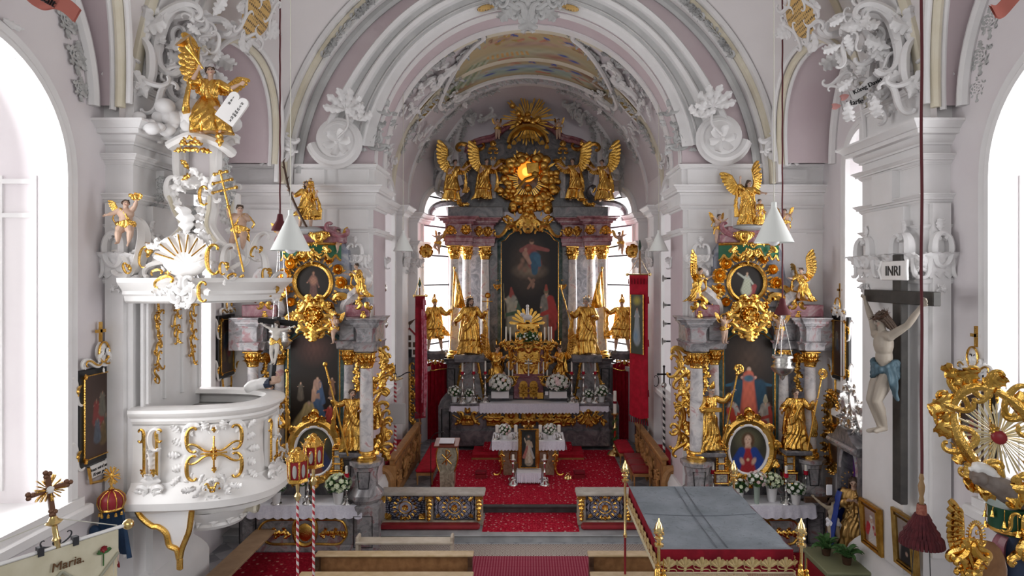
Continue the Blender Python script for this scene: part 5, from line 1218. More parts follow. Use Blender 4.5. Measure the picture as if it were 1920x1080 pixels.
    cv.person(.2, .44, .2, (.36, .35, .33), w=1.4, arms=((.2, -.3), (.1, -.4)), mantle=(.42, .06, .04)); cv.line(.15, .39, .25, .28, .08, .05, (.42, .05, .03))
    cv.person(.82, .44, .2, (.33, .3, .27), w=1.4, arms=((-.2, -.3), (-.1, -.4)), mantle=(.38, .05, .04)); cv.line(.78, .3, .85, .18, .1, .16, (.36, .05, .04)); cv.line(.82, .455, .82, .49, .05, .02, (.4, .36, .25))
  cv.c = np.roll(cv.c, 20, axis=1)
  gg, cc_ = flatcanvas(cv, tr(PX(c0 - 49, Dp), Dp - .03, PZ(905, Dp)), w, h, lambda a, b: b < 1 - .1 * np.abs(a - .5) * 2 * np.clip((np.abs(a - .5) * 2 - .1), 0, 1) * 1.1)
  ol = [(PX(c0 - 50, Dp), PZ(905, Dp)), (PX(c0 + 50, Dp), PZ(905, Dp)), (PX(c0 + 50, Dp), PZ(640, Dp)), (PX(c0 + 28, Dp), PZ(624, Dp)), (PX(c0, Dp), PZ(617, Dp)), (PX(c0 - 28, Dp), PZ(624, Dp)), (PX(c0 - 50, Dp), PZ(640, Dp))]
  f = A.part('picture_frame', oframe(ol, .09, .09, tr(0, Dp + .02, 0)), M_marbg)
  A.part('gilt_slip', oframe([(PX(c0, Dp) + (a - PX(c0, Dp)) * .97, b - .02) for a, b in ol], .022, .03, tr(0, Dp - .05, 0)), M_gold, f)
  A.part('canvas', gg, M_paint, f, 'large dark altar painting', cols=cc_, smooth=0)
  # gilded ear of carved foliage at the choir side, drops between the columns
  g = G(); R = rng(8)
  for i in range(15):
    t_ = i / 14; z = PZ(655 + 178 * t_, 14.6); x = X(122 + 6 * math.sin(t_ * 9), 14.6)
    g.j(leaf(.42, .55, .45, 4), tr(x, 14.5, z) @ rot('y', PI + R.normal(0, .6) - s * .5)); g.j(scroll(.45, .05, .5, 10, i % 2 == 0), tr(x - s * .05, 14.48, z) @ rot('y', R.normal(0, .7)) @ scl(-s, 1, 1))
  A.part('carved_ear', g, M_gold)
  for dx in (-92, 80):
    g = rosette(.15, 6, .4, 2)
    for i in range(7): g.j(leaf(.22, .6, .5, 3), tr(.02 * math.sin(i * 2), -.02, -.06 - .1 * i) @ rot('y', PI + .5 * math.sin(i * 2.3)))
    A.part('leaf_drop', g.t(None, W(q(dx), 672, 14.65)), M_gold)
  A.part('gradine', bx(-95, 62, 905, 938, 14.55, .35, .02), M_marbd)
  # linen
  t = Thing('altar_cloth', 'white lace cloth with pointed edge on the %s side altar' % nm, 'cloth', (X(-18, 14), 14.2, 1.04))
  a, b = sorted((X(-126, 13.9), X(90, 13.9))); lace(t, a, b, 13.9, 14.7, 1.04, .27, 3, 13)
  # oval icon in a rich gold frame
  t = Thing('oval_icon', ('large gilded oval icon in a carved frame behind the red lanterns' if s < 0 else 'gilded oval icon of a woman in a blue mantle on the right side altar'), 'picture', W(c0, 902, 14.3))
  ic = W(c0, 846 if s < 0 else 843, 14.3); rx, rz_ = 37 * K(14.3), 46 * K(14.3)
  cv = Canvas(60, 74, (.05, .045, .03), 9); cv.asp = 1.24; blue, red = ((.015, .05, .25), (.34, .025, .03)) if s > 0 else ((.04, .05, .12), (.2, .07, .05))
  cv.blob(.5, .7, .42, .3, (.16, .15, .08), 1.0); cv.blob(.5, .68, .19, .19, (.10, .045, .02), .3); cv.line(.5, .58, .5, .45, .08, .1, (.55, .36, .26)); cv.line(.5, .4, .5, .05, .18, .24, red)
  for sg in (-1, 1): cv.line(.5 + sg * .16, .47, .5 + sg * .36, .1, .10, .17, blue); cv.blob(.5 + sg * .15, .26, .07, .1, (.58, .38, .28), .5, sg * -.4)
  cv.blob(.5, .69, .105, .125, (.62, .42, .31), .35); cv.blob(.5, .29, .05, .045, (.7, .5, .3), .6)
  for sg in (-1, 1): cv.blob(.5 + sg * .045, .705, .022, .012, (.12, .07, .05), .6)
  cv.blob(.5, .635, .03, .012, (.42, .14, .11), .6); cv.blob(.5, .668, .014, .03, (.5, .32, .23), .8)
  gg, cc_ = flatcanvas(cv, tr(ic[0] - rx, ic[1] + .02, ic[2] - rz_), 2 * rx, 2 * rz_, lambda a, b: (a - .5) ** 2 + (b - .5) ** 2 < .25)
  f = t.part('canvas', gg, M_paint, cols=cc_, smooth=0)
  ov = [(rx * math.cos(a), rz_ * math.sin(a)) for a in np.linspace(0, 2 * PI, 44, endpoint=False)]
  t.part('inner_frame', oframe(ov, .035, .04, tr(*ic)), M_pot, label='pale inner frame'); g = oframe([(a * 1.24, b * 1.2) for a, b in ov], .09, .06).j(prism([(a * 1.35, b * 1.3) for a, b in ov], .06, .1))
  for i in range(22):
    a = 2 * PI * i / 22; g.j(leaf(.24, .7, .5, 3), tr(rx * 1.2 * math.cos(a), -.03, rz_ * 1.17 * math.sin(a)) @ rot('y', PI / 2 - a + (.7 if i % 2 else -.7)))
    if i % 2: g.j(scroll(.24, .03, .5, 10), tr(rx * 1.3 * math.cos(a), -.02, rz_ * 1.26 * math.sin(a)) @ rot('y', PI / 2 - a))
  g.j(rosette(.14, 7, .5, 4), None, (0, -.05, rz_ * 1.42)).j(ell((0, 0, rz_ * 1.5), (.1, .07, .14), 8)); g.j(c_rev(8, 1.0, .3, 99, .14), None, (0, -.02, -rz_ * 1.22))
  t.part('outer_frame', g.t(None, ic), M_gold)
  # reliquary towers beside the icon
  for k, dx in enumerate((44, -76) if s < 0 else (52, -76)):
    x, y = q(dx) , 14.25; b = W(x, 906, y); lb = 'gilded reliquary tower with glazed panes on the %s side altar, %s the oval icon' % (nm, 'right of' if (s < 0) == (k == 0) else 'left of')
    t = Thing('reliquary_tower', lb, 'reliquary', b)
    wb, wt, hh = .15, .08, .9
    t.part('case', box(-wb, wb, -.08, .1, 0, .27).t(None, b).j(box(-wt * 1.1, wt * 1.1, -.05, .06, .27, hh * .85).t(None, b)), M_redd)
    g = oframe([(-wb, .02), (wb, .02), (wb, .25), (-wb, .25)], .022, .025, tr(0, -.09, 0))
    for z in (.3, .46, .62): g.j(oframe([(-wt, z), (wt, z), (wt, z + .14), (-wt, z + .14)], .016, .02, tr(0, -.06, 0)))
    P = [(-wt * 1.3, .27)] + [(wt * 1.3 * -math.cos(a), .76 + .12 * math.sin(a)) for a in np.linspace(0, PI, 9)] + [(wt * 1.3, .27)]
    for a, z in P: g.j(ell((a, -.06, z), .022, 5))
    for z in np.arange(.3, .76, .055):
      for sg in (-1, 1): g.j(ell((sg * wt * 1.3, -.06, z), .02, 5))
    g.j(oframe(P, .018, .02, tr(0, -.05, 0))).j(box(-wb * 1.15, wb * 1.15, -.1, .1, .25, .285)); t.part('gilt_frame', g.t(None, b), M_gold)
    t.part('pane', box(-wb * .8, wb * .8, -.1, -.085, .05, .22).t(None, b).j(box(-wt * .75, wt * .75, -.07, -.055, .32, .74).t(None, b)), mat('dim_glass', (.2, .19, .17), .1, c2=(.5, .46, .4), ns=20))
  return A
for s in (-1, 1): side_altar(s)
# statues of the side altars
T, J = statue('apostle_statue', 'gilded bearded apostle with a long slanting staff beside the left side altar painting', 661, 845, 14.2, 118, .1, la=((.08, -.02, -.14), (.04, -.13, -.12)), ra=((-.12, -.05, -.04), (-.19, -.12, .05)), seed=50, beard=True, look=(.45, -.1, 0))
h = J['hand', -1]; staff(T, (h[0] + .36, h[1] - .03, -.05), (h[0] - .14, h[1] - .03, 1.95), .022, tip='knob'); T.part('base', box(-.26, .3, -.2, .2, -.12, 0, .03), M_marbd, w=False)
T, J = statue('apostle_statue', 'gilded figure holding a thin lance behind the pulpit rim at the left side altar', 508, 828, 14.2, 112, .0, la=((.1, -.04, -.1), (.2, -.12, -.03)), ra=((-.07, -.02, -.15), (-.1, -.12, -.2)), seed=51, robe='short', look=(.3, 0, 0))
h = J['hand', 1]; staff(T, (h[0], h[1] - .03, -.2), (h[0] + .02, h[1] - .03, 1.6), .018, tip='knob')
T, J = statue('bishop_statue', 'gilded bishop with tall mitre and raised crozier beside the right side altar painting', 1328, 845, 14.2, 124, .35, la=((.12, -.05, -.03), (.19, -.12, .09)), ra=((-.08, -.03, -.14), (.0, -.13, -.13)), seed=52, beard=True, look=(.35, .3, 0), hair_m=M_hairg, lean=(.02, -.02))
h = J['hand', 1]; staff(T, (h[0] - .2, h[1] - .03, .1), (h[0] + .12, h[1] - .03, 1.72), .02, tip='crook')
HM, hw = J['HM'], J['hw'] / np.linalg.norm(J['HM'][:3, 0])
T.part('mitre', lathe([(.8, .25), (.86, .5), (.92, 1.2), (.6, 1.9), (.12, 2.5)], 16, sy=.62).t(HM @ scl(hw)), M_gold, w=False)
T.part('book', box(-.17, .17, -.1, -.02, -.05, .04, .01).t(tr(.02, -.28, .98)), M_goldd, w=False); T.part('base', box(-.34, .34, -.22, .26, -.1, 0, .02), M_marbd, w=False)
T, J = statue('abbot_statue', 'gilded tonsured abbot with crozier between the right columns of the right side altar', 1492, 842, 14.25, 116, -.25, la=((.11, -.03, -.1), (.16, -.12, .02)), ra=((-.09, .0, -.13), (-.12, -.11, -.13)), seed=55, hair='short', look=(.35, .2, 0))
h = J['hand', 1]; staff(T, (h[0] - .18, h[1] - .04, .05), (h[0] + .13, h[1] - .03, 1.62), .018, tip='crook'); T.part('base', box(-.3, .3, -.2, .2, -.1, 0, .02), M_marbd, w=False)
# crowning statues
T, J = statue('crowning_statue', 'gilded bearded man carrying a child, with tree staff, on top of the left side altar', 576, 430, 14.45, 92, .15, robe='short', la=((.06, .0, -.15), (.1, -.12, -.05)), ra=((-.12, -.02, -.1), (-.2, -.1, -.04)), seed=57, beard=True, hair='long', sleeve='half', rl=((-.06, -.05, -.24), (-.1, -.02, -.465)))
h = J['hand', -1]; P = spl([(h[0] + .42, h[1], -.1), (h[0] + .1, h[1] - .02, .55), (h[0] - .04, h[1] - .03, .95), (h[0] - .16, h[1], 1.5)], 8); g = tube(P, np.linspace(.035, .022, len(P)), 7)
for i in range(3, len(P), 3): g.j(tube([P[i], P[i] + ((-1) ** i * .06, -.03, .07)], [.018, .005], 5))
T.part('tree_staff', g, M_woodd, w=False); halo(T, J, .8, 1.9)
T.part('base', ell((0, 0, -.03), (.4, .25, .1), 8), M_stone, w=False)
T2, J2 = statue('child_statue', 'small child in gold robe riding on the shoulder of the crowning statue', 583, 362, 14.35, 30, .2, child=True, robe='short', seed=58, ll=((.05, -.14, -.1), (.05, -.12, -.28)), rl=((-.05, -.14, -.1), (-.05, -.12, -.28)), vox=.011)
T, J = statue('angel_statue', 'gilded guardian angel with one raised wing on top of the right side altar', 1404, 424, 14.45, 88, -.15, robe='long', la=((.1, -.04, -.08), (.18, -.12, -.1)), ra=((-.08, -.0, .08), (-.08, -.04, .2)), seed=60, wings=((.5, .75, .3, .5), (.5, .1, .6, .5)), look=(.5, .3, 0), hair='long', sleeve='half')
T.part('base', ell((0, 0, -.03), (.4, .25, .08), 8), M_stone, w=False)
T2, J2 = statue('child_statue', 'small child in gold robe walking beside the guardian angel', 1424, 422, 14.3, 52, .3, child=True, robe='long', seed=61, vox=.011)
for i, (x, y, rz, lb, hp) in enumerate(((633, 478, -.3, 'putto with open wings seated at the right end of the left side altar top', 52), (527, 470, .3, 'putto partly behind the white lamp at the left end of the left side altar top', 52), (1346, 452, .35, 'putto with raised arm standing at the left end of the right side altar top', 54), (1473, 440, -.3, 'putto half hidden behind the white lamp on the right side altar top', 52),
                                       (628, 640, -.5, 'pale putto with small wing sitting on the cornice of the left side altar', 54), (1358, 640, .6, 'pale putto crouching left of the gold crest on the right side altar', 54), (1462, 640, -.6, 'pale putto climbing right of the gold crest on the right side altar', 54))):
  T, J = statue('putto_statue', lb, x, y, 14.25 if i > 3 else 14.5, hp, rz, child=True, robe='sash', seed=62 + i, wings=(.32, .6, .4, .45), la=((.08, -.03, -.06), (.12, -.12, .02)), ra=((-.09, -.02, .02 * (i % 3)), (-.14, -.06, .09)), ll=((.04, -.16, -.08), (.06, -.16, -.26)) if i % 2 == 0 else None, vox=.011, lean=(.03 * (-1) ** i, -.02))
for i, (x, y, rz, ln, lb, wl) in enumerate(((678, 552, -.9, .14, 'gilded angel leaning back on the right volute of the left side altar', None), (1304, 560, .9, -.12, 'gilded angel with raised wing on the left volute of the right side altar', ((.5, .15, .3, .5), (.4, .8, .6, .5))), (1507, 560, -.9, .12, 'gilded angel with raised wing on the right volute of the right side altar', ((.4, .8, .6, .5), (.5, .15, .3, .5))))):
  T, J = statue('reclining_angel', lb, x, y, 14.3, 78, rz, sit=True, lean=(0, -.10), wings=wl, la=((.06, -.1, -.08), (.08, -.22, -.02)), ra=((-.06, -.1, -.08), (-.08, -.22, -.06)), ll=((.05, -.05, -.22), (.06, .16, -.28)), rl=((-.03, -.1, -.2), (-.04, .12, -.3)), seed=70 + i, sleeve='half', vox=.008)
# candlesticks, flowers on the side altars
cs2 = None
for i, (x, yb, D_, lb) in enumerate(((577, 945, 14.0, 'left of the pot of greenish hydrangeas on the left side altar'), (650, 946, 14.0, 'right of the pot of greenish hydrangeas on the left side altar'), (518, 944, 14.0, 'close to the pulpit rim on the left side altar'), (1337, 925, 14.25, 'at the left end of the right side altar'), (1474, 942, 14.0, 'left of the low white flowers on the right side altar'), (1511, 935, 14.2, 'at the right end of the right side altar'))):
  p = W(x, yb, D_); p[2] = 1.055; lb = 'silver candlestick ' + lb
  if cs2 is None: cs2 = candlestick(lb, p, .58, .24, .12, M_silver, 'silver candlesticks on the side altars', .03, M_red)
  else: dup(cs2.o, p, lb)
for i, (x, D_, w_, h_, pt, pet, n, lb, sec) in enumerate(((634, 14.0, .55, .42, (.12, .26, 'round'), M_petalg, 40, 'pot of greenish white hydrangeas on the left side altar', None), (518, 13.97, .4, .3, (.1, .26, 'round'), M_petal, 26, 'white potted flowers beside the pulpit on the left side altar', None), (567, 14.15, .3, .26, (.06, .34, 'round'), M_petalp, 26, 'pale pink bouquet in a slim vase behind the red and white poles', M_petal),
                          (1419, 14.0, .4, .36, (.07, .38, 'round'), M_petal, 34, 'pink and white bouquet in a glass vase on the right side altar', M_petalp), (1447, 14.15, .45, .36, (.12, .3, 'round'), M_petalg, 34, 'white hydrangeas in a white pot behind the glass vase', None), (1492, 13.97, .42, .28, (.11, .22, 'round'), M_petal, 30, 'low pot of white flowers near the right end of the right side altar', None), (1386, 14.2, .42, .3, (.1, .2, 'round'), M_petal, 24, 'white flowers below the oval icon of the right side altar', M_petalg))):
  p = W(x, 940, D_); p[2] = 1.055; bouquet(lb, p, w_, h_, pt, 120 + i, pet, n, None, sec, mat('glass_vase', (.35, .42, .36), .1) if 'glass vase' in lb and 'behind' not in lb else None)
# ================================================================ choir furniture
tag(obj('red_carpet', box(-2.62, 2.72, 15.9, 20.9, .352, .366), M_carpet, None, (0, 18, .36)), 'red flowered carpet covering the choir floor', 'carpet')
tag(obj('red_carpet', box(PX(906, 15), PX(1084, 15), 14.62, 15.78, .186, .2), M_carpet, None, (0, 15, .19)), 'red flowered carpet strip on the lower step between the rails', 'carpet')
tag(obj('rug', box(PX(712, 14.3), PX(1230, 14.3), 13.75, 14.36, .001, .014), M_rug, None, (0, 14, 0)), 'long grey patterned rug lying across the aisle before the step', 'rug')
tag(obj('runner', box(-1.22, 1.34, 7.5, 13.82, .001, .012), M_run, None, (0, 11, 0)), 'ribbed pink-red runner along the middle aisle', 'rug')
tag(obj('small_carpet', box(PX(450, 13.2), PX(600, 13.2), 12.7, 13.93, .001, .013), M_carpd, None, (-5, 13.3, 0)), 'dark red flowered carpet before the left side altar', 'carpet')
tag(obj('small_carpet', box(PX(1390, 13.2), PX(1545, 13.2), 12.5, 13.93, .001, .013), M_carpd, None, (5, 13.3, 0)), 'dark red flowered carpet before the right side altar', 'carpet')
# communion rails with iron grilles
M_lil = mat('lilac_backing', (.50, .48, .62), .7, c2=(.58, .56, .68), ns=6)
M_oldw = mat('worn_painted_wood', (.30, .25, .18), .6, c2=(.42, .37, .30), ns=9)
M_navy = mat('blue_black_iron', (.012, .015, .035), .45, .4)
Dr = 15.0; k = K(Dr)
for s in (-1, 1):
  x0, x1 = (PX(716, Dr), PX(906, Dr)) if s < 0 else (PX(1083, Dr), PX(1275, Dr))
  T = Thing('communion_rail', 'communion rail with gilded iron grilles left of the choir steps' if s < 0 else 'communion rail with gilded iron grilles right of the choir steps, partly behind the grey canopy', 'railing', ((x0 + x1) / 2, Dr, .185))
  T.part('top_rail', box(x0 - .04, x1 + .04, Dr - .1, Dr + .32, .9, .985, .02), mat('grey_worn_rail', (.42, .38, .33), .55, c2=(.52, .48, .43), ns=7)); T.part('bottom_rail', box(x0, x1, Dr - .04, Dr + .2, .185, .3, .02), M_oldw)
  pil = [(805, 13), (898, 14)] if s < 0 else [(1090, 15), (1178, 13), (1268, 14)]
  for xc, w in pil:
    x = PX(xc, Dr); pt = T.part('pilaster', box(x - w * k / 2, x + w * k / 2, Dr - .05, Dr + .2, .3, .9), M_oldw)
    T.part('acanthus', leaf(.34, .5, .3, 4).t(rot('y', PI)).t(None, (x, Dr - .07, .88)).j(leaf(.3, .4, .3, 4).t(rot('y', PI)).t(None, (x, Dr - .07, .6))).j(box(x - w * k * .55, x + w * k * .55, Dr - .08, Dr, .8, .88, .02)), M_gold, pt)
  pans = [(722, 797), (813, 891)] if s < 0 else [(1099, 1170), (1186, 1260)]
  for i, (a, b) in enumerate(pans):
    a, b = PX(a, Dr), PX(b, Dr); c = (a + b) / 2; w = b - a
    P = T.part('backing_panel', box(a, b, Dr + .1, Dr + .13, .3, .9), M_lil)
    g = G(); g2 = G(); fan = s < 0 and i == 0
    for u in np.linspace(.05, .95, 9):
      if fan: continue
      for sg in (-1, 1): g.j(tube([(a + w * u, Dr + .04, .33), (min(b, max(a, a + w * u + sg * .25)), Dr + .04, .33 + .25 * 1.0)], .006, 4)).j(tube([(a + w * u, Dr + .04, .87), (min(b, max(a, a + w * u + sg * .25)), Dr + .04, .62)], .006, 4))
    if fan:
      for cx_, cz_ in ((a, .33), (b, .33), (a, .87), (b, .87)):
        for r in (.2, .28, .36, .44):
          g.j(tube([(cx_ + (r * math.cos(t)) * (1 if cx_ == a else -1), Dr + .04, cz_ + .62 * r * math.sin(t) * (1 if cz_ < .6 else -1)) for t in np.linspace(0, PI / 2, 12)], .009, 5))
        for t in np.linspace(.15, 1.4, 6): g.j(tube([(cx_ + q * math.cos(t) * (1 if cx_ == a else -1), Dr + .035, cz_ + .62 * q * math.sin(t) * (1 if cz_ < .6 else -1)) for q in (.15, .44)], .007, 4))
        for t in np.linspace(.1, 1.4, 5): g2.j(leaf(.17, .35, .2, 0, 6, 3), tr(cx_, Dr + .03, cz_) @ rot('y', (PI / 2 - t) * (1 if cx_ == a else -1) + (PI if cz_ > .6 else 0) * 1) )
    g.j(oframe([(a + .02, .32), (b - .02, .32), (b - .02, .88), (a + .02, .88)], .012, .012, tr(0, Dr + .04, 0)))
    for sg in (-1, 1):
      g.j(scroll(.42, .014, .5, 9, False, 1, 2, 6, 30).t(tr(c + sg * w * .4, Dr + .03, .6) @ scl(-sg, 1, 1)))
    T.part('grille', g, M_navy)
    for j in range(16):
      t = 2 * PI * j / 16; g2.j(leaf(.1, .6, .4, 3, 8, 3), tr(c + .2 * math.cos(t), Dr + .02, .6 + .19 * math.sin(t)) @ rot('y', PI / 2 - t))
    g2.j(oframe([(.15 * math.cos(t), .14 * math.sin(t)) for t in np.linspace(0, 2 * PI, 24, endpoint=False)], .012, .012, tr(c, Dr + .02, .6)))
    g2.j(rosette(.08, 6, .4, 2).t(None, (c, Dr + .01, .6))).j(c_rev(4, .22, .12, 5 + i, .14).t(None, (c, Dr + .01, .84))).j(c_rev(4, .22, .12, 6 + i, .14).t(None, (c, Dr + .01, .37)))
    for sx_ in (-1, 1):
      for sz_ in (-1, 1): g2.j(leaf(.15, .7, .4, 3, 8, 3).t(tr(c + sx_ * w * .45, Dr + .02, .6 + sz_ * .25) @ rot('y', -sx_ * (.8 if sz_ < 0 else 2.3))))
    T.part('gilt_ornament', g2, M_gold)
  xa, xb = (x0, PX(901, Dr)) if s < 0 else (PX(1088, Dr), x1)
  one('kneeling_cushion', 'long dark red kneeling cushion before the %s communion rail' % ('left' if s < 0 else 'right'), 'cushion', box(xa, xb, 14.68, 14.93, .186, .30, .04), M_cush, ((xa + xb) / 2, 14.8, .19), 'kneeling cushions')
# people's altar
Dv = 18.25; kv = K(Dv)
T = Thing('free_standing_altar', 'small brown marble altar with gilded scrolls standing free in the choir', 'altar', W(991, 893, Dv))
pr = [(936, 838), (934, 850), (938, 866), (944, 880), (944, 893), (1039, 893), (1039, 880), (1044, 866), (1048, 850), (1046, 838)]
T.part('body', prism(poly(pr, Dv), Dv, Dv + .7), marble('brown_marble', [(.3, (.17, .10, .065)), (.5, (.32, .21, .14)), (.7, (.46, .34, .25))], 3))
for s in (-1, 1):
  g = c_rev(6, .2, .5, 3, .16, .6).t(None, W(991 + s * 50, 862, Dv - .03)).j(scroll(.75, .05, .4, 9, True).t(tr(W(991 + s * 51, 862, Dv - .04)) @ rot('y', s * .12) @ scl(-s, 1, 1)))
  g.j(oframe(poly([(991 + s * 20, 846), (991 + s * 34, 846), (991 + s * 36, 856), (991 + s * 33, 868), (991 + s * 20, 868)], Dv), .02, .02, tr(0, Dv - .01, 0))); T.part('gilt_scroll', g, M_gold)
t = Thing('altar_cloth', 'white cloth with lilac fall on the small free-standing altar', 'cloth', (0, 18.6, 1.36)); zc_ = 1.36
T.part('mensa', box(PX(928, Dv), PX(1054, Dv), Dv - .1, Dv + .85, 1.28, 1.355, .02), M_marbl)
lace(t, PX(922, 18.1), PX(1059, 18.1), 18.08, 19.15, 1.36, .24, 2, 22)
cs3 = None
for i, (x, lb) in enumerate(((932, 'at the left end'), (967, 'left of the gold cross'), (1013, 'right of the picture'), (1048, 'at the right end'))):
  p = W(x, 823, 18.3); p[2] = 1.376; lb = 'short silver candle holder %s of the free-standing altar' % lb
  if cs3 is None: cs3 = candlestick(lb, p, .2, .2, .11, M_silver, 'short silver candle holders', .05)
  else: dup(cs3.o, p, lb)
for x, lb, sd in ((946, 'round white and pink bouquet on the left of the free-standing altar', 3), (1031, 'round white and pink bouquet on the right of the free-standing altar', 4)):
  p = W(x, 823, 18.35); p[2] = 1.376; bouquet(lb, p, .38, .34, (.1, .12, 'round'), sd, M_petal, 40, 'bouquets on the free-standing altar', M_petalp)
p = W(991, 815, 18.7); p[2] = 1.376; g = box(-.02, .02, -.015, .015, .0, .42).j(box(-.13, .13, -.015, .015, .26, .3));
for a, b in ((-.13, .28), (.13, .28), (0, .42)): g.j(ell((a, 0, b), .035, 5))
one('altar_cross', 'gold cross with trefoil ends on the free-standing altar', 'cross', g.j(lathe([(.1, 0), (.08, .03), (.02, .06)], 12)).t(None, p), M_brass, p)
# framed picture on a draped stand
Df = 17.75; T = Thing('framed_picture', 'tall gold-framed picture of a pale robed figure leaning before the free-standing altar', 'picture', W(991, 878, Df))
cv = Canvas(60, 116, (.012, .014, .014), 3); cv.asp = 73 / 36
cv.blob(.5, .8, .22, .1, (.08, .09, .08), 1.0); cv.line(.5, .66, .52, .16, .14, .24, (.42, .33, .24)); cv.line(.44, .55, .25, .28, .06, .09, (.34, .12, .10), .4); cv.line(.52, .56, .55, .16, .05, .07, (.52, .46, .38)); cv.line(.58, .55, .78, .26, .05, .06, (.38, .37, .36)); cv.line(.36, .66, .28, .76, .05, .035, (.40, .32, .24)); cv.line(.64, .66, .7, .55, .06, .05, (.40, .32, .24)); cv.blob(.28, .775, .03, .016, (.5, .33, .24), .5)
cv.blob(.5, .82, .1, .05, (.10, .05, .03), .4); cv.blob(.5, .81, .065, .038, (.45, .29, .2), .4); cv.blob(.5, .1, .2, .02, (.15, .15, .14), .6)
w, h = 34 * K(Df), 71 * K(Df); o = W(974, 877, Df)
Mx = tr(*o) @ rot('x', -.06); g, c = flatcanvas(cv, Mx, w, h); f = T.part('frame', oframe([(0, 0), (w, 0), (w, h), (0, h)], .045, .04, Mx).j(box(0, w, .01, .04, 0, h).t(Mx)).j(oframe([(.05, .05), (w - .05, .05), (w - .05, h - .05), (.05, h - .05)], .014, .02, Mx @ tr(0, -.01, 0))), M_gold)
T.part('canvas', g.t(None, (0, -.012, 0)), M_paint, f, 'dark canvas with a pale figure', cols=c, smooth=0)
t = Thing('draped_stand', 'low stand under a white lace-edged cloth below the framed picture', 'stand', (PX(992, 17.5), 17.6, .367))
t.part('box', box(PX(972, 17.5), PX(1012, 17.5), 17.5, 17.85, .367, .655, .01), M_wood); lace(t, PX(969, 17.5), PX(1015, 17.5), 17.46, 17.9, .655, .25, 1, 12)
cs4 = candlestick('silver candlestick standing on the carpet left of the draped stand', (PX(962, 17.4), 17.4, .367), .68, .14, .14, M_silver, 'floor candlesticks beside the draped stand', .035); dup(cs4.o, (PX(1021, 17.4), 17.4, .367), 'silver candlestick standing on the carpet right of the draped stand')
# predella and small items on the carpet
T = Thing('carpeted_step', 'red carpeted double step before the high altar table', 'step', (0, 20.3, .367))
g = prism([(PX(886, 20.1), 0), (PX(1093, 20.1), 0), (PX(1093, 20.1), .15), (PX(886, 20.1), .15)], 19.8, 20.8).t(None, (0, 0, .367)); T.part('lower_step', g, M_red); T.part('step_edge', box(PX(885, 20), PX(1094, 20), 19.78, 19.81, .367, .42), M_woodo)
T.part('upper_step', box(PX(906, 20.2), PX(1073, 20.2), 20.15, 20.8, .517, .66, .01), M_carpet)
for x, y, lb in ((901, 888, 'dark red kneeler box on the carpet left of the free-standing altar'), (1087, 884, 'dark red kneeler box on the carpet right of the free-standing altar')):
  p = W(x, y + 6, 17.9); p[2] = .367; t = Thing('kneeler', lb, 'kneeler', p, 'kneeler boxes'); t.part('cushion', box(p[0] - .16, p[0] + .16, p[1], p[1] + .32, .47, .54, .03), M_redd); t.part('box', box(p[0] - .15, p[0] + .15, p[1] + .02, p[1] + .3, .367, .475), M_cush)
p = np.array([PX(1065, 17.9), 17.9, .367]); T = Thing('altar_bells', 'cluster of brass altar bells on the red carpet', 'bells', p)
for i in range(4): b = lathe([(.055, 0), (.05, .03), (.04, .06), (.015, .075), (0, .08)], 12, p + (.07 * math.cos(i * 1.57), .07 * math.sin(i * 1.57), 0)); T.part('bell', b, M_brass)
T.part('handle', tube([p + (-.07, 0, .08), p + (0, 0, .17), p + (.07, 0, .08)], .012, 6), M_brass)
# ambo and microphone
Da = 17.0; T = Thing('ambo', 'pale green marble lectern with gilded edges and a red book rest', 'lectern', W(838, 916, Da))
pr = [(825, 916), (824, 886), (819, 868), (818, 850), (822, 838), (854, 838), (858, 850), (857, 868), (852, 886), (851, 916)]
T.part('body', prism(poly(pr, Da), Da, Da + .35), marble('beige_green_marble', [(.3, (.12, .12, .09)), (.48, (.33, .30, .22)), (.6, (.45, .41, .31)), (.75, (.55, .51, .42))], 3, dist=3))
for s in (-1, 1): T.part('gilt_edge', tube(spl([(PX(838 + s * a, Da), Da - .01, PZ(b, Da)) for a, b in ((14, 884), (19, 868), (20, 852), (17, 839))], 6), .018, 6), M_gold)
c = W(838, 858, Da - .02); th = np.linspace(-PI / 2, PI / 2, 12)
T.part('monogram', tube([c + (-.02, 0, -.2), c + (-.02, 0, .2)], .014, 5).j(tube([c + (-.02 + .09 * math.cos(a), 0, .13 + .07 * math.sin(a)) for a in th], .014, 5)).j(tube([c + (-.13, 0, .08), c + (.12, 0, -.17)], .014, 5)).j(tube([c + (.12, 0, .08), c + (-.13, 0, -.17)], .014, 5)), M_gold)
T.part('book_rest', box(-.33, .33, -.2, .3, -.02, .03, .01).t(tr(W(838, 832, Da + .15)) @ rot('x', .22)), mat('red_brown_wood', (.2, .05, .03), .4)); one('open_book', 'open book lying on the red book rest of the lectern', 'book', box(-.2, .2, -.13, .16, 0, .03, .01).t(tr(W(838, 828, Da + .15)) @ rot('x', .22)), M_cloth, W(838, 828, Da + .15))
p = W(808, 920, 16.9); T = Thing('microphone_stand', 'thin black microphone stand left of the lectern', 'stand', p); T.part('pole', tube(spl([p, p + (0, 0, 1.2), p + (.03, .02, 1.42), p + (.15, .0, 1.52), p + (.3, -.0, 1.54)], 6), .011, 6), M_black); T.part('foot', lathe([(.13, 0), (.13, .02), (0, .03)], 14, p), M_black); T.part('microphone', ell(p + (.33, 0, 1.54), (.04, .02, .02), 6), M_black)
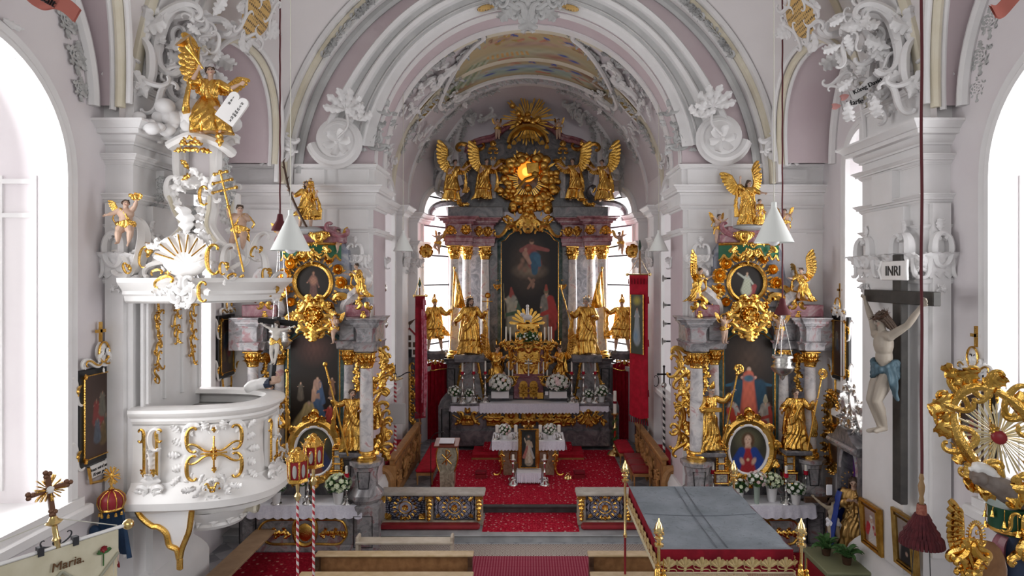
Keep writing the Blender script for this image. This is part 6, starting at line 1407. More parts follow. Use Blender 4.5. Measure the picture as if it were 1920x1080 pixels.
# seats
def bench(label, x0, x1, y0, y1, z, mtop, group=None, leg=M_woodo, name='bench', cat='bench'):
  T = Thing(name, label, cat, ((x0 + x1) / 2, (y0 + y1) / 2, .366), group); T.part('cushion', box(x0, x1, y0, y1, z - .09, z, .03), mtop); T.part('seat_frame', box(x0 + .02, x1 - .02, y0 + .02, y1 - .02, z - .17, z - .09), leg)
  for a in (x0 + .05, x1 - .05):
    for b in (y0 + .06, y1 - .06): T.part('leg', tube([(a, b, z - .15), (a, b, .5), (a, b + .01, .366)], [.03, .024, .018], 6), leg)
  return T
bench('long bench with bright red cushion behind the lectern', -3.05, -2.55, 17.3, 20.2, .8, M_red)
bench('bench with bright red cushion farthest along the right choir stalls', 2.72, 3.18, 19.1, 20.5, .82, M_red)
for i, q in enumerate(('nearest', 'middle', 'farthest')): bench('%s of the three dark red upholstered stools in the right of the choir' % q, 2.82, 3.34, 17.2 + .62 * i, 17.74 + .62 * i, .80, M_cush, 'upholstered stools', name='stool', cat='stool')
for s in (-1, 1):
  nm = 'left' if s < 0 else 'right'; xa, xb = sorted((s * 3.36, s * 3.46))
  T = Thing('choir_stall', 'carved orange-brown wooden choir stall front on the %s of the choir' % nm, 'choir stall', (s * 3.4, 17.9, .36))
  T.part('front_panel', box(xa, xb, 16.0, 19.9, .36, 1.42).j(box(xa - .05, xb + .05, 15.95, 19.95, 1.42, 1.5, .02)), M_woodo)
  g = Bag()
  for i in range(5): g.j(c_rev(8, .5, .5, 130 + i, .1).t(fr((s * 3.355, 16.45 + .74 * i, .95), (0, -s if s > 0 else 1, 0), (0, 0, 1))));
  T.part('carving', g, M_woodo)
  for i in range(5): T.part('panel_frame', oframe([(-.3, -.35), (.3, -.35), (.3, .38), (-.3, .38)], .03, .03, fr((s * 3.36, 16.45 + .74 * i, .92), (0, -s if s > 0 else 1, 0), (0, 0, 1))), M_wood)
  T.part('end_panel', box(min(xa, s * 3.9), max(xb, s * 3.3) if s < 0 else max(s * 3.75, xb), 15.93, 16.02, .36, 1.3).j(scroll(.9, .1, .5, 9).t(tr(s * 3.4, 15.95, .8) @ scl(s, 1, 1))), M_woodo)
  one('red_prayer_desk', 'desk covered with red cloth beside the %s choir wall' % nm, 'desk', box(min(s * 3.93, s * 3.66), max(s * 3.93, s * 3.66), 16.3, 19.0, .95, 1.2, .03).j(box(min(s * 3.93, s * 3.72), max(s * 3.93, s * 3.72), 16.35, 18.95, .36, .95)), M_red, (s * 3.8, 17.6, .36))
t = Thing('side_table', 'small table with white cloth at the right choir wall', 'table', (PX(1234, 18.6), 18.6, .36)); t.part('cloth', box(PX(1217, 18.6), PX(1248, 18.6), 18.4, 19.2, 1.0, 1.2, .02).j(box(PX(1216, 18.6), PX(1249, 18.6), 18.38, 19.22, 1.2, 1.215)), M_cloth); t.part('legs', box(PX(1220, 18.6), PX(1245, 18.6), 18.5, 19.1, .36, 1.0), M_woodd)
# paschal candle
p = W(1153, 826, 20.4); p[2] = .36; T = Thing('paschal_candlestick', 'tall candlestick with thick white candle and green garland right of the high altar', 'candlestick', p)
T.part('stem', lathe([(.26, 0), (.22, .06), (.1, .14), (.06, .2), (.09, .26), (.05, .34), (.05, .8), (.07, .84), (.045, .9), (.045, 1.2), (.12, 1.28), (.12, 1.31), (0, 1.31)], 14, p).j(c_rev(6, .4, .2, 5, .14).t(None, p + (0, -.15, .1))), M_brass)
T.part('garland', garland([p + (.07 * math.cos(a), .07 * math.sin(a), .3 + a * .045) for a in np.linspace(0, 19, 60)], [(math.cos(a), math.sin(a), 0) for a in np.linspace(0, 19, 60)], .05, 4, .8, .3), M_leaf); T.part('candle', lathe([(.055, 1.3), (.055, 2.0), (.04, 2.02), (0, 2.02)], 14, p), M_candle)
T.part('candle_ring', lathe([(.06, 1.62), (.06, 1.7)], 14, p), M_redd)
# processional banners
def hbanner(label, px_, D, y0, y1, w, rz, mt, pic, y_top, y_bot):
  x, z0, z1 = PX(px_, D), PZ(y1, D), PZ(y0, D); T = Thing('processional_banner', label, 'banner', (x, D, .36)); M = tr(x, D, 0) @ rot('z', rz)
  u = np.linspace(-1, 1, 16); zz = np.linspace(0, 1, 24)
  v = np.stack([np.repeat((u * w / 2)[None], 24, 0), .03 * np.sin(u[None] * 5 + zz[:, None] * 2) * zz[:, None], z1 + (z0 - z1) * zz[:, None] - .1 * zz[:, None] ** 8 * (1 - np.abs(u[None]))], -1)
  T.part('cloth', G(v.reshape(-1, 3), [gridf(24, 16)]).add(v.reshape(-1, 3) + (0, .015, 0), [gridf(24, 16)[:, ::-1]]).t(M), mt)
  T.part('crossbar', tube([(-w * .6, 0, z1 + .02), (w * .6, 0, z1 + .02)], .025, 8).j(ell((-w * .62, 0, z1 + .02), .05, 6)).j(ell((w * .62, 0, z1 + .02), .05, 6)).t(M), M_brass)
  T.part('pole', tube([(0, .06, PZ(y_bot, D)), (0, .06, PZ(y_top, D))], .024, 8).t(M), M_wood); T.part('spear_tip', prism([(0, .0), (.05, .12), (0, .32), (-.05, .12)], -.015, .015).t(M @ tr(0, .06, PZ(y_top, D))), mat('green_iron', (.02, .05, .03), .4, .3))
  g = Bag()
  for a in np.linspace(-.5, .5, 9): g.j(tube([(a * w, -.01, z0 - .05), (a * w, 0, z0 - .22)], [.012, .02], 5))
  for a in np.linspace(-.5, .5, 7): g.j(tube([(a * w, -.03, z1 - .1), (a * w, -.03, z1 - .26)], [.012, .02], 5))
  for zt in (.15, .45, .8): g.j(tube([(w * .55, -.02, z1 + (z0 - z1) * zt), (w * .55, -.02, z1 + (z0 - z1) * zt - .2)], [.02, .035], 6))
  [T.part('tassel', q.t(M), M_redd) for q in g.l]; T.part('cords', tube([(-w * .6, 0, z1), (0, .05, z1 + .55), (w * .6, 0, z1)], .01, 5).t(M), M_brass)
  if pic:
    cv = Canvas(30, 60, (.06, .07, .05), 8); cv.asp = 2; cv.person(.5, .75, .6, (.3, .33, .35), w=1.2); cv.blob(.5, .9, .4, .1, (.42, .35, .05), .8); cv.blob(.4, .3, .3, .15, (.2, .3, .4), .8)
    hp = (z1 - z0) * .42; gg, c = flatcanvas(cv, M @ tr(-w * .34, -.06, z1 - .23 * (z1 - z0) - hp * .78), w * .68, hp); T.part('picture', gg, M_paint, None, 'painted picture sewn on the banner', cols=c, smooth=0)
    T.part('picture_border', oframe([(0, 0), (w * .68, 0), (w * .68, hp), (0, hp)], .02, .02, M @ tr(-w * .34, -.06, z1 - .23 * (z1 - z0) - hp * .78)), M_gold)
hbanner('tall red processional banner with a sewn picture on the right of the choir', 1197, 18.9, 516, 780, .75, -.95, M_red, True, 470, 830)
hbanner('dark red rolled banner on a brown pole on the left of the choir', 788, 18.9, 556, 770, .3, .5, M_redd, False, 540, 890)
one('cord_bundle', 'bundle of red and white cords hanging beside the rolled left banner', 'cord', tube(spl([W(795, 560, 18.7), W(797, 660, 18.7), W(796, 780, 18.7)], 8), .03, 6).j(tube(spl([W(792, 580, 18.75), W(793, 680, 18.75), W(792, 755, 18.75)], 8), .03, 6)).j(tube(spl([W(798, 600, 18.7), W(800, 700, 18.7), W(798, 765, 18.7)], 8), .025, 6)), mat('red_white_cord', (.3, .02, .05), .8, c2=(.5, .2, .25), ns=12), W(795, 780, 18.7))
# striped staffs
def stripe(name, c1, c2, f=9):
  t = NT(name); s_ = t.n('ShaderNodeSeparateXYZ', {'Vector': t.co()}); x, y, z = s_.outputs
  a = t.math('DIVIDE', t.math('ARCTAN2', y, x), 2 * PI); v = t.math('FRACT', t.math('ADD', a, t.math('MULTIPLY', z, f)))
  return t.fin(t.mix(t.math('GREATER_THAN', v, .5), c1, c2), .5)
M_rw = stripe('red_white_spiral', (.62, .58, .56), (.38, .02, .035)); M_bw = stripe('black_white_spiral', (.62, .6, .58), (.02, .02, .022), 6)
p = W(741, 880, 16.6); T = Thing('processional_staff', 'red and white spiral staff with iron candle crown behind the grey panel', 'staff', (p[0], p[1], .36)); zt = PZ(716, 16.6)
T.part('pole', tube([(p[0], p[1], .36), (p[0], p[1], zt)], .035, 10), M_rw); g = lathe([(.0, 0), (.05, .02), (.2, .08), (.2, .1), (.03, .1), (.03, .2)], 14, (p[0], p[1], zt));
T.part('finial', g, M_brass)
g = G()
for s_ in (-1, 1): g.j(scroll(.4, .016, .5, 10, True).t(tr(p[0] + s_ * .22, p[1], zt + .2) @ rot('y', s_ * 1.0) @ scl(s_, 1, 1)))
T.part('iron_arms', g.j(tube([(p[0], p[1], zt), (p[0], p[1], zt + .45)], .014, 5)), M_iron)
p = W(1245, 870, 16.5); T = Thing('processional_cross', 'black and white spiral staff topped by a black iron cross on the right', 'staff', (p[0], p[1], .36)); zt = PZ(722, 16.5)
T.part('pole', tube([(p[0], p[1], .36), (p[0], p[1], zt)], .035, 10), M_bw); g = box(-.018, .018, -.015, .015, 0, .48).j(box(-.15, .15, -.015, .015, .26, .3))
for a, b in ((0, .48), (-.15, .28), (.15, .28)): g.j(ell((a, 0, b), .035, 5))
for s_ in (-1, 1): g.j(scroll(.28, .014, .5, 10, False).t(tr(s_ * .14, 0, .12) @ scl(s_, 1, 1)))
T.part('iron_cross', g.t(None, (p[0], p[1], zt)), M_black); T.part('knob', ell((p[0], p[1], zt), .07, 8), M_silver)
p = W(741, 776, 16.3); T = Thing('loudspeaker_panel', 'flat square pale grey loudspeaker panel before the left choir stalls', 'panel', p)
T.part('panel', pbox(722, 760, 757, 795, 16.3, .06, .01), mat('grey_panel', (.42, .41, .40), .6)); T.part('bracket', tube([W(724, 776, 16.35), W(716, 775, 16.5), W(708, 775, 15.3)], .02, 6), M_silver)
# wall sconces in the choir, house model
for i, (x, y, D_, lb) in enumerate(((722, 540, 17.0, 'upper silver wall sconce on the left choir wall'), (724, 608, 17.0, 'lower silver ball sconce on the left choir wall'), (1250, 522, 17.3, 'topmost small dark bracket on the right choir wall'), (1251, 572, 17.3, 'second small dark bracket on the right choir wall'), (1251, 607, 17.3, 'third small dark bracket on the right choir wall'), (1249, 640, 17.3, 'lowest small dark bracket on the right choir wall'))):
  p = W(x, y, D_); s = -1 if i < 2 else 1; T = Thing('wall_sconce', lb, 'sconce', p, 'sconces on the choir walls'); T.part('bracket', tube([p, p + (s * .35, 0, 0)], .025, 6), M_iron if i > 1 else M_silver)
  T.part('reflector', ell(p, (.05, .1, .1), 8) if i < 2 else lathe([(.03, 0), (.05, .06), (.1, .1)], 12).t(tr(p) @ rot('y', -s * PI / 2)), M_silver if i < 2 else mat('sconce_grey', (.3, .29, .28), .4, .5))
p = W(768, 652, 20.6); T = Thing('house_model', 'small white half-timbered house model with figure on the left choir wall', 'model', p)
T.part('facade', prism([(-.28, -.3), (.28, -.3), (.28, .3), (0, .58), (-.28, .3)], 0, .25).t(None, p), M_gilt)
T.part('roof_edge', tube([p + (-.34, -.03, .27), p + (0, -.03, .63), p + (.34, -.03, .27)], .035, 5), M_cush)
for x, z in ((-.16, .1), (0, .1), (.16, .1), (-.16, -.14), (.16, -.14), (0, .32)): T.part('shutter', box(p[0] + x - .05, p[0] + x + .05, p[1] - .02, p[1], p[2] + z - .08, p[2] + z + .08), M_woodd)
T.part('door', box(p[0] - .07, p[0] + .07, p[1] - .02, p[1], p[2] - .3, p[2] - .05), M_black); T.part('weather_vane', prism([(-.2, 0), (0, .06), (.22, .16), (.05, -.04)], -.02, .02).t(None, p + (-.02, 0, .78)).j(tube([p + (0, 0, .6), p + (0, 0, .8)], .015, 5)), M_woodd)
for s in (-1, 1):
  g = G()
  for i in range(8): g.j(leaf(.4, .5, .4, 4), tr(W(990 + s * 222, 690 + i * 13, 20.8)) @ rot('y', PI + .6 * (-1) ** i)); g.j(scroll(.35, .04, .5, 9), tr(W(990 + s * 222, 690 + i * 13, 20.75)))
  one('gilt_drop', 'gilded foliage drop on the marble panel at the %s choir corner' % ('left' if s < 0 else 'right'), 'ornament', g, M_goldd, W(990 + s * 222, 740, 20.8));
  x = PX(990 + s * 222, 20.9); one('marble_panel', 'dark marble panel below the %s choir cornice beside the red curtain' % ('left' if s < 0 else 'right'), 'panel', box(x - .3, x + .3, 20.9, 21.4, .36, PZ(670, 20.9), .02), M_marbd, (x, 21, .36))
# ================================================================ pulpit with its sounding board
def sep(a, b, n=48, e=2.7, cy=11.4):
  """bowed plan of the pulpit, walked from its front end to its back end"""
  t = np.linspace(-PI / 2, PI / 2, n)
  return [(-6.45 + a * abs(math.cos(q)) ** (2 / e), cy + b * math.copysign(abs(math.sin(q)) ** (2 / e), q)) for q in t]
def on(path, f, z, out=0.0):
  """frame on the bowed wall at path fraction f and height z"""
  P = np.array(path); d = np.concatenate([[0], np.cumsum(np.linalg.norm(np.diff(P, axis=0), axis=1))]); s = f * d[-1]
  p = np.array([np.interp(s, d, P[:, 0]), np.interp(s, d, P[:, 1])]); q = np.array([np.interp(s + .05, d, P[:, 0]), np.interp(s + .05, d, P[:, 1])]) - np.array([np.interp(s - .05, d, P[:, 0]), np.interp(s - .05, d, P[:, 1])])
  q = nrm(q); return fr((p[0] + q[1] * out, p[1] - q[0] * out, z), (q[0], q[1], 0), (0, 0, 1))
PU = Thing('pulpit', 'white pulpit with gilded scrollwork on the left pier', 'pulpit', (-5.5, 11.3, 1.8))
B = sep(1.9, .98); body = [(0, 2.62), (.02, 2.7), (-.02, 3.0), (-.03, 3.3), (.0, 3.57), (-.06, 3.6), (-.12, 3.6), (-.12, 2.62)]
PU.part('parapet', mould(body, B), M_gilt)
PU.part('handrail', mould([(-.22, 3.60), (.0, 3.60), (.04, 3.66), (.03, 3.70), (.1, 3.74), (.13, 3.80), (.12, 3.85), (.02, 3.88), (-.2, 3.87), (-.24, 3.8)], B), M_gilt)
PU.part('foot_moulding', mould([(-.2, 2.62), (.03, 2.66), (.05, 2.6), (.16, 2.5), (.22, 2.38), (.2, 2.26), (.08, 2.2), (.04, 2.12), (-.3, 2.1)], B), M_gilt)
PU.part('floor', prism([(x, -y) for x, y in B], 2.1, 2.64).t(rot('x', -PI / 2)).t(scl(1, 1, 1)) if 0 else G(np.array([[x, y, 2.3] for x, y in B]), [[list(range(len(B)))]]), M_wood)
PU.part('corbel', lathe([(.0, 1.72), (.22, 1.74), (.5, 1.8), (.55, 1.86), (.52, 1.9), (.62, 2.0), (.72, 2.14)], 24, (-5.45, 11.1, 0)), M_gilt)
g = G()
for i in range(14): g.j(leaf(.3, .6, .5, 4), tr(-5.45, 11.1, 1.86) @ rot('z', i * 2 * PI / 14) @ tr(0, -.56, 0))
PU.part('corbel_leaf', g, M_gilt)
gw, gg = Bag(), Bag()
for fc, w in ((.265, .56), (.66, .42)):
  for sx_ in (-1, 1):
    for sz_ in (-1, 1):
      M = on(B, fc + sx_ * .084 * w / .56, 3.11 + sz_ * .25, .03) @ scl(-sx_, 1, sz_)
      gg.j(scroll(.40, .034, .4, 7, False, .8), M); gg.j(scroll(.34, .022, .5, 8, True, .8), on(B, fc + sx_ * .046 * w / .56, 3.11 + sz_ * .11, .03) @ scl(sx_, 1, sz_) @ rot('y', .9))
      gw.j(scroll(.52, .075, .4, 7, False, .5), M @ tr(-.03, .03, 0)); gw.j(leaf(.2, .6, .3, 4), M @ tr(-.1, .0, .1) @ rot('y', -.8))
  for q in np.arange(14): a = q * 2 * PI / 14; gw.j(leaf(.2, .7, .3, 4), on(B, fc + .105 * w / .56 * math.cos(a), 3.1 + .38 * math.sin(a), .01) @ rot('y', PI / 2 - a))
  gg.j(rosette(.06, 6).t(on(B, fc, 3.11, .05))); gg.j(tube([(0, 0, -.28), (0, -.03, 0), (0, 0, .28)], .016, 6), on(B, fc, 3.11, .04)).j(tube([(-.2, 0, 0), (0, -.03, 0), (.2, 0, 0)], .016, 6), on(B, fc, 3.11, .04))
  for z in (3.44, 2.78): gg.j(leaf(.12, .7, .5, 3), on(B, fc, z, .03)); gw.j(c_rev(6, .5, .2, 8, .14, .8), on(B, fc, z + (.08 if z > 3 else -.1), .03))
  gw.j(c_rev(10, .7, .45, 12, .12, .75), on(B, fc, 2.52, .16)); gg.j(c_rev(3, .3, .2, 13, .12, .3), on(B, fc, 2.56, .2))
for f in (.075, .46, .85):
  M = on(B, f, 3.1, .02)
  gw.j(box(-.10, .10, -.06, .04, -.4, .42, .02), M).j(scroll(.34, .05, .5, 9, False, 1.6), M @ tr(0, -.09, .3)).j(leaf(.5, .3, .3, 6), M @ tr(0, -.06, -.3)).j(leaf(.42, .8, .4, 4), M @ tr(0, -.08, -.62)).j(c_rev(5, .35, .4, 21, .14), M @ tr(0, -.08, -.45))
  for sx_ in (-1, 1): gg.j(scroll(.2, .03, .5, 10), M @ tr(sx_ * .1, -.11, .36) @ scl(sx_, 1, 1)).j(tube([(sx_ * .10, -.1, .3), (sx_ * .10, -.1, -.3)], .022, 6), M).j(leaf(.16, .6, .5, 3), M @ tr(sx_ * .08, -.16, -.3))
gg.j(leaf(.65, .3, .2, 7), on(B, .74, 2.82, .03)); gg.j(scroll(.7, .05, .4, 9), on(B, .95, 3.0, .1))
PU.part('carved_ornament', gw, M_gilt); PU.part('gilt_scroll', gg, M_gold, None, 'gilded scroll')
# drapery bracket below the pulpit on the pier
P = spl([(PX(a, 10.35), PZ(b, 10.35)) for a, b in ((256, 915), (253, 935), (262, 965), (284, 985), (298, 988), (312, 1000), (318, 1022), (332, 1030), (337, 1048), (342, 1028), (350, 1008), (356, 990), (362, 940))], 5)
pp = [(a, b) for a, b in P]
PU.part('carved_drapery', prism(pp, 10.36, 10.5), M_white); PU.part('drapery_edge', tube([(a, 10.34, b) for a, b in pp[2:-2]], .045, 7).j(box(-.05, .05, -.03, .03, -.2, 0, .02).t(None, W(337, 1046, 10.33))), M_gold)
g = Bag()
for x in (-6.05, -4.78): g.j(lathe([(.08, -.14), (.1, -.1), (.07, 0), (.1, .1), (.08, .14)], 14).t(tr(x, 10.6 if x < -5 else 11.0, 2.05) @ rot('y', PI / 2)))
PU.part('scroll_block', g, M_rib)
# stair-side pier cladding behind the pulpit
BK = Thing('pulpit_back_panel', 'white panelled pulpit back with hanging gilded strings on the left pier', 'panel', (-6.4, 11.4, 3.9))
g = box(-6.36, -6.31, 10.5, 12.3, 3.6, 5.7)
for y in (10.55, 11.05, 11.6, 12.2): g.j(box(-6.34, -6.26, y, y + .08, 3.9, 5.6, .01))
BK.part('panel', g, M_white); g = G(); R = rng(4)
for yy, n in ((10.8, 9), (11.35, 5), (11.9, 8)):
  for i in range(n): M = fr((-6.24, yy + .05 * math.sin(i * 2.1), 5.55 - .15 * i), (0, 1, 0), (0, 0, 1)); g.j(scroll(.24, .024, .5, 9, i % 2 == 0), M @ rot('y', R.normal(0, .5))).j(leaf(.16, .5, .5, 3), M @ rot('y', PI + R.normal(0, .5)))
BK.part('gilt_string', g, M_gold)
# sounding board
SB = Thing('sounding_board', 'white and gold sounding board with volutes and shell above the pulpit', 'canopy', (-5.5, 11.3, 5.6))
C1 = sep(1.95, 1.12, 48, 2.7, 11.35)
SB.part('cornice', mould([(-.4, 5.58), (-.06, 5.58), (.0, 5.62), (.02, 5.7), (.06, 5.73), (.06, 5.78), (.14, 5.86), (.2, 5.92), (.21, 5.99), (-.4, 5.99)], C1), M_gilt)
SB.part('ceiling', G(np.array([[x, y, 5.6] for x, y in C1]), [[list(range(len(C1)))[::-1]]]).j(G(np.array([[x, y, 5.97] for x, y in C1]), [[list(range(len(C1)))]])), M_gilt)
gw, gg = Bag(), Bag()
def px_fr(px_, py, D): return tr(*W(px_, py, D))
# front shell cartouche
M = px_fr(345, 478, 10.05)
gw.j(ell((0, .05, 0), (.40, .1, .36), 10), M)
for i in range(7):
  a = -1.25 + i * .36; gw.j(leaf(.55, .32, .25, 0), M @ tr(.05, -.02, -.15) @ rot('y', a)); gg.j(tube([(.05 + .16 * math.sin(a), -.11, -.12 + .16 * math.cos(a)), (.05 + .45 * math.sin(a), -.13, -.12 + .45 * math.cos(a))], .012, 5), M)
gw.j(c_rev(7, 1.1, .7, 31, .11, .6, False), M @ tr(0, .05, 0)); gg.j(scroll(.45, .035, .5, 9), M @ tr(.42, -.12, -.05)).j(scroll(.3, .03, .5, 9), M @ tr(-.25, -.14, -.35) @ rot('y', 1.2)); gw.j(c_rev(10, .7, .5, 33, .13, .8), px_fr(345, 540, 9.98)); gg.j(scroll(.3, .03, .5, 9), px_fr(372, 545, 9.9)); gw.j(leaf(.5, .6, .6, 4), M @ tr(.06, -.05, .3))
# big volutes along the rim
for (x, y, D, L, a, f) in ((268, 464, 10.35, .95, .2, -1), (300, 492, 10.25, .5, 1.4, 1), (418, 488, 10.3, .55, 0, 1), (498, 500, 11.2, .62, 0, -1), (478, 455, 11.0, .5, .4, 1), (440, 500, 10.4, .4, 1.2, -1), (510, 530, 11.3, .5, .3, 1), (238, 490, 10.3, .5, -.4, -1)):
  gw.j(scroll(L, L * .085, .5, 8, False, 2.2), px_fr(x, y, D) @ rot('y', a) @ scl(f, 1, 1)); gw.j(c_rev(2, L * .7, L * .7, int(x), .12, .9, False), px_fr(x, y + 18, D + .03)); gg.j(leaf(L * .3, .5, .5, 3), px_fr(x + 8, y + 20, D - .14) @ rot('y', a)).j(scroll(L * .35, .022, .5, 9), px_fr(x - 6, y + 14, D - .16) @ rot('y', a))
# ribs rising to the lantern
for (x0, y0, xm, ym, x1, y1, D) in ((300, 470, 345, 430, 318, 352, 10.6), (432, 480, 395, 430, 400, 352, 10.7), (470, 470, 440, 420, 440, 365, 11.6), (280, 440, 320, 400, 330, 345, 11.9)):
  P = spl([W(x0, y0, D), W(xm, ym, D + .2), W((xm + x1) / 2, (ym + y1) / 2, D + .25), W(x1, y1, D + .3)], 8)
  gw.j(tube(P, .10, 8, 1.2)).j(scroll(.42, .05, .5, 10).t(tr(*(P[-1] + (0, -.1, -.02))))).j(scroll(.5, .055, .5, 10).t(tr(*(P[0] + (0, -.1, .0))) @ scl(-1, 1, 1)))
  for i in range(2, len(P) - 2, 3): gw.j(leaf(.22, .6, .4, 3), tr(*(P[i] + (0, -.12, 0))) @ rot('y', 1.2 if x0 < 350 else -1.2))
  SB.part('rib_inlay', tube(P[4:-4] + np.array([0, -.11, 0]), .035, 5), M_rib)
SB.part('lantern', lathe([(.42, 7.50), (.5, 7.54), (.5, 7.62), (.56, 7.7), (.4, 7.72)], 20, (PX(372, 11.2), 11.3, 0)), M_gilt); SB.part('lantern_top', (lathe([(.45, 8.36), (.62, 8.44), (.64, 8.52), (.3, 8.6), (0, 8.6)], 20, (PX(372, 11.2), 11.3, 0))), M_gilt)
for x, f in ((332, -1), (412, 1)): gw.j(scroll(.85, .07, .3, 8, True, 1.4), px_fr(x, 300, 10.9) @ scl(f, 1, 1)).j(box(-.09, .09, -.05, .1, -.35, .35, .02), px_fr(x - f * 8, 300, 11.0))
SB.part('lantern_panel', box(PX(345, 11.1), PX(400, 11.1), 11.1, 11.15, 7.72, 8.38), M_wall)
P = spl([W(318, 274, 10.7), W(340, 262, 10.65), W(362, 255, 10.6), W(392, 262, 10.65), W(420, 275, 10.75), W(436, 288, 10.9)], 6); gw.j(tube(P, .085, 8, 1.2))
gg.j(c_rev(6, .34, .22, 41, .14).t(px_fr(360, 272, 10.5))).j(leaf(.2, .5, .4, 3), px_fr(325, 284, 10.6) @ rot('y', 1.3)).j(leaf(.2, .5, .4, 3), px_fr(398, 286, 10.6) @ rot('y', -1.3)).j(leaf(.2, .5, .4, 3), px_fr(354, 318, 10.6) @ rot('y', -.6)).j(leaf(.25, .6, .4, 3), px_fr(412, 276, 10.6))
gw.j(c_rev(7, .6, .65, 43, .1, .85).t(px_fr(366, 350, 10.55))); gg.j(scroll(.3, .03, .5, 9), px_fr(374, 365, 10.45)).j(leaf(.2, .5, .4, 3), px_fr(340, 338, 10.5) @ rot('y', 1))
for (x, y) in ((362, 385), (430, 340), (300, 330), (425, 300)): SB.part('flower_garland', garland([W(x + 3 * math.sin(t * 5), y + 55 * t, 10.9) for t in np.linspace(0, 1, 8)], [(0, -1, 0)] * 8, .09, int(x), .8, .5), M_orn)
SB.part('carved_ornament', gw, M_gilt); SB.part('gilt_scroll', gg, M_gold, None, 'gilded scroll')
SB.part('clouds', cloud(70, 1.3, .5, .5, 6, .06, .19).t(None, W(372, 232, 11.0)).j(cloud(22, .6, .3, .3, 7, .05, .12), None, W(298, 236, 10.6)), M_white)
# figures on the sounding board
T, J = statue('trumpet_angel', 'gilded angel blowing a trumpet on the clouds above the pulpit canopy', 392, 240, 10.6, 150, .35, sit=True, lean=(.02, -.06), wings=((.52, .25, .4, .5), (.34, 1.05, .4, .45)), la=((.12, -.03, -.07), (.23, -.1, -.02)), ra=((-.09, -.06, -.03), (-.02, -.13, .09)), ll=((.05, -.2, -.05), (.08, -.16, -.30)), rl=((-.03, -.17, -.1), (.0, -.1, -.32)), seed=80, hair='short', look=(.1, -.1, -.25), sleeve='half', vox=.0058)
h = J['hand', -1]; hd = J['head'][:3]; tip_ = hd + np.array([-.16, -.12, .32]);
mp = hd + np.array([-.0, -.14, -.02])
P = [mp + (-.02, -.06, 0), mp * .5 + tip_ * .5 + (-.04, -.12, 0), tip_ + (-.05, -.2, 0), tip_ + (-.09, -.26, .06)]; T.part('trumpet', tube(P, [.016, .024, .07, .15], 14), M_gold, w=False)
p = W(436, 205, 10.2); t = Thing('law_tablets', 'white double tablets with black strokes held beside the trumpet angel', 'tablets', p); M = tr(*p) @ rot('y', .62) @ scl(.72)
for s_ in (-1, 1):
  w = .12; o = archpts(s_ * w, w, -.32, .24, 10); t.part('tablet', prism(o, -.03, .03).t(M), M_gilt)
g = G()
for s_, L in ((-1, ('I', 'II', 'III')), (1, ('IV', 'V', 'VI', 'VII', 'VIII', 'IX', 'X'))):
  for i, tx in enumerate(L): g.j(text(tx, .075, .004), M @ tr(s_ * .12, -.036, .22 - .075 * i))
t.part('numerals', g, M_black)
T, J = statue('putto_statue', 'winged putto raising a gilded flame on the left volute of the pulpit canopy', 236, 464, 10.0, 96, .3, child=True, robe='sash', seed=82, wings=((.30, .8, .4, .45), (.01, .5, .3, .4)), la=((.06, -.02, .08), (.1, -.06, .19)), ra=((-.1, -.01, -.06), (-.2, -.04, -.1)), ll=((.06, -.13, -.12), (.02, -.08, -.30)), rl=((-.05, -.12, -.14), (-.07, -.06, -.32)), look=(.5, -.1, 0), vox=.0072)
h = J['hand', 1]; T.part('flame', G().j(leaf(.16, .6, .3, 3), tr(h[0], h[1], h[2] - .02)).j(leaf(.14, .6, .3, 3), tr(h[0] - .03, h[1], h[2]) @ rot('y', -.6)).j(leaf(.14, .6, .3, 3), tr(h[0] + .02, h[1], h[2]) @ rot('y', .5)).j(ell(h + (0, 0, .06), .05, 6)), M_gold, w=False)
T, J = statue('putto_statue', 'putto holding a long gilded triple cross on the pulpit canopy', 450, 474, 10.5, 96, .2, child=True, robe='sash', seed=83, la=((.07, -.05, -.08), (.02, -.13, -.03)), ra=((-.07, -.05, -.03), (-.09, -.13, .06)), ll=((.04, -.13, -.13), (.02, -.1, -.32)), rl=((-.05, -.12, -.14), (-.1, -.08, -.32)), look=(.35, .15, 0), vox=.0072)
b0, b1 = W(457, 510, 10.25) - T.loc, W(413, 322, 10.25) - T.loc; d = nrm(b1 - b0); q = nrm(np.cross((0, 1, 0), d)); g = tube([b0, b1], .017, 8)
for i, L in enumerate((.10, .15, .19)): c_ = b1 - d * (.02 + .14 * i); g.j(tube([c_ - q * L, c_ + q * L], .02, 6)).j(ell(c_ - q * L, .032, 5)).j(ell(c_ + q * L, .032, 5))
g.j(ell(b1, .035, 5)).j(ell(b0 * .35 + b1 * .65, .035, 5)); T.part('triple_cross', g, M_gold, w=False)
# carved arm with crucifix at the pulpit rim
AC = Thing('arm_crucifix', 'carved arm in white sleeve holding a dark crucifix at the pulpit rim', 'crucifix', W(505, 728, 12.2)); D = 12.1
AC.part('sleeve', remesh(tube(spl([W(462, 731, D), W(478, 722, D), W(495, 718, D), W(503, 719, D)], 5), [.09, .1, .11, .12, .12, .11, .11, .1, .11, .11, .11, .1, .1, .09, .09, .08], 10), .02, 2), M_gilt, smooth=180)
AC.part('cuff', tube([W(497, 719, D - .01), W(507, 718, D - .01)], .09, 10), mat('dark_blue_cuff', (.02, .03, .06), .5)); hg = limb([W(506, 718, D), W(518, 714, D)], [.055, .05]).j(ell(W(521, 712, D), (.06, .05, .07), 8))
for i in range(4): hg.j(tube([W(520, 707 + i * 3.4, D - .05), W(515, 706 + i * 3.4, D - .1), W(509, 707 + i * 3.4, D - .07)], .017, 6))
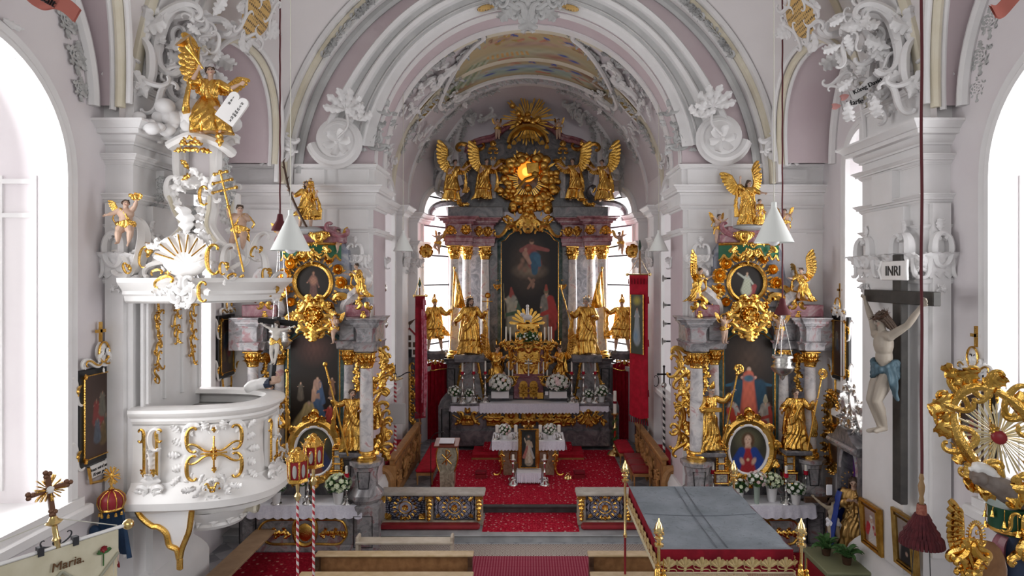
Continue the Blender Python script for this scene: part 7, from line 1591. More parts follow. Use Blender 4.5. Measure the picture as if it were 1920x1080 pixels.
hg.j(tube([W(523, 707, D - .03), W(521, 700, D - .07), W(517, 697, D - .09)], .018, 6)); AC.part('hand', remesh(hg, .011, 2), M_skin, smooth=180, cols=np.tile(np.array(SKIN), (1, 1)) if 0 else None) if 0 else AC.part('hand', remesh(hg, .011, 2), mat('carved_hand', SKIN, .5), smooth=180)
ct, cb = W(521, 594, D), W(509, 722, D); d = nrm(ct - cb); q = np.array([d[2], 0, -d[0]]); AC.part('cross', tube([cb, ct], .062, 4, .7).j(tube([ct - d * .1 - q * .36, ct - d * .1 + q * .38], .055, 4, .7)), M_black)
T2 = figure(AC, .82, M=tr(*(W(513, 682, D - .09) - AC.loc)) @ rot('y', .08), robe='loin', la=((.11, .03, .03), (.22, .05, .08)), ra=((-.11, .03, .03), (-.22, .05, .08)), ll=((.01, -.05, -.22), (-.03, .0, -.45)), rl=((-.01, -.05, -.22), (.03, -.02, -.45)), seed=85, beard=True, hair='long', look=(-.3, .4, .1), robe_m=M_gold, skin=(.62, .58, .53), vox=.008)
# ================================================================ nave furniture and the things on the walls
M_flesh = (.36, .31, .255)
CR = Thing('crucifix', 'large dark wooden crucifix with life-size painted figure hanging on the right pier', 'crucifix', (6.2, 10.66, 2.25))
CR.part('cross_beam', box(6.14, 6.26, 10.54, 10.79, 2.25, 6.38, .01).j(box(6.13, 6.25, 9.68, 11.68, 5.56, 5.78, .01)), mat('cross_wood', (.035, .032, .03), .6, c2=(.055, .05, .045), ns=5))
# the frame already faces local -y; turn it towards the nave
J = figure(CR, 2.05, M=tr(-.26, 0, 1.18) @ rot('z', -PI / 2), robe='loin', la=((.15, .05, .10), (.29, .07, .25)), ra=((-.15, .05, .10), (-.29, .07, .25)), ll=((.0, -.09, -.22), (-.045, -.0, -.44)), rl=((-.01, -.08, -.23), (.04, -.03, -.45)), seed=91, beard=True, hair='long', look=(-.35, .5, .12), robe_m=mat('blue_grey_loincloth', (.045, .085, .11), .5, c2=(.07, .12, .15), ns=6), skin=M_flesh, vox=.0055, lean=(.01, -.02), name='loincloth')
g = G(); R = rng(2); hw = J['hw'] / np.linalg.norm(J['HM'][:3, 0])
for i in range(3): g.j(tube([((.95 + .06 * math.sin(5 * a + i)) * hw * math.cos(a), hw * (.1 + .95 * math.sin(a)), hw * (.5 + .1 * math.sin(3 * a + 2 * i))) for a in np.linspace(0, 2 * PI, 30, endpoint=False)], hw * .09, 5, closed=True))
for i in range(26): a = R.uniform(0, 6.28); g.j(tube([(.95 * hw * math.cos(a), hw * (.1 + .95 * math.sin(a)), .5 * hw), (1.35 * hw * math.cos(a + .3), hw * (.1 + 1.35 * math.sin(a + .3)), hw * R.uniform(.3, 1.1))], [hw * .05, hw * .01], 4))
CR.part('thorn_crown', g.t(J['HM']), M_woodd, w=False)
M = fr((6.1, 10.66, 6.12), (0, -1, 0), (0, 0, 1)); CR.part('title_scroll', box(-.36, .36, -.02, .03, -.17, .15, .01).j(tube([(-.36, 0, -.16), (-.4, -.03, 0), (-.36, 0, .16)], .03, 6)).j(tube([(.36, 0, -.16), (.4, -.03, 0), (.36, 0, .16)], .03, 6)).t(M), M_gilt, None, 'white title scroll'); CR.part('title_letters', text('INRI', .24, .006).t(M @ tr(0, -.026, -.02)), M_black)
def station(label, s, y, z, w, h, num, sd, rich=True):
  """framed station picture on the side wall: s = side, y = distance, z = centre height"""
  M = fr((s * (WX - .03), y, z), (0, -s, 0), (0, 0, 1)); T = Thing('station_picture', label, 'picture', (s * (WX - .03), y, z), 'station pictures on the nave walls')
  f = T.part('frame', box(-w / 2 - .1, w / 2 + .1, -.05, .02, -h / 2 - .1, h / 2 + .1, .01).t(M), M_black)
  T.part('gilt_slip', oframe([(-w / 2, -h / 2), (w / 2, -h / 2), (w / 2, h / 2), (-w / 2, h / 2)], .022, .02, M @ tr(0, -.06, 0)), M_gold, f)
  cv = Canvas(40, 70, (.055, .03, .022), sd); cv.asp = h / w; R = cv.R
  for i in range(9): cv.person(R.uniform(.15, .85), R.uniform(.35, .8), R.uniform(.22, .34), tuple(np.array([(.22, .035, .03), (.10, .09, .07), (.14, .09, .04), (.06, .07, .09)][i % 4]) * R.uniform(.7, 1.3)), skin=(.3, .18, .12), w=1.3)
  gg, c = flatcanvas(cv, M @ tr(-w / 2, -.055, -h / 2), w, h); T.part('canvas', gg, M_paint, f, 'dark canvas with crowded small figures', cols=c, smooth=0)
  t_ = h / 2 + .1; g = Bag(); g2 = Bag()
  for sg in (-1, 1):
    g.j(scroll(w * .5, .045, .5, 9, True), M @ tr(sg * w * .3, -.06, t_ + .1) @ rot('y', sg * 1.0) @ scl(sg, 1, 1)).j(leaf(.2, .6, .5, 4), M @ tr(sg * w * .45, -.05, t_)); g2.j(scroll(w * .4, .018, .5, 9, True), M @ tr(sg * w * .3, -.10, t_ + .1) @ rot('y', sg * 1.0) @ scl(sg, 1, 1))
    for zz in (.36, -.40): g.j(scroll(.45, .035, .4, 8, True), M @ tr(sg * (w / 2 + .13), -.04, zz * h) @ scl(sg, 1, 1)); g2.j(leaf(.2, .4, .4, 3), M @ tr(sg * (w / 2 + .14), -.07, zz * h - .1))
    for zz in (1, -1): g2.j(rosette(.05, 5), M @ tr(sg * w / 2, -.08, zz * h / 2))
  g.j(ell((0, -.05, t_ + .24), (.13, .05, .17), 8), M).j(c_rev(6, .45, .3, sd, .14), M @ tr(0, -.05, t_ + .12)).j(box(-w * .32, w * .32, -.05, 0, -t_ - .24, -t_ - .02, .03), M)
  T.part('white_ornament', g, M_gilt, None, 'white carved crest and plaque'); g2.j(box(-.025, .025, -.06, -.03, t_ + .4, t_ + .72), M).j(box(-.11, .11, -.06, -.03, t_ + .55, t_ + .60), M).j(tube([(-w * .36, -.05, -t_ - .02), (-w * .3, -.06, -t_ - .28), (0, -.06, -t_ - .32), (w * .3, -.06, -t_ - .28), (w * .36, -.05, -t_ - .02)], .025, 6), M).j(oframe([(.12 * math.cos(a), .16 * math.sin(a)) for a in np.linspace(0, 2 * PI, 20, endpoint=False)], .016, .02, M @ tr(0, -.10, t_ + .24)))
  T.part('gilt_ornament', g2, M_gold, None, 'gilded cross and edging')
  if num: T.part('numeral', text(num, .14, .004).t(M @ tr(0, -.108, t_ + .24)), M_black)
  if num:
    g = G()
    for k, tx in enumerate(('Jesus wird an das', 'Kreuz gelegt')): g.j(text(tx, .075, .003, .3), M @ tr(0, -.055, -t_ - .09 - .08 * k))
    T.part('plaque_text', g, M_black)
station('station picture on the left wall beside the big window', -1, 10.22, 3.82, .8, 1.3, 'V', 3)
station('station picture behind the gilded heart frame on the right wall', 1, 9.75, 3.8, .66, 1.28, 'IV', 4)
station('station picture on the left wall between bay window and side altar', -1, 14.5, 4.45, .6, 1.2, None, 5)
station('station picture on the right wall beside the right side altar', 1, 14.0, 4.45, .56, 1.2, None, 6)
def portrait(label, y, z, w, h, tilt, draw, fm):
  M = fr((6.31, y, z), (0, -1, 0), (0, 0, 1)) @ rot('x', .06); T = Thing('framed_portrait', label, 'picture', (6.31, y, z)); f = T.part('frame', oframe([(-w / 2, -h / 2), (w / 2, -h / 2), (w / 2, h / 2), (-w / 2, h / 2)], .055, .05, M @ tr(0, -.04, 0)).j(oframe([(-w / 2 + .07, -h / 2 + .07), (w / 2 - .07, -h / 2 + .07), (w / 2 - .07, h / 2 - .07), (-w / 2 + .07, h / 2 - .07)], .02, .03, M @ tr(0, -.05, 0))).j(box(-w / 2, w / 2, 0, .03, -h / 2, h / 2).t(M)), fm)
  cv = Canvas(50, 80, (.3, .2, .17), 7, .5); cv.asp = h / w; draw(cv); gg, c = flatcanvas(cv, M @ tr(-w / 2 + .04, -.03, -h / 2 + .04), w - .08, h - .08); T.part('canvas', gg, M_paint, f, 'portrait of a person', cols=c, smooth=0)
def d1(cv):
  cv.blob(.5, .9, .7, .3, (.42, .3, .27), 1.0); cv.line(.5, .5, .55, .1, .2, .34, (.62, .58, .55)); cv.line(.3, .48, .2, .3, .14, .12, (.45, .03, .05)); cv.line(.62, .5, .7, .36, .07, .07, (.45, .03, .05)); cv.blob(.5, .66, .12, .1, (.55, .38, .3), .3); cv.blob(.5, .73, .12, .05, (.7, .68, .66), .4); cv.blob(.66, .42, .07, .07, (.55, .38, .3), .5); cv.blob(.6, .15, .3, .12, (.66, .62, .6), .7)
def d2(cv):
  cv.c *= np.array([.95, 1.2, 1.3]); cv.line(.5, .5, .5, .0, .26, .42, (.02, .02, .024)); cv.blob(.5, .68, .13, .11, (.4, .26, .2), .3); cv.blob(.5, .77, .12, .05, (.1, .06, .05), .4); cv.blob(.55, .25, .1, .06, (.42, .28, .22), .5); cv.blob(.5, .52, .07, .04, (.5, .5, .5), .5)
portrait('gold-framed portrait of a person in white cap and red cape on the right pier', 11.7, 1.45, .6, .8, 0, d1, M_goldd)
portrait('portrait of a person in black with carved gilt frame partly behind the dark red tassel', 10.66, 1.6, .56, .9, 0, d2, goldm('dull_gilt', (.32, .19, .05), (.5, .33, .1), .4))
# crowned figure at the left wall
T = Thing('canopied_statue', 'red and gold crown canopy with blue drape over a small statue at the left pier', 'statue', W(209, 955, 10.1)); c = W(209, 955, 10.1); T.o.scale = (.8,) * 3
T.part('crown', lathe([(.19, .0), (.2, .04), (.235, .14), (.22, .26), (.15, .34), (.06, .38), (0, .38)], 20, c), M_cush); g = G()
for i in range(10): a = i * 2 * PI / 10; g.j(tube([c + (r * 1.03 * math.cos(a), r * 1.03 * math.sin(a), z) for r, z in ((.2, .04), (.235, .14), (.22, .26), (.15, .34), (.06, .38))], .012, 5)); g.j(lathe([(.0, 0), (.02, -.02), (.028, -.08), (0, -.08)], 8, c + (.2 * math.cos(a), .2 * math.sin(a), -.02)))
g.j(lathe([(.2, .0), (.215, .02), (.2, .05)], 20, c)).j(lathe([(.02, .38), (.06, .41), (.02, .45), (.015, .56)], 10, c)).j(rays(18, .02, .2, .012, 3).t(None, c + (0, 0, .66))).j(ell(c + (0, 0, .66), (.05, .03, .07), 7)); T.part('gilt_trim', g, M_gold)
mb = mat('dark_blue_drape', (.012, .035, .085), .7, c2=(.02, .055, .12), ns=5); an = np.linspace(-.3, PI + .3, 60); rows = []
for t_ in np.linspace(0, 1, 14): r = .2 + .12 * t_ + .025 * np.sin(an * 9) * t_; rows.append(np.stack([c[0] + r * np.cos(an) * 1.1, c[1] + .02 + r * np.sin(an) * .6, np.full(60, c[2] - .02 - .95 * t_)], -1))
T.part('drape', G(np.array(rows).reshape(-1, 3), [gridf(14, 60)]), mb); T.part('drape_knot', ell(c + (-.3, -.05, -.42), (.1, .08, .13), 8), mb)
figure(T, .8, M=tr(.08, -.1, -1.15), robe='loin', seed=95, skin=(.52, .4, .34), beard=True, hair='long', sit=True, ll=((.03, -.2, -.02), (.05, -.18, -.26)), rl=((-.03, -.2, -.02), (-.05, -.18, -.26)), robe_m=M_cush, vox=.009)
# cloth banner with its cross, near left
A, Bp = np.array([-3.98, 4.6, 3.88]), np.array([-3.48, 5.42, 3.88]); d = nrm(Bp - A); L = np.linalg.norm(Bp - A) + 1.0; A = Bp - d * L
T = Thing('cloth_banner', 'cream embroidered banner hanging from a slanting rail at the lower left', 'banner', (A + Bp) / 2 * (1, 1, 0)); M = fr(A, d, (0, 0, 1))
mc = mat('cream_linen', (.50, .43, .27), .8, c2=(.60, .52, .36), ns=5, bump=.2); u = np.linspace(0, 1, 40); zz = np.linspace(0, 1, 16)
v = np.stack([np.repeat((u * L)[None], 16, 0), .015 * np.sin(u[None] * 22) * zz[:, None] + 0 * zz[:, None], -1.5 * zz[:, None] + 0 * u[None]], -1)
T.part('cloth', G(v.reshape(-1, 3), [gridf(16, 40)]).add(v.reshape(-1, 3) + (0, .012, 0), [gridf(16, 40)[:, ::-1]]).t(M), mc)
xs = np.linspace(0, L, 200); ph = ((L - xs) / .42) % 1.0; lam = -.40 + .22 * np.abs(ph - .5) * 2 - .02
T.part('lambrequin', G(np.stack([np.concatenate([xs, xs]), np.full(400, -.022), np.concatenate([lam, 0 * xs - .01])], -1), [gridf(2, 200)]).t(M), mat('pale_linen', (.55, .50, .36), .8, c2=(.62, .57, .43), ns=6)); T.part('braid', tube(np.stack([xs, np.full(200, -.028), lam], -1), .012, 5).t(M), mat('grey_braid', (.36, .35, .27), .7))
T.part('embroidery', text('Ave', .10, .004, .12).t(M @ tr(L - .74, -.035, -.16)).j(text('Maria.', .095, .004, .12).t(M @ tr(L - .38, -.035, -.15))), mat('brown_thread', (.12, .055, .02), .7))
T.part('rose', rosette(.03, 6).t(M @ tr(L - .12, -.03, -.13)), M_cush); T.part('rose_leaf', G().j(tube([(0, 0, -.1), (0, 0, 0)], .005, 4)).j(leaf(.07, .5, .3, 0).t(rot('y', 1))).j(leaf(.07, .5, .3, 0).t(rot('y', -1))).t(M @ tr(L - .12, -.03, -.17)), M_leaf)
T.part('rail', tube([A, Bp + d * .06], .016, 8), M_gilt); T.part('rail_knob', ell(Bp + d * .09, .045, 8), M_brass); T.part('hook', box(-.02, .02, -.03, .02, -.03, .04).t(M @ tr(L - .32, 0, 0)).j(box(-.02, .02, -.03, .02, -.03, .04).t(M @ tr(L - .56, 0, 0))), M_iron)
T.part('cord', tube([Bp + (0, -.02, 0), Bp + (-.04, -.02, -.8)], .006, 5).j(tube([A + (0, 0, .0), Bp - d * .44 + (0, 0, .22), Bp + (0, 0, .02)], .004, 4)), M_cord)
T = Thing('banner_cross', 'brown processional cross with gold rays standing on the cream banner rail', 'cross', Bp - d * .44); M = fr(Bp - d * .44, d, (0, 0, 1)) @ rot('y', -.12)
T.part('shaft', lathe([(.022, -.06), (.022, .04), (.03, .06), (.02, .08), (.02, .17), (.035, .18), (.06, .2), (.035, .22), (.02, .25)], 12).t(M), M_brass); mw = mat('cross_brown', (.17, .08, .045), .4, .4)
g = box(-.018, .018, -.012, .012, .25, .58).j(box(-.12, .12, -.012, .012, .45, .485))
for a, b in ((-.13, .468), (.13, .468), (0, .59), (0, .28)):
  for q in range(3): g.j(ell((a + .018 * math.cos(q * 2.1), 0, b + .018 * math.sin(q * 2.1)), .02, 5))
T.part('cross_arms', g.t(M), mw); T.part('rays', rays(24, .02, .12, .005, 3).t(M @ tr(0, .005, .468)), M_gold); T.part('white_figure', ell((0, -.02, .468), (.03, .012, .03), 6).t(M), M_gilt)
T.part('iron_bracket', G().j(scroll(.14, .008, .5, 9).t(M @ tr(-.06, 0, .02) @ rot('y', -1.2))).j(scroll(.14, .008, .5, 9).t(M @ tr(.06, 0, .02) @ rot('y', 1.2) @ scl(-1, 1, 1))), M_iron)
# procession lanterns on striped poles
M_rl = mat('red_lantern_enamel', (.25, .015, .02), .4); ln = None
for i, (x, yt, yb, D, lb) in enumerate(((558, 838, 902, 9.6, 'lower red and gold lantern on the left striped pole'), (588, 812, 874, 10.0, 'higher red and gold lantern on the right striped pole'))):
  p = np.array([PX(x, D), D, 0]); zb, zt = PZ(yb, D), PZ(yt, D); T = Thing('procession_lantern', lb, 'lantern', p, 'procession lanterns'); q = (p[0], p[1], zb); h = zt - zb
  T.part('pole', tube([p, (p[0], p[1], zb - .28)], .019, 10), M_rw); T.part('pole_collar', lathe([(.02, -.3), (.055, -.22), (.02, -.17), (.03, -.08), (.02, 0)], 12, q), M_brass)
  T.part('body', lathe([(.0, 0), (.10, .01), (.135, .05), (.15, h * .62), (.0, h * .62)], 6, q), M_rl); g = lathe([(.12, -.02), (.16, .0), (.15, .05)], 6, q).j(lathe([(.15, h * .6), (.18, h * .64), (.15, h * .7), (.07, h * .86), (.05, h * .9), (.055, h * .95), (.02, h), (0, h)], 6, q))
  for k in range(6): a = k * PI / 3; g.j(tube([(q[0] + .14 * math.cos(a), q[1] + .14 * math.sin(a), zb + .03), (q[0] + .152 * math.cos(a), q[1] + .152 * math.sin(a), zb + h * .62), (q[0] + .08 * math.cos(a), q[1] + .08 * math.sin(a), zb + h * .85)], .014, 5)); g.j(leaf(.1, .5, .6, 3), tr(*q) @ rot('z', a) @ tr(0, -.17, h * .62))
  T.part('gilt_frame', g.j(c_rev(5, .2, .12, 3, .14).t(None, (q[0], q[1] - .05, zb + h * .86))), M_gold); g = G()
  for k in range(6): a = k * PI / 3 + PI / 6; g.j(ell((0, -.126, h * .33), (.034, .006, h * .2), 8), tr(*q) @ rot('z', a + PI / 2))
  T.part('pane', g, mat('lantern_glass', (.35, .34, .32), .1))
# pews and benches
def pew(label, x0, x1, y, group):
  T = Thing('pew', label, 'pew', ((x0 + x1) / 2, y, 0), group); T.part('ledge', box(x0, x1, y - .09, y + .12, .83, .87, .012), M_woodl); T.part('back_panel', box(x0 + .08, x1 - .08, y - .02, y + .02, .3, .83), M_wood); T.part('seat', box(x0 + .08, x1 - .08, y - .48, y - .06, .50, .55, .01), mat('pale_green_cushion', (.46, .45, .33), .7, c2=(.54, .53, .4), ns=5))
  for x in (x0 + .02, x1 - .1): T.part('bench_end', prism([(0, 0), (.42, 0), (.40, .35), (.46, .5), (.34, .62), (.1, .66), (.12, .83), (-.06, .83), (-.05, .4)], x, x + .08).t(np.array([[0, 1, 0, 0], [-1, 0, 0, 0], [0, 0, 1, 0], [0, 0, 0, 1.0]])).t(None, (0, y, 0)), M_woodd)
pew('left front pew with dark back and light ledge beside the pink runner', PX(592, 11.9), PX(888, 11.9), 11.9, 'front pews'); pew('right front pew partly under the grey processional canopy', PX(1102, 11.9), PX(1330, 11.9), 11.9, 'front pews')
pew('second left pew cut by the lower picture edge', PX(562, 11.1), PX(888, 11.1), 11.05, 'second pews'); pew('second right pew cut by the lower picture edge', PX(1106, 11.1), PX(1400, 11.1), 11.05, 'second pews')
def plank(label, x0, x1, y0, y1, z, m, cat='bench'):
  T = Thing('plank_bench', label, cat, ((x0 + x1) / 2, (y0 + y1) / 2, 0)); T.part('seat', box(x0, x1, y0, y1, z - .05, z, .01), m); lx = x1 - x0 > y1 - y0
  for e in (0, 1):
    a = (x0 + (x1 - x0 - .06) * e, x0 + (x1 - x0 - .06) * e + .06, y0, y1) if lx else (x0, x1, y0 + .2 + (y1 - y0 - .46) * e, y0 + .26 + (y1 - y0 - .46) * e)
    T.part('bench_end', box(a[0], a[1], a[2] + .02, a[3] - .02, 0, z + (.1 if lx else -.05), .02), m)
plank('low pale wooden bench before the left communion rail', PX(668, 13.3), PX(850, 13.3), 13.2, 13.5, .53, mat('pale_wood', (.52, .44, .34), .5, c2=(.62, .54, .44), ns=5)); plank('long plain brown bench below the pulpit', -5.95, -5.5, 11.2, 14.3, .5, mat('plank_wood', (.30, .19, .11), .5, c2=(.38, .25, .15), ns=5))
# processional canopy
zt, yf, yk = 2.4, 8.47, 11.02; x0, x1 = 1.74, 3.51; CP = Thing('processional_canopy', 'grey topped procession canopy with red gold-embroidered valance on four poles', 'canopy', ((x0 + x1) / 2, (yf + yk) / 2, 0))
def greycloth():
  t = NT('grey_canopy_cloth'); n = t.noise(2.2, 6); n2 = t.noise(9, 3, 2.0); c = t.ramp(n, [(.3, (.15, .17, .19)), (.7, (.23, .25, .28))]); c = t.mix(t.ramp(n2, [(.32, (.6, .6, .6)), (.42, (0, 0, 0))]), c, (.11, .125, .14)); t.bump(t.noise(5, 4), .5, .03); return t.fin(c, .85, 0, .15)
n = 40; u, w = np.meshgrid(np.linspace(0, 1, n), np.linspace(0, 1, n), indexing='ij'); z = zt - .035 * np.sin(PI * u) * np.sin(PI * w) + .006 * np.sin(u * 23 + w * 5) * np.sin(w * 19)
v = np.stack([x0 + (x1 - x0) * u, yf + (yk - yf) * w, z], -1).reshape(-1, 3); CP.part('top_cloth', G(v, [gridf(n, n)]).add(v - (0, 0, .02), [gridf(n, n)[:, ::-1]]), greycloth())
seam = G()
for f in (.44, .52): seam.j(tube([(x0 + (x1 - x0) * f, yf + .05 + (yk - yf - .1) * t_, zt - .03 * math.sin(PI * f) * math.sin(PI * t_) + .004) for t_ in np.linspace(0, 1, 16)], .006, 4))
seam.j(tube([(x0 + (x1 - x0) * t_, (yf + yk) / 2, zt - .034 * math.sin(PI * t_) + .004) for t_ in np.linspace(0.02, .98, 16)], .006, 4)); CP.part('seam', seam, mat('grey_seam', (.12, .13, .15), .9))
def valance(P0, P1, nm):
  P0, P1 = np.array(P0), np.array(P1); d = nrm(P1 - P0); L = np.linalg.norm(P1 - P0); M = fr(P0, d, (0, 0, 1)); h = .31; xs = np.linspace(0, L, 40)
  v = np.stack([np.concatenate([xs, xs]), np.concatenate([.012 * np.sin(xs * 9) - .02, 0 * xs]), np.concatenate([0 * xs - h, 0 * xs])], -1)
  f = CP.part('valance', G(v, [gridf(2, 40)]).add(v + (0, .012, 0), [gridf(2, 40)[:, ::-1]]).t(M), M_redd, None, nm); g = G(); n = max(3, round(L / .225))
  for i in range(n):
    x = L * (i + .5) / n
    for a in (-.9, -.5, 0, .5, .9): g.j(leaf(.15 if a else .17, .34, .1, 0, 6, 3), M @ tr(x, -.03, -.23) @ rot('y', a))
    g.j(ell((0, 0, 0), (.022, .012, .03), 5), M @ tr(x, -.03, -.25)).j(scroll(.13, .008, .5, 9).t(M @ tr(x + .05, -.03, -.25) @ rot('y', 1.5))).j(scroll(.13, .008, .5, 9).t(M @ tr(x - .05, -.03, -.25) @ rot('y', -1.5)))
    for a in (-.6, 0, .6): g.j(leaf(.09, .34, .1, 0, 6, 3), M @ tr(x + L / n / 2, -.03, -.2) @ rot('y', a))
  CP.part('gold_embroidery', g, mat('gold_thread', (.50, .36, .15), .45, .3, c2=(.62, .47, .24), ns=30), f); g = G()
  for q in np.arange(0, L, .014): g.j(tube([(q, -.025, -h), (q + .002, -.03, -h - .05)], .005, 3), M)
  g.j(tube([(0, -.025, -h + .012), (L, -.025, -h + .012)], .012, 5), M); CP.part('fringe', g, mat('pale_gold_fringe', (.58, .50, .34), .7), f)
valance((x0, yf, zt), (x1, yf, zt), 'front valance of red velvet'); valance((x0, yk, zt), (x0, yf, zt), 'left valance of red velvet'); valance((x1, yf, zt), (x1, yk, zt), 'right valance of red velvet')
for i, (x, y) in enumerate(((x0 - .02, yf - .06), (x1 + .08, yf - .06), (x0 - .06, yk + .05), (x1 + .05, yk + .05))):
  zf = zt + .05; p = CP.part('pole', lathe([(.02, 0), (.02, 1.55)], 12, (x, y, 0)), M_cush); CP.part('brass_sleeve', lathe([(.022, 1.5), (.035, 1.52), (.035, 1.56), (.022, 1.58), (.022, zf)], 12, (x, y, 0)), M_brass, p)
  fn = lathe([(.022, zf), (.06, zf + .02), (.065, zf + .05), (.03, zf + .07), (.03, zf + .09), (.055, zf + .11), (.06, zf + .13), (.04, zf + .15), (.062, zf + .19), (.064, zf + .23), (.04, zf + .31), (.015, zf + .35), (.008, zf + .38), (0, zf + .39)], 14, (x, y, 0))
  for k in range(24): a = k * 2.4; zz = zf + .17 + k * .006; r_ = .062 - max(0, k - 10) * .003; fn.j(ell((x + r_ * math.cos(a), y + r_ * math.sin(a), zz), .014, 4))
  CP.part('finial', fn, M_brass, p)
  for q in (-.03, .05):
    if i < 2: CP.part('tassel', lathe([(.006, -.02), (.006, -.16), (.03, -.18), (.026, -.22), (.04, -.24), (.05, -.38), (0, -.38)], 10, (x + q, y - .05, zt + (.02 if q < 0 else -.05))), M_gold)
# hanging lamps and ropes
def vtop(x, y): return float(Zv(y) + math.sqrt(max(.1, Rv(y) ** 2 - x * x)))
lm = None
for i, (x, yb, w, D, lb) in enumerate(((545, 470, 36, 8.3, 'large white cone lamp hanging before the left side altar'), (1451, 455, 36, 8.3, 'large white cone lamp hanging before the right side altar'), (756, 471, 18.5, 15.9, 'small white cone lamp hanging at the left choir pier'), (1235, 471, 18.5, 15.9, 'small white cone lamp hanging at the right choir pier'))):
  p = W(x, yb, D); r = w * K(D); T = Thing('pendant_lamp', lb, 'lamp', p, 'white cone lamps'); T.part('shade', lathe([(r * .985, .0), (r, .0), (.035, r * 1.82), (.03, r * 1.82), (r * .97, .01)], 32, p), M_lamp); T.part('socket', lathe([(.02, r * 1.78), (.034, r * 1.8), (.034, r * 2.1), (.012, r * 2.14)], 12, p), M_lamp)
  T.part('bulb', ell(p + (0, 0, .03), r * .3, 8), M_pot); zt_ = 12.2 if D > 15 else vtop(p[0], D); T.part('cable', tube([p + (0, 0, r * 2.1), (p[0], p[1], zt_)], .006 if D < 10 else .008, 6), M_cord)
def rope(lb, x, D, yb, r):
  p = W(x, yb, D); tag(obj('rope', tube([p] + [p + (.003 * math.sin(i), 0, (vtop(p[0], D) - p[2]) * i / 60) for i in range(1, 61)], r, 6), M_rope, None, p), lb, 'rope'); return p
p = rope('dark red bell rope hanging in front of the right pier', 1728, 5.0, 935, .011); T = Thing('rope_tassel', 'dark red tiered wool tassel at the end of the bell rope', 'tassel', p)
T.part('wooden_grip', lathe([(.022, .0), (.014, -.0), (.02, .03), (.014, .06), (.022, .1), (.026, .14), (.015, .18), (.02, .2), (.012, .235), (0, .24)][::-1], 12, p + (0, 0, -.2 + .16)), mat('turned_wood', (.3, .18, .08), .4)); z = p[2] - .04; q = (p[0], p[1], z)
T.part('net_cap', lathe([(.03, 0), (.034, -.01), (.04, -.1), (.05, -.12)], 14, q), mat('net_red', (.22, .05, .035), .8, c2=(.32, .12, .08), ns=60)); g = G()
for k in range(4):
  r = .055 + .028 * k; zz = z - .11 - .05 * k
  for a in np.arange(0, 2 * PI, .34 - .05 * k): g.j(tube([(p[0] + r * .7 * math.cos(a), p[1] + r * .7 * math.sin(a), zz + .03), (p[0] + r * math.cos(a), p[1] + r * math.sin(a), zz - .01), (p[0] + r * 1.08 * math.cos(a), p[1] + r * 1.08 * math.sin(a), zz - .06)], [.012, .017, .013], 5))
T.part('wool_tiers', g, mat('dark_red_wool', (.06, .01, .014), .9, c2=(.1, .016, .02), ns=20)); T.part('cords', tube([(p[0] + .06, p[1], z - .3), (p[0] + .075, p[1], z - .75)], .004, 4).j(tube([(p[0] - .06, p[1], z - .3), (p[0] - .09, p[1], z - .75)], .004, 4)), M_black)
for lb, x, D, yb, yl in (('right', 1467, 13.2, 558, 688), ('left', 525, 13.0, 400, 640)):
  p = rope('dark rope of the sanctuary lamp before the %s side altar' % lb, x, D, yb, .016); b = W(x, yl, D); T = Thing('sanctuary_lamp', 'silver hanging lamp on chains before the %s side altar' % lb, 'lamp', b)
  T.part('bowl', lathe([(.0, -.28), (.04, -.24), (.06, -.18), (.18, -.1), (.24, 0), (.17, .06), (.2, .1), (.16, .14), (.22, .2), (.2, .24)], 20, b), M_silver); g = G(); t_ = b + (0, 0, (p[2] - b[2]) - .3)
  for a in (0, 2.1, 4.2): e = b + (.2 * math.cos(a), .2 * math.sin(a), .22); g.j(tube([e, t_], .006, 4)); [g.j(ell(e + (t_ - e) * f, .011, 4)) for f in np.linspace(0, 1, 16)]
  T.part('chain', g, M_silver); T.part('cap', lathe([(.0, .3), (.05, .28), (.07, .15), (.13, .05), (.17, -.05), (.1, -.06), (0, 0)], 14, t_), M_rope)
# gilded heart frame, near right
Dh = 5.2; c = W(1872, 818, Dh); M = fr(c, (math.cos(-.5), math.sin(-.5), 0), (0, 0, 1)) @ rot('y', -.5); T = Thing('heart_frame', 'gilded rocaille frame with red heart in a burst of rays at the lower right', 'sculpture', c); g = G(); R = rng(12)
for i in range(30):
  a = 2 * PI * i / 30; rx, rz_ = .25, .42; P_ = (rx * math.cos(a), -.02, rz_ * math.sin(a)); g.j(leaf(R.uniform(.15, .26), .7, .4, 4, 13, 4), M @ tr(*P_) @ rot('y', PI / 2 - a + R.choice([-.9, .9]) + R.normal(0, .2)))
  if i % 2: g.j(scroll(.26, .03, .5, 9, i % 4 == 1), M @ tr(rx * 1.1 * math.cos(a), -.03, rz_ * 1.1 * math.sin(a)) @ rot('y', PI / 2 - a))
for a0, a1 in ((-2.4, -.6), (-.5, .9), (1.0, 2.2), (2.4, 3.7)): th = np.linspace(a0, a1, 16); g.j(tube([(.26 * math.cos(a), -.02, .43 * math.sin(a)) for a in th], np.concatenate([np.linspace(.03, .055, 8), np.linspace(.055, .03, 8)]), 8).t(M))
g.j(leaf(.3, .4, .3, 4), M @ tr(-.03, -.05, .42) @ rot('y', -.1))
T.part('rocaille_frame', g, M_gold); T.part('rays', rays(52, .05, .30, .006, 4, .3).t(M @ scl(1, 1, 1.25)), mat('pale_rays', (.75, .62, .36), .3, .8)); T.part('heart', ell((0, -.04, 0), (.055, .035, .06), 8).t(M), M_cush); T.part('flames', G().j(leaf(.09, .5, .3, 3), M @ tr(0, -.05, .04)).j(leaf(.07, .5, .3, 3), M @ tr(0, -.05, .03) @ rot('y', .5)).j(leaf(.07, .5, .3, 3), M @ tr(0, -.05, .03) @ rot('y', -.5)), M_gold)
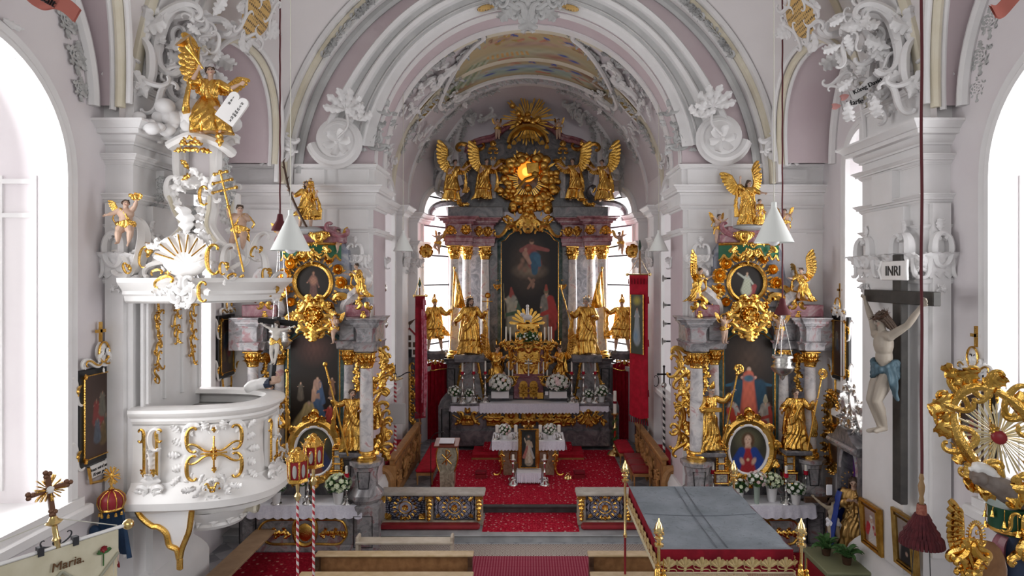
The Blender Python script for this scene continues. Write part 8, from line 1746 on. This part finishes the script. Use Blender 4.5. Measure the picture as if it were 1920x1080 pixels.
b = W(1893, 1075, 5.3); T = Thing('green_console', 'green and gold console with hanging bells and a dark scroll foot below the heart frame', 'console', b); cx, cy = b[0], b[1]; zd = PZ(980, 5.3)
T.part('drum', lathe([(.12, 0), (.15, .03), (.15, .2), (.17, .23), (0, .23)], 20, (cx, cy, zd - .08)), mat('green_console_paint', (.008, .06, .03), .4)); g = lathe([(.152, .02), (.165, .03), (.152, .05)], 20, (cx, cy, zd - .08))
for i in range(12): a = i * .5236 + .2; g.j(lathe([(.0, .02), (.008, .015), (.012, -.02), (.02, -.035), (0, -.035)], 8, (cx + .17 * math.cos(a), cy + .17 * math.sin(a), zd + .1 - .06 * (i % 3)))).j(tube([(cx + .16 * math.cos(a), cy + .16 * math.sin(a), zd + .15), (cx + .17 * math.cos(a), cy + .17 * math.sin(a), zd + .12 - .06 * (i % 3))], .004, 4))
for i in range(4): g.j(scroll(.16, .018, .5, 9, True), tr(cx, cy, zd + .06) @ rot('z', -.6 + i * .5) @ tr(0, -.16, 0))
T.part('bells', g, M_gold); T.part('scroll_foot', scroll(.42, .05, .4, 9, False, 1.3).t(tr(cx - .1, cy, zd - .28)), M_marbr); T.part('shaft', lathe([(.08, -.5), (.1, -.2), (.11, -.05)], 14, (cx + .05, cy, zd)), mat('console_blue', (.03, .045, .09), .5)); T.part('gilt_ornament', c_rev(8, .3, .4, 9, .1, .6).t(None, (cx + .05, cy - .1, zd - .25)).j(ell((cx - .0, cy - .16, zd - .17), .045, 8)), M_gold)
g = tube(spl([W(1820, 888, 5.25), W(1840, 893, 5.2), W(1862, 905, 5.2), W(1900, 925, 5.2), W(1950, 935, 5.2)], 6), np.concatenate([np.linspace(.05, .09, 12), np.linspace(.09, .13, 13)]), 10); T2 = Thing('bending_bust', 'carved brown figure with white headscarf bending below the heart frame', 'sculpture', W(1850, 905, 5.2)); T2.part('body', remesh(g.j(ell(W(1838, 897, 5.15), (.055, .06, .06), 8)).j(ell(W(1829, 901, 5.12), (.025, .03, .035), 6)), .009, 3), mat('brown_grey_carving', (.16, .12, .10), .6, c2=(.25, .21, .19), ns=8), smooth=180); T2.part('headscarf', remesh(tube(spl([W(1817, 880, 5.17), W(1838, 877, 5.17), W(1858, 888, 5.17), W(1875, 905, 5.17)], 5), [.02] * 3 + [.05] * 8 + [.04] * 5, 8), .009, 2), M_gilt, smooth=180)
# gilded emblem group at the lower right edge
T = Thing('gilded_emblem', 'gilded emblem with upright wing, sunburst oval and long sceptre at the lower right', 'sculpture', W(1815, 1080, 4.9)); D = 4.9; g = wing(.36, .4, 5).t(tr(*W(1815, 1040, D)) @ rot('y', -.25) @ scl(-1, 1, 1)).j(c_rev(14, .3, .3, 14, .1, .6).t(None, W(1812, 1050, D))).j(tube([W(1806, 1010, D - .05), W(1832, 1085, D - .05)], .017, 8)).j(lathe([(.02, -.12), (.03, -.06), (.05, 0), (.055, .03), (0, .04)], 12, W(1828, 1040, D)))
T.part('gilt_carving', g, M_gold); o = W(1829, 1008, D); T.part('sunburst_oval', oframe([(.045 * math.cos(a), .10 * math.sin(a)) for a in np.linspace(0, 2 * PI, 24, endpoint=False)], .010, .012, tr(*o)).j(c_rev(4, .08, .16, 5, .1, .3).t(None, o)), M_gold); g = G(); [g.j(leaf(.035, .4, .1, 0, 5, 3), tr(o[0] + .05 * math.cos(a), o[1], o[2] + .105 * math.sin(a)) @ rot('y', PI / 2 - a)) for a in np.linspace(0, 2 * PI, 30, endpoint=False)]; T.part('oval_rays', g, M_gold); T.part('silver_medallion', ell(W(1797, 1035, D), (.03, .02, .05), 7), M_silver); T.part('red_backing', pbox(1822, 1836, 1058, 1085, D + .08, .05), M_red); T.part('brown_panel', ell(W(1850, 1075, D + .15), (.16, .06, .26), 10), M_wood)
# shrine on the right wall with its statue
Ds = 13.0; T = Thing('wall_shrine', 'marble niche shrine with silver carved crest behind the right pier', 'shrine', (6.7, Ds, 0)); M = fr((6.78, Ds, 0), (0, -1, 0), (0, 0, 1)) @ scl(.62, .9, 1)
g = box(-.85, .85, -.25, .15, 0, .9, .03).j(box(-.8, -.5, -.3, .1, .9, 2.5, .02)).j(box(.5, .8, -.3, .1, .9, 2.5, .02)).j(prism([(-.95, 2.5), (.95, 2.5), (1.0, 2.68), (.6, 2.75), (.3, 2.95), (-.3, 2.95), (-.6, 2.75), (-1.0, 2.68)], -.45, .1)); T.part('aedicula', g.t(M), M_marbd); T.part('niche', box(-.5, .5, -.02, .12, .9, 2.5).t(M), mat('violet_niche', (.10, .02, .16), .7))
T.part('arch_moulding', asweep([(.5, -.3), (.56, -.34), (.6, -.3)], 0, 2.05, 0, PI, 24).t(M).j(tube([(-.95, -.46, 2.6), (0, -.5, 2.62), (.95, -.46, 2.6)], .05, 6).t(M)), M_marb); T.part('silver_crest', c_rev(26, 1.3, .95, 15, .1, .55).t(M @ tr(0, -.2, 3.2)).j(ell((0, -.25, 3.1), (.2, .06, .28), 8).t(M)), M_silver)
T, J = statue('madonna_statue', 'praying madonna in blue mantle and gold robe before the niche behind the right pier', 1601, 1043, 12.75, 152, -.6, la=((.04, -.05, -.15), (-.05, -.14, -.07)), ra=((-.04, -.05, -.15), (.05, -.14, -.07)), seed=97, hair='long', look=(.1, .25, 0), robe_m=goldm('soft_gold_robe', (.45, .27, .09), (.6, .38, .15), .45), cloak=False); S = J['S']; g = G(); an = np.linspace(-.85, PI + .85, 50); rows = []
for t_ in np.linspace(0, 1, 22): r = .165 + .14 * t_ ** .8; z = .80 - .79 * t_; rows.append(np.stack([(r + .012 * np.sin(an * 16) * t_) * np.cos(an) * 1.08, .02 + r * np.sin(an) * .85 - .07 * (1 - np.abs(np.sin(an))), 0 * an + z], -1))
v = np.array(rows).reshape(-1, 3); g = G(v, [gridf(22, 50)]).add(v * (.96, .96, 1), [gridf(22, 50)[:, ::-1]]); mbl = mat('blue_mantle', (.012, .03, .20), .45, c2=(.02, .05, .28), ns=5); T.part('mantle', g.t(S), mbl, w=False); T.part('star_wreath', rays(12, J['hw'] * 1.3, J['hw'] * 1.8, J['hw'] * .08, 2, .05).t(tr(*(J['head'][:3] + (0, .12, .02))) @ rot('z', -.6)), M_gold, w=False); T.part('base', lathe([(.32, -.1), (.34, -.04), (.3, 0), (0, 0)], 16), mbl, w=False)
p = W(1560, 1030, 12.6); T = Thing('green_chest', 'low olive green chest with red panel beside the foot of the right pier', 'chest', (p[0] + .1, 12.3, 0)); T.part('body', box(5.5, 6.35, 11.7, 12.75, 0, .56, .02).j(box(5.45, 6.4, 11.65, 12.8, .56, .62, .015)), mat('olive_paint', (.22, .23, .13), .55)); T.part('red_panel', box(5.6, 6.2, 11.68, 11.7, .15, .48).j(box(5.485, 5.5, 11.85, 12.6, .15, .48)), M_cush)
T = Thing('mourning_crucifix', 'dark standing crucifix with pale figure and white loincloth beside the blue madonna', 'crucifix', W(1556, 1035, 13.0)); o = T.loc; T.part('cross', box(-.05, .05, .0, .08, 0, 1.5).j(box(-.5, .5, .0, .08, 1.0, 1.1)).t(None, o), M_woodd); figure(T, 1.05, M=tr(0, -.12, .12), robe='loin', la=((.12, .02, .08), (.23, .03, .18)), ra=((-.12, .02, .08), (-.23, .03, .18)), ll=((.02, -.07, -.22), (-.03, .02, -.44)), rl=((-.02, -.07, -.22), (.03, -.0, -.45)), seed=99, beard=True, hair='long', look=(.3, .5, 0), skin=(.40, .33, .24), robe_m=M_cloth, vox=.008); T.part('title_card', pbox(1550, 1561, 909, 929, 12.95, .03), M_cloth); T.part('base', box(-.2, .2, -.15, .15, -.25, .02, .02), M_woodd, w=False)
M = fr((6.8, 14.15, 2.55), (0, -1, 0), (0, 0, 1)); T = Thing('gilt_double_frame', 'gilded carved wall frame with two dark oval openings right of the right side altar', 'frame', (6.8, 14.15, 1.9)); g = G(); R = rng(17)
for cz, rx, rz_ in ((.42, .16, .28), (-.32, .24, .36)):
  for i in range(20): a = 2 * PI * i / 20; g.j(leaf(.26, .65, .5, 4), M @ tr(rx * math.cos(a), -.04, cz + rz_ * math.sin(a)) @ rot('y', PI / 2 - a + (.8 if i % 2 else -.8)))
  g.j(oframe([(rx * math.cos(a), cz + rz_ * math.sin(a)) for a in np.linspace(0, 2 * PI, 30, endpoint=False)], .045, .05, M))
for i in range(5): g.j(leaf(.3, .5, .4, 4), M @ tr(0, -.04, .72) @ rot('y', -.8 + .4 * i)); g.j(leaf(.26, .5, .4, 4), M @ tr(0, -.04, -.68) @ rot('y', PI - .8 + .4 * i))
T.part('carved_frame', g, M_gold); T.part('dark_panel', ell((0, 0, .42), (.16, .03, .28), 10).j(ell((0, 0, -.32), (.24, .03, .36), 10)).t(M), M_woodd)
for x, y, D, lb in ((1549, 1032, 12.4, 'small green plant in a dark pot on the left corner of the green chest'), (1588, 1020, 12.0, 'leafy green plant at the feet of the madonna')):
  p = W(x, y, D); p[2] = .625; T = Thing('potted_plant', lb, 'plant', p, None); T.part('pot', lathe([(.0, 0), (.07, 0), (.095, .14), (0, .14)], 14, p), M_woodd); g = G(); R = rng(x)
  for i in range(26): g.j(leaf(R.uniform(.2, .34), .3, .5, 0, 8, 3), tr(p[0], p[1], p[2] + .12) @ rot('z', i * 2.4) @ rot('x', R.uniform(.1, 1.0)))
  T.part('foliage', g, M_leaf)
# ================================================================ stucco ornament and frescos
def orn(name, label, g, m, loc, group=None): return one(name, label, 'ornament', g, m, loc, group)
for s in (-1, 1):
  nm = 'left' if s < 0 else 'right'; wall_r = (0, -s, 0)
  # great rocaille cartouche over the pier: front face and nave face
  g = G(); R = rng(200 + s)
  def put(px_, py, L, a, kind, D, fl=1, wd=.5):
    x = px_ if s < 0 else 1980 - px_; M = tr(*W(x, py, D)) @ rot('z', s * -.25)
    q = scroll(L, L * .085, .5, 8.5, kind == 'S', 1.5) if kind in 'CS' else leaf(L, wd, .4, 5)
    g.j(q, M @ scl(-s, 1, 1) @ rot('y', a) @ scl(fl, 1, 1))
  for q in ((268, 150, .62, -1.1, 'C', 10.5, 1), (246, 130, .5, .3, 'S', 10.4, -1), (285, 120, .95, 0, 'C', 10.6, -1), (262, 70, .55, .3, 'L', 10.5, 1), (300, 60, 1.15, .25, 'C', 10.8, 1), (270, 25, .8, -.3, 'S', 10.6, 1), (318, 20, .9, .9, 'C', 10.8, 1), (340, 30, .8, 1.3, 'S', 11.0, 1), (300, 180, .6, .2, 'S', 10.6, 1), (276, 185, .5, -.4, 'L', 10.5, 1), (320, 130, .9, .2, 'S', 11.2, -1), (330, 90, .7, -.5, 'C', 11.2, 1),
              (355, 60, .8, .7, 'S', 11.4, 1), (380, 40, .9, 1.2, 'C', 11.6, 1), (400, 60, .8, 1.9, 'S', 11.8, -1), (350, 120, .8, -.2, 'C', 11.6, -1), (375, 130, .6, .5, 'S', 11.8, 1), (310, 90, .5, 1.2, 'L', 10.9, 1), (250, 55, .6, 1.3, 'L', 10.5, 1), (345, 180, .7, 0, 'S', 11.4, 1), (330, 200, .5, .6, 'C', 11.2, 1), (365, 95, .5, -1, 'L', 11.6, 1), (290, 5, .8, 0, 'L', 10.8, 1), (360, 5, .8, -.7, 'L', 11.3, 1), (240, 160, .4, -1.2, 'L', 10.4, 1), (305, 30, .5, -1.0, 'L', 10.7, 1), (395, 95, .6, 2.2, 'L', 11.8, 1)): put(*q)
  for i in range(70): put(R.uniform(245, 415), R.uniform(-15, 195), R.uniform(.26, .5), R.uniform(0, 6.28), 'LLCLS'[i % 5], 10.5 + R.uniform(.2, 1.3), (-1) ** i)
  orn('stucco_cartouche', 'large white rocaille of scrolls and leaves above the %s pier' % nm, g, M_white, W(330 if s < 0 else 1650, 200, 11))
  # gilded lattice field with scrolls on the vault
  x = 482 if s < 0 else 1500; p = W(x, 30, 12.2); nv = nrm(np.array([-p[0], 0, 8.5 - p[2]])); M = fr(p, nrm(np.cross((0, 1, 0), nv)) * (1 if s < 0 else 1), (0, 1, 0))
  if (M[:3, 1] @ nv) > 0: M = fr(p, -nrm(np.cross((0, 1, 0), nv)), (0, 1, 0))
  t = NT('gold_lattice_%s' % nm); v_ = t.n('ShaderNodeTexVoronoi', {'Vector': t.co(), 'Scale': 16, 'Randomness': .15}).outputs[0]; ml = t.fin(t.ramp(v_, [(.25, (.10, .06, .03)), (.5, (.66, .42, .14))]), .5)
  T = Thing('lattice_field', 'gold lattice cartouche with white scroll border on the %s nave vault' % nm, 'ornament', p); T.part('lattice', ell((0, 0, 0), (.42, .04, .5), 14).t(M), ml); g = G()
  for i in range(16): a = 2 * PI * i / 16; g.j(leaf(.42, .6, .4, 4) if i % 2 else scroll(.5, .045, .5, 9, True), M @ tr(.42 * math.cos(a), -.02, .52 * math.sin(a)) @ rot('y', PI / 2 - a + .8 * (-1) ** (i // 2)))
  T.part('scroll_border', g, M_white)
  # ribbon with lettering on the cartouche
  for k, (px_, py, D, tx, L, rr) in enumerate(((42, 8, 7.6, 'balt', .62, -.5), ) if s < 0 else ((1620, 165, 11.2, 'König David', .62, .45), (1597, 195, 11.3, 'Harfe', .42, .2), (1888, 5, 7.6, None, .5, .5))):
    p = W(px_ + (60 if s < 0 else 0), py, D); M = tr(*p) @ rot('y', -rr); u = np.linspace(-1, 1, 24); P = np.stack([u * L / 2, -.05 - .04 * np.sin(u * 4), .05 * np.sin(u * 3)], -1); red = tx in ('balt', None)
    T = Thing('lettered_ribbon', ('red stucco ribbon with black letters above the big left window' if s < 0 else ('white stucco ribbon with old lettering in the right cartouche', 'short white and red ribbon below the lettered one in the right cartouche', 'red stucco ribbon end in the upper right corner')[k]), 'ornament', p)
    v = np.concatenate([P + (0, 0, -.085), P + (0, 0, .085)]); T.part('ribbon', G(v, [gridf(2, 24)]).add(v + (0, .03, 0), [gridf(2, 24)[:, ::-1]]).t(M), mat('red_ribbon', (.42, .13, .10), .7) if red else M_white)
    if not red: T.part('ribbon_end', leaf(.22, .5, .4, 0).t(M @ tr(-L / 2, -.04, 0) @ rot('y', -1.5)), mat('pink_ribbon', (.52, .25, .23), .7))
    if tx: T.part('lettering', text(tx, .11 if len(tx) > 5 else .13, .01).t(M @ tr(0, -.115 if not red else -.1, 0)), M_black)
  # flower drops beside the big window
  for i, (x_, y_, r) in enumerate(((128, 38, .2), (146, 104, .22), (152, 164, .16))):
    D = 6.87 * 1200 / (990 - x_); p = W(x_ if s < 0 else 1980 - x_ + 5, y_, D); M = fr(p, wall_r, (0, 0, 1)); M = M @ scl(1.25, .45, 1); g = rosette(r * .8, 6, .4, i, 3).t(M)
    for a in np.linspace(0, 6.28, 6): g.j(leaf(r * 1.15, .4, .3, 3), M @ rot('y', a))
    g.j(leaf(r * 1.6, .3, .3, 4), M @ rot('y', PI)); orn('stucco_flower', '%s grey stucco rose of the drop beside the big %s window' % (('uppermost', 'middle', 'lowest')[i], nm), g, M_orn, p, 'stucco rose drops')
  # scroll above the big window
  p = W(40 if s < 0 else 1945, 10, 7.9); orn('stucco_scroll', 'grey stucco leaf cluster on the arch of the big %s window' % nm, c_rev(14, .9, .7, 70 + s, .1, .7, False).t(fr((s * 6.85, 7.95, 9.3), wall_r, (0, 0, 1))), M_white, p)
  # lily on the volute and leaves growing above it
  c = W(634 if s < 0 else 1352, 268 if s < 0 else 262, 14.55); g = G()
  for i in range(6): g.j(leaf(.36, .5, .5, 0, 11, 4, 0), tr(*c) @ rot('y', i * PI / 3 + .3))
  g.j(ell(c + (0, -.12, 0), .05, 6)); c2 = c + (s * -.18, -.02, .75)
  for a in (-1.5, -.9, -.3, .3, .9, 1.4): g.j(leaf(.52, .42, .45, 4), tr(*c2) @ rot('y', a))
  for a in (-.8, .2, 1.1): g.j(leaf(.4, .5, .5, 4), tr(*(c2 + (-s * .3, 0, -.25))) @ rot('y', a))
  g.j(tube(spl([c2, c2 * .5 + c * .5 + (-s * .14, -.05, 0), c + (0, -.05, .1)], 8), .03, 6)); orn('stucco_lily', 'white stucco lily with leaf spray on the %s archivolt volute' % nm, g, M_white, c)
  # spandrel feet ornaments on the corner cornice
  for k, x_ in enumerate((498, 532)): p = W(x_ if s < 0 else 1984 - x_, 278, 14.7); orn('stucco_scroll', 'white stucco scroll pair standing on the %s corner cornice, %s' % (nm, ('outer one', 'inner one')[k]), c_rev(9, .55, .75 - .2 * k, 210 + k, .11, .5).t(None, p), M_white, p)
  # garlands: flowered transverse rib and groin
  th = np.linspace(.55, 1.15, 40); a_ = th if s > 0 else PI - th; ya = 14.7
  orn('flower_garland', 'strip of grey stucco flowers on the %s nave vault rib' % nm, garland([(Rv(ya) * .975 * math.cos(a), ya, Zv(ya) + Rv(ya) * .975 * math.sin(a)) for a in a_], [(-math.cos(a), -.25, -math.sin(a)) for a in a_], .14, 5, .9, .4), M_orn, (s * 4, ya, 12))
  # choir vault garlands along the ribs and down the walls
  for k, (ya, e0, e1, r) in enumerate(((16.55, .12, 1.05, .15), (18.75, .30, 1.05, .14), (21.2, .35, 1.3, .13))):
    th = np.linspace(e0, e1, 40); a_ = th if s > 0 else PI - th
    orn('flower_garland', 'stucco flower garland on the %s choir vault rib on the %s' % (('first', 'second', 'third')[k], nm), garland([vpt(a, ya, .12) for a in a_], [(-math.cos(a), -.2, -math.sin(a)) for a in a_], r, 11 + k, .9, .4), M_orn, vpt(a_[20], ya))
  for k, (t0, t1) in enumerate(((.46, .42), (.98, .42))):
    ee = np.linspace(.2, .99, 30); ts = np.linspace(t0, t1, 30); ts = ts if s > 0 else PI - ts; tt = ts[15]
    orn('flower_garland', 'stucco flower garland on the %s apse rib on the %s' % (('outer', 'inner')[k], nm), garland([dpt(t, e, .13) for t, e in zip(ts, ee)], [-(dpt(t, e) - np.array([0, YC, ZC])) / 4 for t, e in zip(ts, ee)], .13, 15 + k, .9, .4), M_orn, dpt(tt, .5))
  # rocaille around the apse windows and on the vault
  def von(a, y, off=.05): p = vpt(a if s > 0 else PI - a, y, off); n = nrm(np.array([-p[0], 0, ZC - p[2]])); return fr(p, nrm(np.cross(n, (0, 1, 0))) * -1, (0, 1, 0)) if (np.cross(nrm(np.cross(n, (0, 1, 0))) * -1, (0, 1, 0)) @ n) > 0 else fr(p, nrm(np.cross(n, (0, 1, 0))), (0, 1, 0))
  for k, (a, y, w, h) in enumerate(((.86, 17.4, 1.0, 1.7), (.62, 17.6, .7, 1.3), (.95, 20.1, 1.0, 1.4), (.35, 16.6, .5, 1.1), (.2, 17.6, .6, 1.5), (.55, 20.0, .6, 1.0))):
    orn('stucco_scroll', 'grey stucco scrollwork patch on the %s choir vault, %s' % (nm, ('beside the fresco', 'outside the side medallion', 'at the lower corner of the fresco', 'at the foot of the first rib', 'above the choir cornice', 'below the side medallion')[k]), c_rev(15, w, h, 230 + k, .08, .6, False, .2).t(von(a, y)), M_white, von(a, y)[:3, 3])
  p = W(825 if s < 0 else 1158, 310, 22.6); orn('stucco_cartouche', 'grey stucco cartouche over the %s apse window' % nm, c_rev(24, 1.7, 1.9, 240, .08, .6, False, .2).t(tr(*p) @ rot('z', s * .8)), M_orn, p)
  p = dpt(.45 if s > 0 else PI - .45, 1.0, .1); orn('stucco_scroll', 'stucco branch spreading at the head of the %s apse pilaster strip' % nm, c_rev(16, 1.5, 1.0, 250, .07, .6, False, .15).t(tr(*p) @ rot('x', .5)), M_orn, p)
  # side medallion fresco
  M = von(.72, 18.9, .04); cv = Canvas(44, 30, (.20, .13, .04), 31); cv.blob(.5, .7, .4, .3, (.38, .26, .07), 1); cv.blob(.5, .5, .14, .2, (.34, .15, .09), .5); cv.blob(.45, .3, .25, .2, (.04, .035, .03), .8)
  gg, c = flatcanvas(cv, M @ tr(-.85, -.02, -.5), 1.7, 1.0, lambda a, b: (a - .5) ** 2 + (b - .5) ** 2 < .25); T = Thing('vault_medallion', 'long dark gold painted medallion on the %s side of the choir vault' % nm, 'fresco', M[:3, 3]); T.part('painting', gg, M_fresco, cols=c, smooth=0); T.part('stucco_frame', oframe([(.86 * math.cos(a), .51 * math.sin(a)) for a in np.linspace(0, 2 * PI, 30, endpoint=False)], .05, .05, M), M_white)
  # capitals of piers and pilasters
  def cap(cx, cy, z0, w, h, M, lb):
    g = G()
    for i in range(3): g.j(leaf(h * .6, .8, .5, 4), M @ tr((i - 1) * w * .32, -.03, z0))
    for sg in (-1, 1): g.j(scroll(h * .66, h * .075, .5, 10, False, 1.7), M @ tr(sg * w * .3, -.08, z0 + h * .62) @ scl(-sg, 1, 1)).j(leaf(h * .4, .6, .6, 4), M @ tr(sg * w * .46, -.05, z0 + h * .2) @ rot('y', sg * .5)).j(scroll(h * .5, h * .05, .5, 9, True, 1.5), M @ tr(sg * w * .42, -.06, z0 + h * .3) @ scl(-sg, 1, 1))
    g.j(leaf(h * .3, .7, .25, 4), M @ tr(0, -.05, z0 + h * .95)).j(c_rev(5, w * .5, h * .5, 5, .12), M @ tr(0, -.04, z0 - h * .25)); orn('pilaster_capital', lb, g, M_white, M[:3, 3] + (0, 0, z0), 'stucco capitals')
  for k, yy in enumerate((10.75, 11.95)): cap(0, 0, 5.98, .75, .8, fr((s * 6.36, yy, 0), wall_r, (0, 0, 1)), 'white stucco capital on the nave side of the %s pier, %s' % (nm, ('nearer', 'farther')[k]))
  cap(0, 0, 5.98, .45, .8, tr(s * 6.66, 10.38, 0), 'white stucco capital on the front of the %s pier' % nm)
  cap(0, 0, 6.2, .6, .62, tr(s * 4.02, 14.9, 0), 'white stucco capital on the corner pilaster at the %s of the arch' % nm); cap(0, 0, 6.2, .6, .6, tr(s * 3.86, 16.2, 0), 'white stucco capital on the first choir pilaster on the %s' % nm)
  cap(0, 0, 6.3, .6, .6, fr((s * 3.72, 19.3, 0), wall_r, (0, 0, 1)), 'white stucco capital on the second choir pilaster on the %s' % nm); cap(0, 0, 6.3, .55, .6, tr(s * 3.75, 20.95, 0), 'white stucco capital on the last choir pilaster on the %s' % nm)
  # scroll work inside the arch soffit
  for k, (a, y) in enumerate(((.12, 15.6), (.3, 15.6))): p = np.array([s * (RA - .05) * math.cos(a), y, ZA + (RA - .05) * math.sin(a)]); orn('stucco_scroll', 'grey leaf strip on the %s foot of the arch soffit, %s' % (nm, ('lower', 'upper')[k]), c_rev(9, .5, .9, 260 + k, .08, .7).t(tr(*(p + (0, -.55, 0))) @ rot('y', -s * a)), M_orn, p)
  for k in (0, 1): a = 1.30 + .11 * k; a = a if s > 0 else PI - a; p = np.array([(RA + .1) * math.cos(a), 14.9, ZA + (RA + .1) * math.sin(a)]); T = Thing('gilt_lattice', 'small gold lattice oval on the arch face near the keystone on the %s, %s' % (nm, ('outer', 'inner')[k]), 'ornament', p); T.part('lattice', ell((0, 0, 0), (.2 + .1 * k, .03, .075), 8).t(tr(*p) @ rot('y', PI / 2 - a)), ml)
# keystone cartouche
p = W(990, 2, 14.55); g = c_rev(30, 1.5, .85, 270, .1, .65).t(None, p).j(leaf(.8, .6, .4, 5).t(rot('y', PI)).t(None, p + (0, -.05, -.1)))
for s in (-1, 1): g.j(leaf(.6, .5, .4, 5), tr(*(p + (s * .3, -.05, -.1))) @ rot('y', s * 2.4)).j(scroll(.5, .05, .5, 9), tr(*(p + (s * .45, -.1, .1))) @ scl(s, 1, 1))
orn('keystone_cartouche', 'white stucco cartouche toned shade-grey with drooping leaf at the crown of the chancel arch', g, M_grey, p)  # grey material puts the shade at the crown into the stucco colour
# ceiling fresco of the choir
cv = Canvas(150, 90, (.50, .40, .24), 40, .3); cv.asp = .8; R = rng(41)   # u: along the vault from left to right, v: from the arch towards the apse
cv.blob(.5, .1, .5, .2, (.62, .44, .22), 1.0); cv.blob(.5, .52, .55, .12, (.46, .46, .33), .8); cv.blob(.5, .85, .6, .12, (.36, .44, .37), .6)
for x, z, rx, rz_, c in ((.3, .24, .14, .06, (.40, .26, .20)), (.45, .36, .18, .06, (.42, .29, .24)), (.62, .34, .16, .05, (.48, .32, .26)), (.68, .56, .2, .07, (.40, .2, .15)), (.85, .72, .14, .1, (.24, .13, .09)), (.12, .72, .1, .16, (.28, .34, .22)), (.16, .9, .1, .07, (.30, .14, .10)), (.5, .80, .3, .05, (.30, .38, .52)), (.9, .9, .1, .08, (.14, .08, .06))): cv.blob(x, z, rx, rz_, c, .9)
for i in range(60):
  x, z = R.uniform(.1, .92), R.choice([R.uniform(.12, .34), R.uniform(.6, .92)]); c = [(.50, .22, .15), (.12, .14, .36), (.52, .34, .24), (.44, .3, .1), (.30, .18, .12), (.50, .45, .38)][i % 6]
  cv.line(x, z, x + R.uniform(-.07, .07), z + R.uniform(-.05, .05), .018, .008, c); cv.blob(x, z + .02, .012, .015, (.5, .3, .2), .5)
for i in range(9): cv.line(.25 + .03 * i, .50, .26 + .03 * i, .56, .008, .008, (.6, .36, .14))
for i in range(6): cv.line(.06 + .03 * i, .9, .16 + .02 * i, .55, .010, .008, (.42, .46, .36) if i % 2 else (.24, .3, .2))
for x, z in ((.72, .50), (.78, .55), (.76, .76), (.30, .86), (.42, .86), (.6, .86)): cv.blob(x, z, .045, .025, (.10, .13, .38), .6)
hw_ = lambda v: .30 + .47 * np.clip((v - .12) / .75, 0, 1) ** .75
def ff(u, v):
  a = PI / 2 - (u * 2 - 1) * hw_(v); y = 15.98 + 4.2 * v - .35 * ((u * 2 - 1) ** 2) * (v - .4); r = 3.93
  return np.stack([r * np.cos(a), y, ZC + r * np.sin(a)], -1)
g, c = cv.mesh(ff); T = Thing('ceiling_fresco', 'large painted fresco with clouds and many small figures on the choir vault', 'fresco', (0, 18, 12.4)); T.part('painting', g, M_fresco, cols=c, smooth=0)
e = np.linspace(0, 1, 40); ed = np.concatenate([ff(e, 0 * e), ff(0 * e + 1, e)[1:], ff(1 - e, 0 * e + 1)[1:], ff(0 * e, 1 - e)[1:-1]]); n_ = np.stack([-ed[:, 0], 0 * ed[:, 0], ZC - ed[:, 2]], -1) / 4
T.part('stucco_frame', tube(ed + n_ * .04, .07, 6, closed=True), M_white)
for s in (-1, 1): orn('stucco_scroll', 'stucco leaf strip along the %s edge of the ceiling fresco' % ('left' if s < 0 else 'right'), garland(ff(0 * e + (1 if s > 0 else 0), e), [(-s * .4, -.2, -.9)] * 40, .17, 60, .8, .15, False), M_orn, ff(np.array([1. if s > 0 else 0]), np.array([.5]))[0])
orn('stucco_scroll', 'stucco leaf strip along the far edge of the ceiling fresco', garland(ff(e, 0 * e + 1) + (0, .1, -.05), [(0, -.5, -.8)] * 40, .16, 61, .8, .15, False), M_orn, (0, 20.3, 12))
